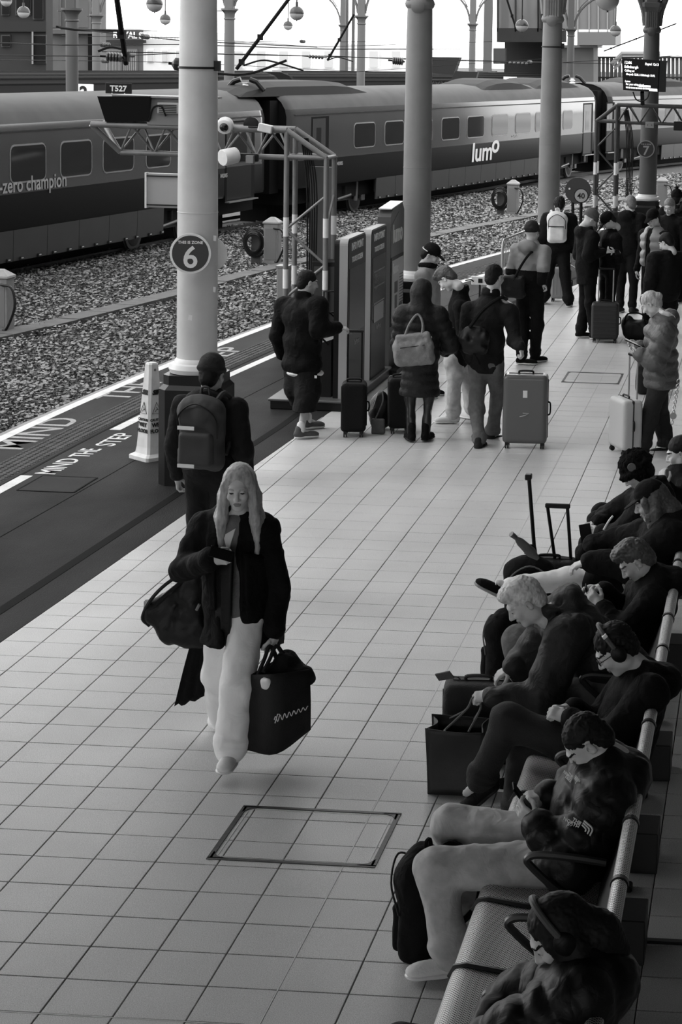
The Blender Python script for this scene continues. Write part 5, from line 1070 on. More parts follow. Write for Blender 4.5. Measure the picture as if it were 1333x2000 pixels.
    if hair:
        s = SDF(det*1.2); st = hair.get('s', 'short'); v = hair.get('v', 1.)
        s.ell(hl((0, -.022, .048)), (.081*v*hs, .1*v*hs, .085*v*hs), HB, k=.02)
        if st in ('short', 'curly', 'quiff'): s.ell(hl((0, -.06, -.02)), (.066*hs, .058*hs, .07*hs), HB, k=.03)
        if st == 'quiff' or st == 'curly': s.ell(hl((0, .06, .1)), (.06*hs, .045*hs, .035*hs), HB, k=.03).ell(hl((0, 0, .115)), (.065*hs, .07*hs, .03*hs), HB, k=.03)
        if st == 'long':
            e = hair.get('end', -.3)
            for x in (-1, 1): s.chain([hl((.045*x, .015, .085)), hl((.072*x, .03, .02)), hl((.080*x, .035, -.07)), hl((.092*x, .055, -.17)), hl((.1*x, .085, e))], [.02, .022, .026, .03, .014], k=.02).chain([hl((.05*x, -.04, .03)), hl((.082*x, -.02, -.06)), hl((.1*x, .01, -.17)), hl((.12*x, .04, e+.03))], [.04, .034, .032, .016], k=.03)
            s.chain([hl((0, -.07, .02)), hl((0, -.09, -.1)), hl((0, -.09, e+.02))], [.06, .075, .06], k=.04)
        if st == 'bun': s.ell(hl((0, -.12, .02)), (.04, .035, .04), HB, k=.02).ell(hl((0, -.06, -.02)), (.066, .055, .07), HB, k=.03)
        if st == 'pony': s.ell(hl((0, -.06, -.02)), (.066, .055, .07), HB, k=.03).chain([hl((0, -.1, .0)), hl((0, -.13, -.1)), hl((0, -.12, -.2))], [.03, .03, .018], k=.02)
        fy = hair.get('face', .062)
        if st == 'long': s.ell(hl((0, .1, -.015)), (.06*hs, .058*hs, .112*hs), HB, k=.008, sub=True).ell(hl((0, .1, -.16)), (.05, .07, .12), HB, k=.01, sub=True)
        else: s.ell(hl((0, .095, -.035)), (.066*hs, fy*hs, (.088+hair.get('lift', 0))*hs), HB, k=.012, sub=True)
        if hair.get('fringe') is None and st != 'long': 
            for x in (-1, 1): s.ell(hl((.085*x, .03, -.06)), (.03, .045, .05), HB, k=.01, sub=True)
        soft(s, 'hair', hm, t, noise=hair.get('n', .003)*.6, nsc=hair.get('ns', .011), noise2=.0012, nsc2=.006, seed=3)
    if hat:
        ht_ = hat['s']; s = SDF(det*1.25); m = hat['m']
        if ht_ == 'beanie':
            s.ell(hl((0, -.02, .065)), (.09*hs, .108*hs, .1*hs), HB, k=.02).tor(hl((0, -.012, .045)), HB@np.array([0, .12, 1]), .083*hs, .018, k=.012, sc=(1, 1.18)).ell(hl((0, 0, -.03)), (.1, .13, .055), HB, k=.01, sub=True)
            o = soft(s, 'beanie', m, t, noise=.002, nsc=.03)
        elif ht_ == 'trapper':
            s.ell(hl((0, -.02, .06)), (.1, .118, .105), HB, k=.02).tor(hl((0, -.01, .03)), HB@np.array([0, .05, 1]), .09, .03, k=.02, sc=(1, 1.15)).ell(hl((.09, -.02, -.02)), (.03, .05, .06), HB, k=.02).ell(hl((-.09, -.02, -.02)), (.03, .05, .06), HB, k=.02)
            o = soft(s, 'fur_hat', m, t, noise=.005, nsc=.03, noise2=.004, nsc2=.012)
        elif ht_ == 'cap':
            s.ell(hl((0, -.015, .06)), (.086*hs, .104*hs, .088*hs), HB, k=.015).ell(hl((0, -.01, -.02)), (.1, .12, .062), HB, k=.006, sub=True).cap(hl((0, .07, .048)), hl((0, .135, .03)), .062, .048, k=.012, flat=(HB[:, 2]+HB[:, 1]*.25, .13))
            o = soft(s, 'cap', m, t)
        if hat.get('band'): MB().tube([hl((.092*math.sin(a), -.015-.112*math.cos(a), .045)) for a in np.linspace(-1.4, 1.4, 14)], .005, 5).build('cap_strap', m_ring, o)
        if hat.get('pp'): soft(SDF(det*1.3).ell(hl((0, -.02, .175)), (.03, .03, .03)), 'bobble', m, o)
        if hat.get('badge'): MB().lathe([(.03, 0), (.028, .004)], hl((-.108, .0, .07)), 16, axis=-HB[:, 0]).build('badge', M('badge_grey', .12), o)
    if extra: extra(t, P, dict(hl=hl, HB=HB, up=up, fw=fw, rt=rt, TB=TB, fwd=fwd, rgt=rgt))
    return t, P
# ---------------------------------------------------------------- luggage
m_whl = M('wheel_rubber', .008, .4)
def suitcase(c, yaw, w_, d_, h_, mat, lab, name='suitcase', ribs=0, handle=0., handle_m=None, vertical_ribs=True, tilt=0., soft_=False, lean=None, wheels=True, extra=None, patch=None):
    """w_ along local x, d_ along local y (depth), upright"""
    t = thing(name, lab, 'suitcase', (float(c[0]), float(c[1]), 0)); a = math.radians(yaw); R = np.array(Euler((math.radians(tilt), 0, 0)).to_matrix()); Z = np.array(Euler((0, 0, -a)).to_matrix()); R = Z@R; c = np.array([c[0], c[1], 0.]); f = lambda x, y, z: c+R@np.array([x, y, z]); hm = handle_m or m_sil
    z0 = .05; s = SDF(.011 if d_ > 0 else .01); s.box(f(0, 0, z0+h_/2), (w_/2, d_/2, h_/2), R, rd=.045, k=.01); body = soft(s, 'shell', mat, t, noise=.003 if soft_ else 0, nsc=.08)
    if ribs:
        for k in range(ribs):
            x = -w_/2+.05+(w_-.1)*k/(ribs-1)
            for sg in (-1, 1): MB().box(f(x, sg*(d_/2), z0+h_/2), (.006, .003, h_/2-.06), R=R, bev=.003).build('rib', mat, t)
    b = MB(); g = .004
    for (x0, z_a, x1, z_b) in ((-w_/2, z0+.05, -w_/2, z0+h_-.05), (w_/2, z0+.05, w_/2, z0+h_-.05), (-w_/2+.05, z0+h_, w_/2-.05, z0+h_)): b.cyl(f(x0, 0, z_a), f(x1, 0, z_b), .007, n=6)
    b.build('zip_seam', m_dark, t)
    MB().tube(catmull([f(-.07, .0, z0+h_), f(-.06, 0, z0+h_+.025), f(.06, 0, z0+h_+.025), f(.07, 0, z0+h_)], 4), .01, 6).build('carry_handle', m_black, t, smooth=True)
    MB().tube(catmull([f(w_/2, .0, z0+h_*.4), f(w_/2+.025, 0, z0+h_*.43), f(w_/2+.025, 0, z0+h_*.57), f(w_/2, 0, z0+h_*.6)], 4), .009, 6).build('side_handle', m_black, t, smooth=True)
    if handle:
        hw = min(.1, w_*.28); top = f(0, d_/2-.04, z0+h_+handle)
        for sg in (-1, 1): MB().cyl(f(sg*hw, d_/2-.04, z0+h_-.02), f(sg*hw, d_/2-.04, z0+h_+handle), .009, n=8).build('handle_tube', hm, t, smooth=True); 
        MB().box(top, (hw+.015, .014, .014), R=R, bev=.006).build('handle_grip', m_black, t)
    for sx in (-1, 1):
        for sy in (-1, 1):
            p = f(sx*(w_/2-.045), sy*(d_/2-.035), 0); MB().box(p+(0, 0, .048), (.016, .02, .018), bev=.004).build('wheel_housing', m_black, t); 
            for q in (-.012, .012): MB().lathe([(.012, -.006), (.024, -.006), (.024, .006), (.012, .006)], p+R@np.array([q, 0, 0])+(0, 0, .024-p[2]), 14, axis=R[:, 0]).build('wheel', m_whl, t)
    if patch: MB().box(f(.0, -d_/2-.003, z0+h_*.73), (.022, .003, .035), R=R).build('sticker', m_ring, t); MB().tube([f(-.05, -d_/2-.003, z0+h_*.4), f(.0, -d_/2-.004, z0+h_*.42), f(.04, -d_/2-.003, z0+h_*.45), f(-.02, -d_/2-.003, z0+h_*.455)], .004, 5).build('emblem', M('emblem_grey', .5), t)
    if extra: extra(t, f, R)
    return t
def backpack(c, B, mat, lab, sc=1., vox=.011, straps=True, cat='backpack', trim=None, pocket=True, name='backpack', worn=True):
    """c centre, B columns: x right, y outward(back->front of bag), z up"""
    c = np.array(c, float); B = np.array(B, float); f = lambda x, y, z: c+B@(np.array([x, y, z])*sc); t = thing(name, lab, cat, (float(c[0]), float(c[1]), float(f(0, 0, -.26)[2])))
    s = SDF(vox); s.box(f(0, 0, -.02), np.array([.15, .08, .22])*sc, B, rd=.07*sc, k=.03).ell(f(0, .01, .13), np.array([.14, .085, .12])*sc, B, k=.05); soft(s, 'main_bag', mat, t, noise=.006, nsc=.09, noise2=.002)
    if pocket: s = SDF(vox); s.box(f(0, .085, -.09), np.array([.115, .035, .11])*sc, B, rd=.03*sc, k=.02); soft(s, 'front_pocket', mat, t, noise=.004, nsc=.07)
    MB().tube(catmull([f(-.03, -.05, .235), f(-.02, -.05, .28), f(.02, -.05, .28), f(.03, -.05, .235)], 4), .009*sc, 6).build('grab_loop', mat, t, smooth=True)
    tm = trim or m_dark; MB().tube(catmull([f(-.13, .06, -.02), f(-.12, .085, .12), f(0, .1, .2), f(.12, .085, .12), f(.13, .06, -.02)], 5), .005*sc, 5).build('zip', tm, t)
    if straps:
        for x in (-1, 1): MB().tube(catmull([f(.075*x, -.05, .2), f(.1*x, -.12, .24), f(.12*x, -.22, .15), f(.125*x, -.2, -.02), f(.12*x, -.09, -.15)], 5), .016*sc, 6).build('strap', mat, t, smooth=True)
    return t
def phone(c, B, lab='phone', cat='phone', sc=1.):
    c = np.array(c, float); t = thing('phone', lab, cat, c); B = np.array(B); MB().box(c, (.036*sc, .075*sc, .0045), R=B, bev=.003).build('case', m_gloss, t); MB().box(c+B[:, 2]*.005, (.033*sc, .071*sc, .0006), R=B).build('glass', m_scr, t); return t
# ================================================================ people
c_blk = M('black_fabric', .005, .8, noise=.3, ns=14, bump=.8, bs=13, spec=.14); c_blk2 = M('charcoal_fabric', .009, .8, noise=.3, ns=10, bump=.8, bs=14, spec=.18); c_dk = M('dark_grey_fabric', .024, .8, noise=.2, ns=10, bump=.7, bs=14, spec=.2)
c_md = M('mid_grey_fabric', .085, .8, noise=.2, ns=12, bump=.3, bs=120); c_lt = M('light_grey_fabric', .3, .8, noise=.15, ns=12, bump=.3, bs=150); c_wh = M('off_white_fabric', .75, .8, noise=.1, ns=10, bump=.2, bs=120)
c_jean = M('light_denim', .46, .8, noise=.22, ns=16, bump=.55, bs=11, spec=.2); c_jean2 = M('mid_denim', .13, .8, noise=.25, ns=14, bump=.6, bs=12, spec=.2); c_nylon = M('black_nylon', .005, .5, bump=.35, bs=14, spec=.3); c_puf = M('grey_puffer_nylon', .085, .5, noise=.12, ns=8, bump=.6, bs=16)
h_bl = M('hair_blonde', .4, .5, noise=.5, ns=60, stretch=(1, 1, .15)); h_wh = M('hair_white', .62, .5, noise=.3, ns=70, stretch=(1, 1, .3)); h_br = M('hair_brown', .07, .5, noise=.4, ns=60); h_dk = M('hair_dark', .01, .6, spec=.2); h_gr = M('hair_grey', .16, .5, noise=.4, ns=60)
def sheet(name, rows, mat, parent, th=.012, nu=5, nv=6, ruf=0., rf=9):
    R_ = np.array([catmull(r, nu) for r in rows]); G_ = np.array([catmull(R_[:, i], nv) for i in range(R_.shape[1])]).transpose(1, 0, 2); a, b, _ = G_.shape
    du = np.gradient(G_, axis=1); dv = np.gradient(G_, axis=0); N = np.cross(du, dv); N /= np.linalg.norm(N, axis=-1, keepdims=True)+1e-9
    if ruf: w_ = np.linspace(0, 1, a)[:, None]*np.sin(np.linspace(0, rf*PI, b))[None]; G_ = G_+N*(w_*ruf)[..., None]
    V = np.concatenate([(G_+N*th/2).reshape(-1, 3), (G_-N*th/2).reshape(-1, 3)]); n = a*b; F = []
    for i in range(a-1):
        for j in range(b-1): q = (i*b+j, i*b+j+1, (i+1)*b+j+1, (i+1)*b+j); F += [q, tuple(n+k for k in q[::-1])]
    E_ = [(0*b+j, 0*b+j+1) for j in range(b-1)]+[((a-1)*b+j+1, (a-1)*b+j) for j in range(b-1)]+[((i+1)*b, i*b) for i in range(a-1)]+[(i*b+b-1, (i+1)*b+b-1) for i in range(a-1)]
    F += [(p, n+p, n+q, q) for p, q in E_]; return mk(name, V, F, mat, parent, True)
def px(l, Y): return [OY(a, b, Y+(c[0] if c else 0)) for a, b, *c in l]
p_ = lambda x, y, Y: ('p', x, y, Y)
# ---- woman striding towards us
def ex1(t, P, K):
    s = SDF(.009); up, fw, TB = K['up'], K['fw'], K['TB']
    s.ell(interp(P['pel'], P['nek'], .72), (.13, .118, .19), TB, k=.06).ell(interp(P['pel'], P['nek'], .3), (.13, .122, .2), TB, k=.06).ell(P['pel']-(0, 0, .02), (.135, .13, .17), TB, k=.05).cut(P['pel']-up*.09, -up); soft(s, 'cardigan', M('grey_cardigan', .14, .8, noise=.15, ns=20, bump=.3, bs=150), t, noise=.006, nsc=.05)
    n = P['nek']; sheet('collar_shirt', [[n+fw*.05+K['rt']*x*.05-up*.0, n+fw*.1+K['rt']*x*.03-up*.08, n+fw*.125+K['rt']*x*.005-up*.17] for x in (-1, 0, 1)], M('white_shirt', .7, .7), t, .01)
    for sg in (-1, 1): a = K['rt']*sg; sheet('lapel', [[n+a*.045+fw*.04+up*.02, n+a*.06+fw*.12-up*.12, n+a*.07+fw*.15-up*.3, n+a*.07+fw*.155-up*.5], [n+a*.09+fw*.03+up*.02, n+a*.12+fw*.1-up*.12, n+a*.11+fw*.13-up*.3, n+a*.1+fw*.14-up*.5]], c_blk, t, .014)
    sheet('coat_tail', [px([(392, 1130), (415, 1120), (450, 1110, -.05)], 10.45), px([(378, 1230), (402, 1225), (432, 1220, -.05)], 10.55), px([(358, 1310), (388, 1310), (420, 1290, -.05)], 10.6), px([(341, 1378), (378, 1368), (417, 1352, -.05)], 10.65)], c_blk, t, .02, ruf=.02, rf=6)
    sheet('coat_front', [px([(400, 1090), (430, 1085, -.1), (455, 1080, -.14)], 10.3), px([(400, 1170), (432, 1175, -.1), (452, 1180, -.12)], 10.3), px([(404, 1245), (430, 1255, -.08), (450, 1262, -.1)], 10.35)], c_nylon, t, .02, ruf=.01)
    sheet('coat_side', [px([(478, 1080, -.14), (510, 1085, -.05), (538, 1100, .1)], 10.3), px([(480, 1160, -.12), (512, 1170), (548, 1175, .15)], 10.3), px([(486, 1225, -.1), (518, 1240), (553, 1235, .2)], 10.35), px([(500, 1262, -.08), (525, 1268), (552, 1255, .2)], 10.4)], c_blk, t, .02, ruf=.015)
t, P = figure('blonde woman in a flying dark coat and white trousers striding towards us', (-2.85, 10.3), 1.66, 180, J=dict(nek=p_(456, 1002, 10.3), hed=p_(467, 952, 10.22), pel=p_(462, 1185, 10.35), shR=p_(400, 1030, 10.32), shL=p_(515, 1032, 10.32), elR=p_(362, 1110, 10.25), wrR=p_(414, 1092, 10.02), elL=p_(540, 1150, 10.4), wrL=p_(538, 1238, 10.3),
    hiR=p_(440, 1195, 10.35), hiL=p_(485, 1195, 10.35), knL=p_(466, 1335, 10.15), anL=p_(452, 1462, 10.12), toL=p_(436, 1498, 9.95), knR=p_(428, 1315, 10.45), anR=p_(440, 1420, 10.8), toR=p_(432, 1445, 10.66)), hy=172, hp=14, vox=.009, det=.0042, sk=.42, female=True,
    top=dict(m=c_blk, n='coat', hem=.2, flare=.035, r=(.072, .066, .058), puff=.014, slot=.05, ns=.008, col=.024, cuff=.1), legs=dict(m=M('white_trousers', .85, .8, noise=.05, ns=10, bump=.5, bs=9), r=(.092, .088, .088), crop=.03, ns=.006), shoes=dict(m=c_wh), hair=dict(s='long', v=1.0, end=-.36, n=.002), hairmat=h_bl,
    hands=dict(R=((1, -.3, .1), (-.2, -.5, .9) and (0, -1, -.4), .7), L=((-.15, -.1, -1), (1, -.2, 0), .9)), extra=ex1)
phone(OY(433, 1082, 9.93), basis((.3, -.1, 1), (1, .1, -.1)), 'dark phone held by the striding blonde woman', sc=.85)
t = thing('shoulder_bag', 'slack black shoulder bag flung out behind the striding woman', 'bag', OY(340, 1240, 10.6)); s = SDF(.011); a = [OY(*q, 10.55) for q in ((385, 1130), (300, 1195), (330, 1235), (385, 1235))]
s.chain([a[0], a[1]], [.05, .055], k=.06, flat=((0, 1, 0), .8)).chain([a[0], a[3]], [.05, .07], k=.06).chain([a[1], a[2], a[3]], [.045, .05, .07], k=.06).chain([a[0], interp(a[2], a[3], .5)], [.07, .075], k=.06); soft(s, 'bag_body', c_nylon, t, noise=.008, nsc=.05)
for d in (0, 10): MB().tube(catmull([OY(392, 1108, 10.5), OY(340+d, 1130+d, 10.5), OY(300+d, 1165+d, 10.5), OY(279+d, 1205, 10.52), OY(292+d, 1222, 10.55)], 6), .011, 6).build('strap', c_nylon, t, smooth=True)
MB().cyl(OY(384, 1192, 10.4), OY(390, 1180, 10.4), .008, n=8).build('buckle', m_steel, t)
# tote she carries
t = thing('tote_bag', 'big dark tote bag with pale script swinging from the woman\'s hand', 'bag', OY(545, 1465, 10.2)); A = [OY(*q, Y) for q, Y in (((492, 1318), 10.1), ((484, 1465), 10.1), ((520, 1475), 9.98), ((606, 1425), 10.2), ((600, 1320), 10.25), ((572, 1270), 10.35))]
sheet('bag_front', [[A[0], OY(540, 1316, 10.0), OY(604, 1308, 10.18)], [interp(A[0], A[1], .5), OY(545, 1395, 9.97), OY(606, 1370, 10.16)], [A[1], OY(540, 1472, 10.0), A[3]]], M('tote_canvas', .016, .8, spec=.2, noise=.2, ns=14, bump=.2, bs=90), t, .01)
sheet('bag_back', [[A[0], OY(545, 1290, 10.34), OY(604, 1308, 10.18)], [interp(A[0], A[1], .5), OY(550, 1385, 10.38), OY(606, 1370, 10.16)], [A[1], OY(545, 1462, 10.3), A[3]]], M('tote_canvas', .035), t, .01)
s = SDF(.01); s.chain([OY(505, 1330, 10.15), OY(560, 1320, 10.2), OY(596, 1318, 10.22)], [.05, .07, .04], k=.05).chain([OY(560, 1290, 10.25), OY(598, 1325, 10.22)], [.06, .045], k=.05); soft(s, 'contents', c_blk2, t, noise=.008, nsc=.05); soft(SDF(.008).ell(OY(522, 1332, 10.02), (.04, .03, .03)), 'paper_bundle', m_ring, t, noise=.006, nsc=.03)
for a, b, m_ in (((503, 1320), (548, 1320), (528, 1262)), ((515, 1312), (560, 1300), (540, 1262))): MB().tube(catmull([OY(*a, 10.08), OY((a[0]+m_[0])/2, (a[1]+m_[1])/2, 10.15), OY(*m_, 10.2), OY((b[0]+m_[0])/2+4, (b[1]+m_[1])/2, 10.22), OY(*b, 10.18)], 5), .012, 6).build('handle', M('tote_canvas', .035), t, smooth=True)
q_ = lambda u, v: OY(536+66*u, 1411-24*u-v, 9.87+.22*u); w_ = [q_(u, 5+6*math.sin(u*46)*(1-.5*u)) for u in np.linspace(0, 1, 60)]; MB().tube(w_, .0028, 4).build('script_writing', m_ring, t); MB().tube([q_(.02, -2), q_(.1, 14), q_(.16, 12)], .003, 4).build('script_initial', m_ring, t)
# ---- walker with backpack
f2 = G(411, 742, 1.6)
t, P = figure('person in dark clothes walking away past the black plinth with big backpack', (f2[0], f2[1]), 1.74, 8, vox=.012, sk=.35, J=None, hp=10, top=dict(m=c_blk2, puff=.015, hood=True), legs=dict(m=c_blk2), shoes=dict(m=c_blk), hair=dict(s='short'), hat=dict(s='beanie', m=c_dk), build=1.05, hands=dict(L=((0, .2, -1), (-1, 0, 0), .6), R=((0, .2, -1), (1, 0, 0), .6)))
B8 = np.stack([(.99, -.14, 0), (-.14, -.99, 0), (0, 0, 1.)], 1); B8[:, 1] = -np.array([math.sin(.14), math.cos(.14), 0]); B8[:, 0] = (math.cos(.14), -math.sin(.14), 0)
bp = backpack(interp(P['pel'], P['nek'], .62)+(.04, 0, 0)+B8[:, 1]*.22, B8, M('grey_black_pack', .03, .7, noise=.2, ns=10), 'big dark backpack with reflective bars worn by the walker at the plinth', 1.08)
for z, w_ in ((.06, .06), (-.2, .06)): MB().box(interp(P['pel'], P['nek'], .62)+B8[:, 1]*.385+(0, 0, z), (w_, .004, .012), R=B8).build('reflective_bar', m_ring, bp)
# ---- man at touch screen
t, P = figure('stocky man in black jacket and dark cropped trousers tapping the touch screen', (-4.62, 19.3), 1.66, 38, build=1.2, hy=55, hp=12, vox=.012, sk=.36, J=dict(anR=(-4.57, 19.12, .09), toR=(-4.40, 19.24, .03), anL=(-4.62, 19.62, .09), toL=(-4.46, 19.75, .03), elR=p_(624, 643, 19.1), wrR=p_(660, 640, 19.25), shR=p_(622, 597, 19.15), shL=p_(556, 598, 19.45), nek=p_(592, 580, 19.32), hed=p_(602, 552, 19.34), pel=p_(590, 715, 19.35), elL=p_(545, 655, 19.5), wrL=p_(552, 695, 19.6)),
    top=dict(m=c_blk, r=(.088, .075, .058), puff=.025, hem=.05, col=.028, ns=.007), legs=dict(m=c_blk2, r=(.115, .112, .112), crop=.3, zcut=.27, bag=0, ns=.006, n='cropped_trousers'), shoes=dict(m=c_md), hair=dict(s='short'), hands=dict(R=((.9, .3, -.1), (0, -.3, 1), .5)), extra=lambda t, P, K: (soft(SDF(.012).ell(P['pel']+K['rt']*.05+(0, 0, -.06), (.19, .15, .05)).cut(P['pel']-(0, 0, .1), (0, 0, -1)), 'shirt_hem', m_ring, t), MB().box(OY(617, 736, 19.02), (.012, .003, .014)).build('pocket_tag', m_ring, t), [soft(SDF(.01).chain([P['an'+q], P['an'+q]+(0, 0, .05)], [.043, .042]), 'sock', c_wh, t) for q in 'LR']))
# ---- hooded woman with bag
t, P = figure('hooded woman in long dark quilted coat seen from behind', (-3.40, 19.25), 1.6, -5, vox=.012, female=True, sk=.35, J=dict(anL=(-3.47, 19.2, .09), toL=(-3.54, 19.36, .03), anR=(-3.33, 19.25, .09), toR=(-3.30, 19.42, .03), elL=(-3.6, 19.25, .98), wrL=(-3.52, 19.45, .86), elR=(-3.1, 19.3, .98), wrR=(-3.22, 19.5, .9)), hp=15,
    top=dict(m=M('quilted_coat', .014, .6, spec=.25, noise=.2, ns=10, bump=.3, bs=50), r=(.085, .075, .06), puff=.022, hem=.42, flare=.03, hoodup=True, q=(.006, .085), n='quilted_coat'), legs=dict(m=M('glossy_leggings', .012, .3), r=(.075, .052, .045), bag=0), shoes=dict(m=c_blk, hgt=.16, s=m_black))
def tote(c, B, w_, h_, d_, mat, lab, strap_to=None, name='shoulder_bag', cat='bag', sag=.02, vox=.01):
    c = np.array(c, float); f = lambda x, y, z: c+B@np.array([x, y, z]); t = thing(name, lab, cat, f(0, 0, -h_/2)); s = SDF(vox); s.box(f(0, 0, -h_*.12), (w_/2, d_/2, h_*.36), B, rd=d_*.35, k=.02).box(f(0, 0, h_*.2), (w_/2*.86, d_/2*.55, h_*.26), B, rd=d_*.2, k=.04); o = soft(s, 'bag_body', mat, t, noise=.006, nsc=.06, noise2=.003)
    if strap_to is not None:
        for y, x in ((-d_*.2, .0), (d_*.2, .02)): MB().tube(catmull([f(-w_*.22+x, y, h_*.3), interp(f(-w_*.2, y, h_*.4), strap_to, .6)+B[:, 0]*-.03, strap_to+(0, 0, .02), interp(f(w_*.2, y, h_*.4), strap_to, .6)+B[:, 0]*.04, f(w_*.22+x, y, h_*.3)], 5), .012, 6).build('strap', mat, t, smooth=True)
    MB().tube([f(-w_*.3, -d_*.5, h_*.1), f(w_*.3, -d_*.5, h_*.12)], .004, 5).build('zip', m_dark, t)
    for z in (.3, .05): MB().lathe([(.012, 0), (.01, .008)], f(w_*.46, -d_*.1, h_*z), 10, axis=B[:, 0]).build('stud', m_steel, t)
    return t
Bt = basis((.96, .25, 0), (0, 0, 1))[:, [0, 2, 1]]; Bt = np.stack([NRM((.95, .1, .12)), NRM((-.1, .98, 0)), NRM((-.1, 0, .99))], 1)
tote(OY(808, 682, 18.98), Bt, .40, .34, .16, M('grey_canvas_bag', .2, .7, noise=.2, ns=14, bump=.3, bs=70), 'grey canvas shoulder bag on the hooded woman\'s back', OY(816, 618, 19.08))
# ---- young man looking down
t, P = figure('fair young man in black top and light jeans looking down', (-3.14, 20.35), 1.74, -62, vox=.012, sk=.48, hy=-75, hp=52, J=dict(anL=(-3.22, 20.25, .09), toL=(-3.40, 20.2, .03), anR=(-3.05, 20.5, .09), toR=(-3.2, 20.6, .03), nek=p_(900, 568, 20.35), hed=p_(873, 545, 20.33), shL=p_(900, 600, 20.15), shR=p_(895, 590, 20.55), pel=p_(895, 700, 20.38), elL=p_(905, 665, 20.1), wrL=p_(868, 690, 20.0)),
    top=dict(m=c_blk, hood=False, r=(.075, .062, .05)), legs=dict(m=c_jean, r=(.09, .08, .072), ns=.008), shoes=dict(m=c_wh, lace=True), hair=dict(s='quiff', v=1.0), hairmat=h_br)
# ---- blurred man in cap further back
f = G(838, 500, 1.6); t, P = figure('man in black cap and pale jacket beside the info totem', (f[0], f[1]), 1.72, 100, vox=.014, det=.007, sk=.35, hp=25, top=dict(m=c_lt, puff=.01, col=.03), legs=dict(m=c_blk2), shoes=dict(m=c_blk), hair=dict(s='short'), hat=dict(s='cap', m=c_blk, band=True), extra=lambda t, P, K: soft(SDF(.012).tor(P['nek']+K['up']*.05, K['up'], .075, .035), 'scarf', c_blk, t, noise=.005))
t = thing('notice_board', 'low white notice on a stem behind the fair young man', 'notice', (G(935, 556)[0], 31, 0)); c = OY(938, 548, 27.5); t.location = (float(c[0]), 27.5, 0); MB().box((c[0], 27.5, c[2]), (.12, .015, .06), bev=.005).build('board', m_ring, t); MB().box((c[0]+.01, 27.482, c[2]), (.03, .003, .03)).build('dark_square', m_dark, t); MB().cyl((c[0], 27.5, 0), (c[0], 27.5, c[2]), .015).build('stem', m_dark, t); MB().tube([(c[0]-.2, 27.45, c[2]), (c[0]-.12, 27.44, c[2]+.02), (c[0]-.08, 27.45, c[2]-.01)], .01, 6).build('cord', m_dark, t)
# ---- man towing suitcase
t, P = figure('dark haired man in black jacket and jeans walking with a large grey suitcase', (-2.75, 19.3), 1.79, 12, vox=.012, sk=.4, hy=30, hp=8, J=dict(anL=p_(936, 862, 19.05), toL=(-2.74, 19.22, .03), knL=p_(932, 800, 19.3), anR=p_(962, 850, 19.55), toR=(-2.58, 19.75, .03), knR=p_(972, 778, 19.55), nek=p_(960, 574, 19.35), hed=p_(967, 541, 19.36), pel=p_(950, 712, 19.35), shL=p_(918, 606, 19.4), shR=p_(998, 610, 19.3), elR=p_(1006, 665, 19.2), wrR=p_(1018, 678, 19.0), elL=p_(908, 670, 19.45), wrL=p_(920, 705, 19.3)),
    top=dict(m=c_blk2, puff=.012, r=(.082, .068, .052), col=.026, ns=.007), legs=dict(m=c_jean2, r=(.092, .072, .065), ns=.008), shoes=dict(m=c_dk), hair=dict(s='short'), hairmat=h_dk, hands=dict(R=((.2, -.2, -1), (.9, -.2, 0), .9)))
s = SDF(.011); t2 = thing('satchel', 'black crossbody satchel on the back of the man with the grey suitcase', 'bag', OY(925, 700, 19.1)); s.ell(OY(926, 660, 19.12), (.15, .07, .13), k=.03).box(OY(928, 672, 19.1), (.13, .05, .1), rd=.05, k=.05); soft(s, 'bag_body', c_nylon, t2, noise=.01, nsc=.05)
MB().tube(catmull([OY(918, 640, 19.08), OY(945, 605, 19.1), OY(978, 582, 19.16), OY(990, 584, 19.34)], 6), .02, 6).build('strap', c_blk, t2, smooth=True); MB().tube(catmull([OY(925, 690, 19.05), OY(932, 700, 19.05), OY(938, 712, 19.05)], 4), .01, 6).build('strap_end', c_blk, t2)
suitcase((-2.32, 19.17), -4, .44, .25, .69, M('grey_abs', .1, .35, coat=.2), 'large grey hard suitcase rolled by the man in black jacket', ribs=0, handle=.0, patch=True)
# ---- person in beanie, two-tone jacket
t, P = figure('person in grey beanie and two-tone grey over black jacket', (-2.93, 24.42), 1.77, 18, vox=.014, det=.0065, sk=.38, hy=25, hp=5, J=dict(wrR=p_(1058, 552, 24.2), elR=p_(1062, 525, 24.2), anR=(-2.86, 24.5, .09), toR=(-2.74, 24.62, .03), anL=(-3.0, 24.3, .09), toL=(-2.86, 24.3, .03)), top=dict(m=c_blk, two=(M('light_grey_shell', .22, .6, noise=.1, ns=6), 1.2), puff=.025, hem=.14, hood=True, n='two_tone_jacket'), legs=dict(m=c_blk, r=(.095, .08, .07)), shoes=dict(m=c_blk, s=m_ring), hat=dict(s='beanie', m=c_dk), hands=dict(R=((.6, .2, -.6), (.6, 0, .6), .6)))
t2 = thing('crossbody_bag', 'black crossbody bag on the back of the person in grey beanie', 'bag', OY(1000, 580, 24.2)); soft(SDF(.014).box(OY(1003, 560, 24.18), (.15, .07, .14), rd=.05, k=.03), 'bag_body', c_nylon, t2, noise=.01, nsc=.06)
MB().tube(catmull([OY(1004, 548, 24.12), OY(1018, 520, 24.15), OY(1034, 497, 24.2), OY(1045, 490, 24.35)], 6), .016, 6).build('strap', c_blk, t2)
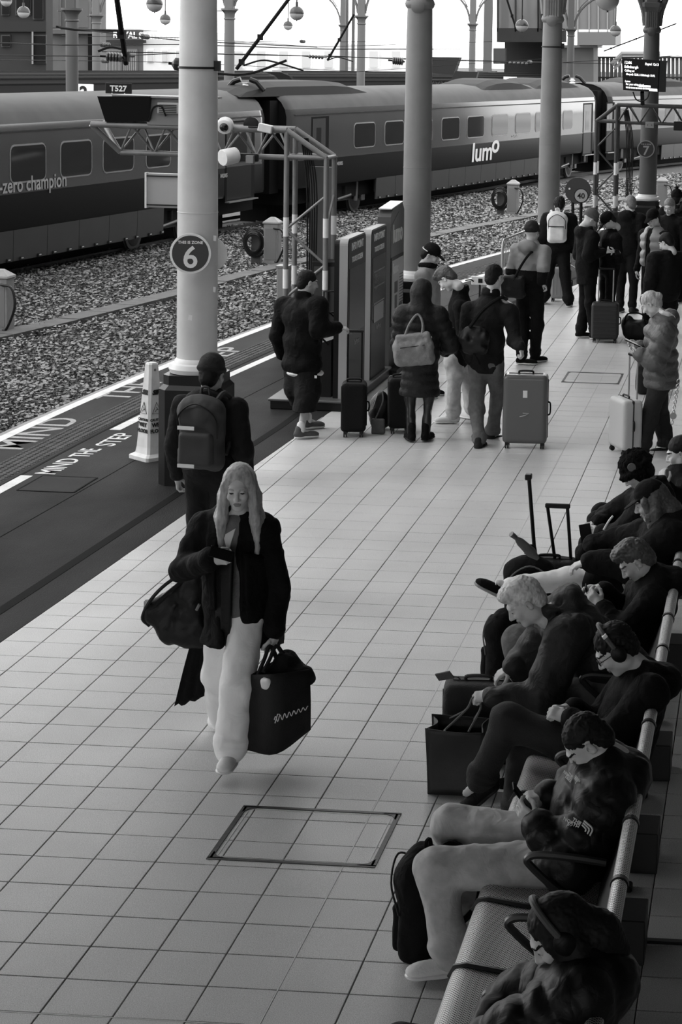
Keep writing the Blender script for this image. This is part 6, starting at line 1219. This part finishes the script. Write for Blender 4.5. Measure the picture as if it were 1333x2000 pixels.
# ---- white backpack person
t, P = figure('person in black with legs apart seen from behind wearing white backpack', (-3.2, 30.25), 1.66, -4, vox=.017, det=.008, sk=.35, J=dict(anL=(-3.42, 30.3, .09), toL=(-3.45, 30.5, .03), anR=(-3.0, 30.05, .09), toR=(-2.98, 30.25, .03), knL=(-3.35, 30.25, .5), knR=(-3.08, 30.15, .5)), hp=20, top=dict(m=c_blk, puff=.04, hood=True, r=(.09, .08, .06)), legs=dict(m=c_blk, r=(.1, .085, .085)), shoes=dict(m=c_blk), hair=dict(s='curly', v=1.15, n=.01))
B9 = np.stack([(1, .07, 0), (.07, -1, 0), (0, 0, 1.)], 1); backpack(interp(P['pel'], P['nek'], .68)+(0, -.27, 0), B9, c_wh, 'white backpack with dark strap worn on black jacket', 1.02, vox=.015, straps=True)
MB().box(interp(P['pel'], P['nek'], .68)+(0, -.395, .02), (.12, .006, .008)).build('compression_strap', m_black, C.objects['backpack.001'] if 'backpack.001' in C.objects else t)
suitcase((-3.2, 30.7), 0, .32, .2, .5, M('pale_abs', .3, .5), 'pale grey cabin case standing between the legs of the white backpack wearer', ribs=5)
# ---- group on right
t, P = figure('bearded man in grey beanie and long black coat typing on phone', (-2.43, 26.78), 1.76, 62, vox=.015, det=.007, sk=.42, hp=35, J=dict(wrR=p_(1180, 492, 26.6), elR=p_(1150, 500, 26.5), wrL=p_(1178, 488, 26.9), anL=(-2.5, 26.8, .09), toL=(-2.32, 26.88, .03), anR=(-2.3, 26.72, .09), toR=(-2.12, 26.8, .03)), top=dict(m=c_blk, puff=.025, hem=.22, hood=True, r=(.085, .07, .055)), legs=dict(m=c_blk, r=(.09, .075, .07)), shoes=dict(m=c_blk, s=m_ring), hat=dict(s='beanie', m=M('beanie_grey', .1, .9, bump=.4, bs=90)), hands=dict(R=((.9, .2, .1), (0, -.4, .8), .6)))
f = G(1193, 432, 1.62); t, P = figure('man in black cap bent over his phone facing the beanie man', (f[0], f[1]), 1.73, -120, vox=.015, det=.007, sk=.42, hp=45, J=dict(wrL=p_(1203, 492, f[1]-.32)), top=dict(m=c_blk, puff=.01), legs=dict(m=c_blk), shoes=dict(m=c_blk), hair=dict(s='short'), hat=dict(s='cap', m=c_blk), hands=dict(L=((-.6, -.3, .1), (0, -.3, -.9), .5)))
phone(OY(1207, 493, f[1]-.42), basis((1, .2, .2), (0, 1, .3)), 'phone in the hand of the man in black cap')
t, P = figure('short haired man in long black coat standing with his back to us', (-2.07, 29.6), 1.78, 15, vox=.016, det=.0075, sk=.42, hy=-40, hp=10, top=dict(m=c_blk, puff=.03, hem=.16, hood=True, r=(.09, .075, .06)), legs=dict(m=c_blk, r=(.095, .07, .06)), shoes=dict(m=c_dk), hair=dict(s='short'), hairmat=h_gr)
f = G(1279, 428, 1.64); f13 = f; t, P = figure('bearded man in black cap and pale puffer waistcoat', (f[0], f[1]), 1.76, 215, vox=.015, det=.007, sk=.42, hp=25, top=dict(m=c_blk, r=(.07, .06, .05)), legs=dict(m=c_blk), shoes=dict(m=c_blk), hair=dict(s='short'), hat=dict(s='cap', m=c_blk), hands=dict(R=((0, -.2, -1), (-1, 0, 0), .4)),
    extra=lambda t, P, K: soft(SDF(.015).ell(interp(P['pel'], P['nek'], .7), (.215, .16, .22), K['TB'], k=.05, q=(.012, .13)).ell(interp(P['pel'], P['nek'], .22), (.205, .165, .2), K['TB'], k=.05, q=(.012, .13)).box(interp(P['pel'], P['nek'], .45)+K['fw']*.2, (.04, .14, .5), K['TB'], sub=True).cut(P['pel'], -K['up']), 'puffer_waistcoat', M('pale_puffer', .3, .5, noise=.1, ns=8), t))
f = G(1309, 448, 1.62); t, P = figure('dark haired man in black coat at the right edge behind the puffer waistcoat', (f[0]+.03, f[1]-1.2), 1.66, -30, vox=.015, det=.007, sk=.42, hy=-60, hp=30, top=dict(m=c_blk, puff=.03, hem=.16, hood=False, r=(.09, .075, .06)), legs=dict(m=c_blk), shoes=dict(m=c_blk), hair=dict(s='short'), hands=dict(L=((-.6, .6, .3), (0, -.5, .8), .5)))
f = G(1306, 408, 1.66); t, P = figure('man with short grey hair partly hidden behind the puffer waistcoat man', (f[0], f[1]+.6), 1.76, 200, vox=.017, det=.008, sk=.36, hp=20, top=dict(m=c_blk, puff=.01), legs=dict(m=c_blk), shoes=dict(m=c_blk), hair=dict(s='short'), hairmat=h_gr)
f = G(1322, 386, 1.68); t, P = figure('person in black coat with fur-edged hood and knit hat at the far right', (f[0], f[1]), 1.78, 20, vox=.017, det=.008, sk=.36, top=dict(m=c_blk, puff=.04, hood=True), legs=dict(m=c_blk), shoes=dict(m=c_blk), hair=dict(s='short'), hat=dict(s='beanie', m=c_blk, pp=True), extra=lambda t, P, K: soft(SDF(.015).tor(P['nek']-K['fw']*.05+K['up']*.04, K['up']-K['fw']*.5, .13, .04), 'fur_trim', c_dk, t, noise=.008, nsc=.03))
# ---- woman in puffer jacket with phone
t, P = figure('blonde woman in grey puffer jacket leaning and reading her phone', (-1.05, 19.15), 1.62, -88, vox=.011, det=.005, sk=.42, female=True, hp=38, hy=-80, J=dict(nek=p_(1292, 622, 19.2), hed=p_(1272, 594, 19.18), pel=p_(1292, 745, 19.2), shL=p_(1300, 650, 19.0), shR=p_(1290, 645, 19.4), elL=p_(1282, 705, 18.98), wrL=p_(1252, 692, 19.0), elR=p_(1275, 700, 19.4), wrR=p_(1250, 676, 19.25), hiL=p_(1288, 755, 19.1), hiR=p_(1285, 755, 19.3), knL=p_(1268, 815, 19.1), anL=p_(1255, 872, 19.05), toL=(-1.3, 19.05, .02), knR=p_(1292, 815, 19.35), anR=p_(1302, 872, 19.3), toR=(-1.02, 19.25, .02)),
    top=dict(m=c_puf, puff=.045, r=(.085, .078, .06), q=(.010, .12), hood=True, hem=.06, col=.035, ns=.005, n='puffer_jacket'), legs=dict(m=c_dk, r=(.092, .08, .085), ns=.008, n='jeans'), shoes=dict(m=c_dk), hair=dict(s='bun'), hairmat=h_bl, hands=dict(L=((-1, .1, .15), (0, -.5, -.8), .5), R=((-1, 0, .0), (0, .6, -.7), .5)),
    extra=lambda t, P, K: soft(SDF(.01).tor(P['nek']-K['fw']*.06+K['up']*.05, K['up']-K['fw']*.5, .105, .025), 'hood_lining', c_wh, t, noise=.006, nsc=.03))
phone(OY(1238, 670, 19.1), basis((0, 1, 0), (-1, 0, .42)), 'pale edged phone held up by the woman in grey puffer jacket', sc=1.25)
suitcase(G(1221, 884)[:2], 62, .38, .22, .50, M('white_abs', .55, .45, bump=.2, bs=200), 'white textured cabin suitcase beside the woman in grey puffer', ribs=0, handle=.42, extra=lambda t, f, R: (MB().box(f(0, 0, .3), (.195, .012, .252), R=R, bev=.02).build('centre_band', m_dark, t),))
t = thing('holdall', 'black bag on the floor behind the white suitcase', 'bag', (-1.25, 22.6, 0)); soft(SDF(.013).box((-1.28, 22.6, .2), (.16, .2, .2), rd=.08, k=.03), 'bag_body', c_nylon, t, noise=.012, nsc=.08)
MB().tube(catmull([(-1.4, 22.5, .35), (-1.35, 22.5, .5), (-1.2, 22.5, .5), (-1.15, 22.5, .35)], 4), .012, 6).build('handle', c_blk, t)
suitcase((-2.14, 26.5), -3, .37, .24, .5, M('charcoal_abs', .02, .5), 'charcoal ribbed suitcase with raised steel handle in front of the bearded man', ribs=0, handle=.45, extra=lambda t, f, R: [MB().box(f(0, -.122, .12+.055*k), (.16, .004, .008), R=R, bev=.003).build('rib', M('charcoal_abs', .045), t) for k in range(8)])
t = thing('holdall', 'black holdall slumped beside the charcoal suitcase', 'bag', (-1.72, 26.9, 0)); soft(SDF(.014).box((-1.72, 26.9, .13), (.2, .14, .13), rd=.09, k=.03).ell((-1.85, 26.9, .2), (.1, .1, .12), k=.05), 'bag_body', c_nylon, t, noise=.012, nsc=.08); MB().tube(catmull([(-1.9, 26.8, .2), (-1.85, 26.78, .36), (-1.65, 26.78, .36), (-1.6, 26.8, .2)], 4), .012, 6).build('handle', c_blk, t)
t = thing('holdall', 'black backpack lying behind the slumped holdall', 'bag', (-1.45, 27.4, 0)); soft(SDF(.014).ell((-1.45, 27.4, .15), (.2, .14, .15), k=.03).box((-1.42, 27.3, .1), (.12, .1, .09), rd=.05, k=.03), 'bag_body', c_nylon, t, noise=.012, nsc=.08); MB().tube(catmull([(-1.5, 27.3, .28), (-1.45, 27.28, .36), (-1.38, 27.3, .28)], 4), .012, 6).build('strap', c_blk, t)
# luggage at the screens
suitcase((-4.1, 19.42), -10, .25, .3, .50, M('black_soft_case', .006, .7, spec=.2, bump=.3, bs=90), 'black fabric suitcase with tall thin handle left of the pair', soft_=True, handle=.5, handle_m=m_black)
suitcase((-3.68, 19.68), -14, .24, .26, .52, M('black_soft_case', .018), 'black fabric suitcase against the hooded woman\'s coat', soft_=True)
t = thing('drawstring_bag', 'black bag with white cords between the two black suitcases', 'bag', (-3.88, 19.75, 0)); soft(SDF(.012).ell((-3.9, 19.78, .17), (.13, .12, .17), k=.04).ell((-3.88, 19.75, .3), (.07, .07, .1), k=.06), 'bag_body', c_nylon, t, noise=.008, nsc=.06)
for k in range(4): MB().tube(catmull([(-3.99+.01*k, 19.66, .2+.01*k), (-3.98+.015*k, 19.64, .3), (-3.93+.01*k, 19.66, .38+.01*k), (-3.86, 19.68, .42)], 5), .005, 4).build('cord', m_ring, t)
t = thing('pouch', 'small grey pouch with grey strap on the floor by the black suitcases', 'bag', (-3.88, 19.5, 0)); soft(SDF(.009).box((-3.87, 19.52, .08), (.07, .03, .08), rd=.02, k=.01), 'pouch_body', c_md, t, noise=.004, nsc=.04); MB().tube(catmull([(-3.9, 19.5, .15), (-3.86, 19.5, .24), (-3.83, 19.55, .34), (-3.85, 19.62, .42)], 5), .008, 5).build('strap', c_md, t)
# ---- person at right edge with chain
t, P = figure('person in black cut off by the right edge behind the bench', (-.43, 17.3), 1.62, -60, vox=.013, det=.007, sk=.4, top=dict(m=c_blk, puff=.04, hem=.2, r=(.1, .08, .06)), legs=dict(m=c_blk2, r=(.1, .08, .07)), shoes=dict(m=c_blk), hair=dict(s='short'))
b = MB()
for k in range(9): c = OY(1326-1.6*k, 745+10*k, 16.9); b.tube([c+np.array([.012*math.cos(a), .004*(k % 2), .02*math.sin(a)]) for a in np.arange(8)*PI/4], .004, 4, closed=True)
o = b.build('chain_strap', m_steel, t, smooth=True); o['kind'] = 'stuff'; MB().lathe([(.03, 0), (.03, .01)], OY(1316, 812, 16.9), 14, axis=(0, -1, 0)).build('ring', m_steel, t)
# ================================================================ people on the bench (facing the tracks, -X)
def sitter(lab, Y, J, **k):
    d = dict(pel=(-.68, Y, .5), hiL=(-.72, Y-.1, .5), hiR=(-.72, Y+.1, .5), knL=(-1.16, Y-.12, .49), knR=(-1.16, Y+.12, .49), anL=(-1.17, Y-.12, .09), anR=(-1.2, Y+.14, .09), toL=(-1.38, Y-.12, .02), toR=(-1.4, Y+.15, .02)); d.update(J)
    return figure(lab, (-.95, Y), 1.75, -90, J=d, **k)
def headphones(t, K, m, w_=.012):
    hl, HB = K['hl'], K['HB']; MB().tube([hl((.1*math.sin(a), -.01, .03+.118*math.cos(a))) for a in np.linspace(-1.6, 1.6, 18)], w_, 8).build('headphone_band', m, t, smooth=True)
    for x in (-1, 1): soft(SDF(.006).ell(hl((x*.098, -.008, 0)), (.022, .038, .045), HB, k=.01), 'ear_cup', c_nylon, t)
# nearest woman
t, P = sitter('woman with dark hair and headphones at the near end of the bench', 6.3, dict(nek=p_(1150, 1895, 6.28), hed=p_(1092, 1822, 6.28), pel=(-.66, 6.2, .5), shL=p_(1140, 1945, 6.12), shR=p_(1130, 1905, 6.45), elL=p_(1010, 2015, 6.1), wrL=p_(930, 2040, 6.15), elR=p_(1010, 1950, 6.55), wrR=p_(950, 2010, 6.4)), hy=-105, hp=42, vox=.008, det=.0035, sk=.4, female=True, hairmat=h_dk,
    top=dict(m=c_nylon, q=(.007, .09), puff=.035, r=(.085, .078, .06), col=.035, hood=True, ns=.005, n='puffer_jacket'), legs=dict(m=c_blk2), shoes=dict(m=c_blk), hair=dict(s='long', v=.98, end=-.2, n=.002), hands=dict(L=((-1, 0, -.3), (0, -.3, .9), .4)), extra=lambda t, P, K: headphones(t, K, M('headband_grey', .08, .5)))
# man in north-facing puffer
def nf(t, P, K):
    for c, s_, nn in ((OY(1122, 1527, 7.93), .9, (-.6, -.75, .25)), (OY(1137, 1622, 7.76), 1.25, (-.25, -.95, .15))):
        X = NRM(np.cross((0, 0, 1), nn))*1.; X = NRM(X+np.array([0, 0, -.45])); B = basis(X, (0.1, 0, 1)); h = c
        for k in range(3): h = h; MB().tube(catmull([h+B[:, 0]*(.012+.010*k)*s_+B[:, 1]*.0*s_, h+B[:, 0]*(.010+.009*k)*s_+B[:, 1]*(.012+.007*k)*s_, h+B[:, 0]*(-.008)*s_+B[:, 1]*(.018+.008*k)*s_], 4), .0032*s_, 5).build('logo_arc', m_ring, t)
        for j, wd in enumerate(('THE', 'NORTH', 'FACE')): text(wd, .017*s_, h+B[:, 0]*-.012*s_+B[:, 1]*(.014-.014*j)*s_+B[:, 2]*.004, B, m_ring, t, align='RIGHT', off=.0006, ext=.002)
t, P = sitter('man with cropped hair in black puffer jacket and light jeans using phone', 8.1, dict(pel=(-.72, 8.1, .52), nek=p_(1195, 1498, 8.1), hed=p_(1148, 1452, 8.08), shL=p_(1190, 1560, 7.9), shR=p_(1150, 1530, 8.32), elL=p_(1112, 1690, 7.84), wrL=p_(1052, 1610, 7.9), elR=p_(1080, 1610, 8.42), wrR=p_(1072, 1552, 8.12), hiL=(-.76, 7.98, .5), hiR=(-.76, 8.22, .5), knL=p_(852, 1698, 7.92), anL=(-1.22, 7.92, .1), toL=(-1.4, 7.86, .03), knR=p_(885, 1612, 8.33), anR=(-1.22, 8.4, .1), toR=(-1.4, 8.42, .03)),
    hy=-100, hp=50, vox=.008, det=.0036, sk=.42, hairmat=h_dk, top=dict(m=c_nylon, q=(.011, .115), puff=.05, r=(.095, .09, .062), col=.045, hood=True, hem=.03, ns=.005, n='puffer_jacket'), legs=dict(m=c_jean, r=(.1, .088, .078), ns=.007, n='jeans'), shoes=dict(m=c_wh), hair=dict(s='short', n=.004, v=.965), hands=dict(R=((-1, -.25, -.05), (.2, -.2, 1), .55), L=((-.8, .2, .5), (-.3, -.8, -.2), .5)), extra=nf)
phone(OY(1022, 1560, 7.98), basis((-.2, 1, .1), (.55, .1, -.8)), 'dark phone held by the man in black puffer jacket')
# glasses and headphones
def gl(t, P, K):
    headphones(t, K, M('headband_grey', .08)); hl = K['hl']; 
    for x in (-1, 1):
        f = MB().tube([hl((x*.031+.021*math.cos(a), .102, .006+.016*math.sin(a))) for a in np.arange(14)*PI/7], .0022, 5, closed=True); f.build('glasses_rim', m_black, t); MB().tube([hl((x*.052, .1, .01)), hl((x*.074, .06, .012)), hl((x*.08, .0, .008))], .0022, 5).build('glasses_arm', m_black, t)
    MB().box(hl((-.085, -.01, .11)), (.012, .012, .008), R=K['HB']).build('headband_badge', m_ring, t)
    soft(SDF(.009).chain([P['wrL']+(.03, 0, -.01), P['elL']+(-.1, .0, .02)], [.05, .058]), 'knit_cuff', M('knit_grey', .16, .9, bump=.5, bs=60), t, noise=.006, nsc=.03)
t, P = sitter('bespectacled man with headphones and clasped hands on the bench', 9.35, dict(nek=p_(1262, 1322, 9.35), hed=p_(1203, 1268, 9.33), pel=(-.64, 9.35, .5), shL=p_(1270, 1355, 9.15), shR=p_(1225, 1345, 9.55), elL=p_(1190, 1450, 9.1), wrL=p_(1112, 1402, 9.22), elR=p_(1170, 1420, 9.6), wrR=p_(1118, 1385, 9.36), hiL=(-.7, 9.25, .5), knL=p_(992, 1408, 9.28), anL=p_(938, 1528, 9.3), toL=p_(862, 1588, 9.28), knR=(-1.13, 9.5, .47), anR=(-1.15, 9.5, .1), toR=(-1.35, 9.5, .03)),
    hy=-100, hp=40, vox=.009, det=.0038, sk=.4, hairmat=h_dk, top=dict(m=c_blk, puff=.02, r=(.085, .07, .055), hood=True, hem=.04), legs=dict(m=M('dark_denim', .01, .8, noise=.2, ns=12, bump=.3, bs=120), r=(.1, .08, .07)), shoes=dict(m=c_blk2, s=m_dark, hgt=.14), hair=dict(s='short', v=1.0, n=.005), hands=dict(L=((-1, .1, .25), (0, -.6, .8), .95), R=((-.9, -.35, .2), (0, .3, .9), .85)), extra=gl)
# white-haired man
t, P = sitter('white-haired old man in dark jacket bending over his bags', 10.3, dict(pel=(-.66, 10.35, .52), nek=p_(1088, 1196, 10.25), hed=p_(1026, 1176, 10.18), shL=p_(1112, 1238, 10.06), shR=p_(1075, 1215, 10.46), elL=p_(1058, 1372, 10.0), wrL=p_(962, 1358, 9.98), elR=p_(1030, 1300, 10.55), wrR=p_(1002, 1302, 10.42), knR=p_(1012, 1252, 10.72), anR=(-1.25, 10.75, .1), toR=(-1.45, 10.75, .03), knL=(-1.18, 10.12, .48), anL=(-1.15, 10.05, .09), toL=(-1.35, 10.05, .03)),
    hy=-108, hp=38, vox=.009, det=.0038, sk=.42, build=1.12, hairmat=h_wh, top=dict(m=M('waxed_jacket', .018, .6, spec=.3, noise=.25, ns=8, bump=.9, bs=10), puff=.035, r=(.1, .085, .06), col=.035, hood=True, hem=.06, ns=.01), legs=dict(m=c_jean2, r=(.1, .08, .07), n='jeans'), shoes=dict(m=c_blk), hair=dict(s='curly', v=1.0, n=.004), hands=dict(L=((-1, 0, -.15), (0, -.5, .8), .9), R=((-.8, -.1, -.5), (-.2, -.3, .9), .4)))
# young man with earbuds
t, P = sitter('young man with tousled hair and white earbuds holding a phone', 11.3, dict(nek=p_(1284, 1132, 11.3), hed=p_(1243, 1096, 11.28), pel=(-.64, 11.3, .5), shL=p_(1275, 1175, 11.1), shR=p_(1250, 1155, 11.48), elL=p_(1215, 1235, 11.05), wrL=p_(1178, 1182, 11.15), elR=p_(1225, 1205, 11.55), wrR=p_(1180, 1150, 11.32)), hy=-98, hp=42, vox=.009, det=.004, sk=.45, hairmat=h_br, top=dict(m=c_blk, puff=.012, r=(.085, .07, .052), hood=True), legs=dict(m=c_blk2), shoes=dict(m=c_blk), hair=dict(s='quiff', v=.98, n=.005),
    hands=dict(L=((-.75, .1, .6), (-.3, -.85, -.1), .6), R=((-1, .1, .1), (0, .2, 1), .5)), extra=lambda t, P, K: MB().cyl(K['hl']((-.083, .006, -.008)), K['hl']((-.084, .012, -.035)), .005, n=8).build('earbud', m_ring, t))
phone(OY(1152, 1166, 11.22), basis((-.1, 1, .1), (.3, .1, -.9)), 'dark phone in the hands of the tousled young man')
# woman in cap, leg crossed
t, P = sitter('woman in black cap with bare light legs crossed', 12.35, dict(nek=p_(1312, 1012, 12.35), hed=p_(1272, 980, 12.33), pel=(-.64, 12.35, .52), shL=p_(1310, 1052, 12.15), shR=p_(1290, 1035, 12.55), elL=p_(1235, 1105, 12.1), wrL=p_(1150, 1096, 12.1), elR=p_(1220, 1060, 12.6), wrR=p_(1155, 1062, 12.55), knL=p_(1112, 1132, 12.2), anL=p_(992, 1146, 12.1), toL=p_(945, 1122, 12.08), knR=(-1.14, 12.45, .47), anR=(-1.3, 12.4, .16), toR=(-1.52, 12.38, .08)),
    hy=-92, hp=24, vox=.0095, det=.0042, sk=.46, female=True, hairmat=h_br, top=dict(m=c_blk, puff=.045, r=(.095, .085, .062), hem=.06, col=.045), legs=dict(m=M('light_tights', .8, .75, noise=.06, ns=20), r=(.085, .075, .06), bag=0, n='tights'), shoes=dict(m=c_blk, s=M('sole_grey', .35, .6), lace=True), hair=dict(s='long', v=1.0, end=-.22), hat=dict(s='cap', m=c_blk), hands=dict(L=((-.95, -.1, -.35), (-.2, -.2, 1), .35)),
    extra=lambda t, P, K: soft(SDF(.01).chain([P['pel'], interp(P['hiL'], P['knL'], .62)], [.14, .115]).chain([P['pel'], interp(P['hiR'], P['knR'], .7)], [.14, .11]), 'skirt', c_blk2, t, noise=.008, nsc=.08))
# fur hat man
t, P = sitter('man in black fur hat at the far end of the bench holding a phone', 13.35, dict(nek=p_(1278, 950, 13.35), hed=p_(1246, 922, 13.33), pel=(-.66, 13.35, .5), shL=p_(1270, 985, 13.15), shR=p_(1248, 978, 13.55), elL=p_(1212, 1050, 13.1), wrL=p_(1176, 1040, 13.15), elR=p_(1190, 1010, 13.6), wrR=p_(1170, 1022, 13.4)), hy=-95, hp=38, vox=.01, det=.0045, sk=.42, top=dict(m=c_blk, puff=.03, r=(.09, .075, .058), hood=False, hem=.08), legs=dict(m=c_blk), shoes=dict(m=c_blk), hair=dict(s='short'), hat=dict(s='trapper', m=M('black_fur', .006, .9, spec=.1, bump=.8, bs=80), badge=True),
    hands=dict(L=((-1, 0, -.1), (0, -.8, .3), .6), R=((-1, 0, -.1), (0, .3, 1), .5)), extra=lambda t, P, K: MB().tube(catmull([OY(1180, 1035, 13.0), OY(1190, 1018, 13.0), OY(1198, 1008, 13.02)], 4), .008, 5).build('white_drawcord', m_ring, t))
phone(OY(1146, 1047, 13.05), basis((1, .1, .2), (-.1, .2, 1)), 'black phone with camera bumps held by the man in fur hat', sc=1.1)
t, P = sitter('person beyond the fur hat man scratching with a pale hand', 14.3, dict(nek=p_(1335, 925, 14.3), hed=p_(1330, 885, 14.3), pel=(-.6, 14.3, .5), shL=p_(1345, 960, 14.1), elL=p_(1320, 985, 14.05), wrL=p_(1300, 950, 14.0), shR=p_(1330, 950, 14.5), elR=p_(1310, 1000, 14.5), wrR=p_(1290, 985, 14.5)), vox=.011, det=.006, sk=.45, hy=-90, hp=20, top=dict(m=c_blk, puff=.03), legs=dict(m=c_blk), shoes=dict(m=c_blk), hair=dict(s='short'), hands=dict(L=((-.3, 0, 1), (-.6, -.7, 0), .5)))
# ---- luggage by the bench
Bn = np.stack([NRM((.3, .95, 0)), NRM((-.95, .3, -.12)), NRM((-.1, 0, 1))], 1)
bk = backpack((-1.38, 8.12, .24), np.stack([NRM((.25, .96, 0)), NRM((-.96, .25, 0)), NRM((-.12, 0, 1))], 1), c_blk, 'black backpack on the floor leaning on the light jeans', 1.0, vox=.009, straps=True)
t = suitcase((-1.5, 10.5), -6, .38, .22, .40, M('black_canvas_case', .006, .75, bump=.3, bs=90), 'black canvas suitcase with grey luggage tag behind the paper bag', soft_=True, wheels=True, extra=lambda t, f, R: (MB().prism([OY(850, 1318, 10.28), OY(858, 1330, 10.28), OY(888, 1325, 10.3), OY(878, 1312, 10.3)], (0, .01, .003)).build('luggage_tag', c_md, t), MB().tube([OY(880, 1320, 10.3), OY(895, 1322, 10.35), OY(900, 1328, 10.4)], .004, 5).build('tag_loop', m_steel, t)))
t = thing('paper_bag', 'dark paper carrier bag standing in front of the black suitcase', 'bag', (-1.54, 10.05, 0)); m_pap = M('dark_paper', .018, .6, noise=.15, ns=10, bump=.15, bs=30); y0, y1 = 9.95, 10.15
xa, xb, h_ = -1.68, -1.38, .36; 
sheet('front_panel', [[(xa-.02, y0, h_), (-1.53, y0-.03, h_-.005), (xb, y0, h_-.01)], [(xa-.01, y0, h_*.55), (-1.54, y0+.015, h_*.55), (xb, y0, h_*.5)], [(xa, y0, .003), (-1.53, y0, .003), (xb, y0, .003)]], m_pap, t, .004)
sheet('back_panel', [[(xa-.02, y1, h_+.01), (-1.53, y1+.01, h_), (xb, y1, h_)], [(xa, y1, .003), (-1.53, y1, .003), (xb, y1, .003)]], m_pap, t, .004)
for x in (xa, xb): sheet('side_gusset', [[(x-.01, y0, h_), (x+(.03 if x == xa else -.03), 10.05, h_), (x-.01, y1, h_)], [(x, y0, .003), (x+(.02 if x == xa else -.02), 10.05, .003), (x, y1, .003)]], m_pap, t, .004)
MB().box((-1.53, 10.05, .004), (.15, .1, .003)).build('base_panel', m_pap, t)
for y in (y0, y1): MB().tube(catmull([(-1.6, y, h_-.01), OY(912, 1385, 10.0), OY(925, 1362, 9.98), OY(940, 1380, 10.02), (-1.47, y, h_-.01)], 5), .006, 5).build('rope_handle', M('cord_grey', .12, .8), t)
MB().tube([(-1.6, y0-.005, h_-.012), (-1.595, y0-.012, h_+.0), (-1.59, y0-.006, h_-.02)], .006, 5).build('handle_knot', m_ring, t)
B10 = np.stack([NRM((.4, .9, 0)), NRM((-.9, .4, 0)), np.array([0, 0, 1.])], 1); backpack((-1.52, 11.75, .25), B10, c_blk, 'black backpack with grey piping beside the old man\'s knee', .98, vox=.01, straps=False, trim=M('piping_grey', .12, .6))
t = suitcase((-1.40, 13.1), -4, .40, .24, .42, M('black_soft_case', .018), 'black wheeled bag with two raised handles behind the light legs', soft_=True, handle=0, extra=lambda t, f, R: (
    [MB().cyl(f(x, .08, .3), OY(u, v, 13.0), .012, n=8).build('handle_tube', m_black, t, smooth=True) for x, u, v in ((.06, 1070, 988), (.16, 1109, 990))], MB().box(interp(OY(1068, 987, 13.0), OY(1112, 989, 13.0), .5), (.085, .014, .016), bev=.006).build('handle_grip', m_black, t), MB().cyl(f(-.08, 0, .3), OY(1034, 935, 12.9), .014, n=8).build('second_handle', m_black, t, smooth=True), MB().box(OY(1033, 931, 12.9), (.022, .03, .02), bev=.006).build('second_grip', m_black, t)))
backpack((-1.48, 12.68, .33), np.stack([NRM((1, .1, 0)), NRM((.1, -1, 0)), np.array([0, 0, 1.])], 1), c_blk, 'round topped black backpack leaning on the wheeled bag', 1.12, vox=.01, straps=False, trim=M('piping_grey', .12))
t = thing('umbrella', 'folded grey umbrella laid diagonally on the black bag', 'umbrella', OY(1015, 1070, 12.6)); a, b = OY(1052, 1092, 12.5), OY(1008, 1050, 12.48); MB().tube([a, interp(a, b, .3), interp(a, b, .8), b], [.012, .035, .028, .012], 10).build('canopy', c_md, t, smooth=True); MB().cyl(b, OY(999, 1043, 12.46), .016, .02, n=10).build('handle', M('handle_brown', .08, .4), t, smooth=True)

# ================================================================ groups of look-alikes
GR = {'column': 'iron columns of the station', 'globe_lamp': 'hanging globe lamps', 'train_coach': 'coaches of the trains', 'hose_post': 'hose posts in the ballast', 'suitcase': 'suitcases on the platform', 'backpack': 'backpacks', 'overhead_wire': 'overhead line wires', 'registration_arm': 'overhead registration arms', 'wire_insulator': 'insulators on the overhead line', 'touch_screen': 'touch screens beside the asphalt', 'crowd_barrier': 'crowd barriers', 'zone_sign': 'round zone signs', 'phone': 'phones in hands', 'holdall': 'black holdalls on the floor', 'cable_gantry': 'tubular gantries', 'platform_number': 'platform number signs', 'junction_box': 'boxes on the gantries', 'manhole_cover': 'manhole covers in the asphalt', 'hotel_facade': 'parts of the hotel front', 'lattice_mast': 'masts beyond the tracks', 'roof_insulator': 'cable joints on the train roof'}
for o in list(C.objects):
    if o.parent is None:
        n_ = o.name.split('.')[0]
        if n_ in GR: o['group'] = GR[n_]
        elif n_ == 'person': o['group'] = 'people seated on the bench' if 'bench' in o['label'] or o.location.y < 16 and o.location.x > -1.2 else 'people standing and walking on the platform'
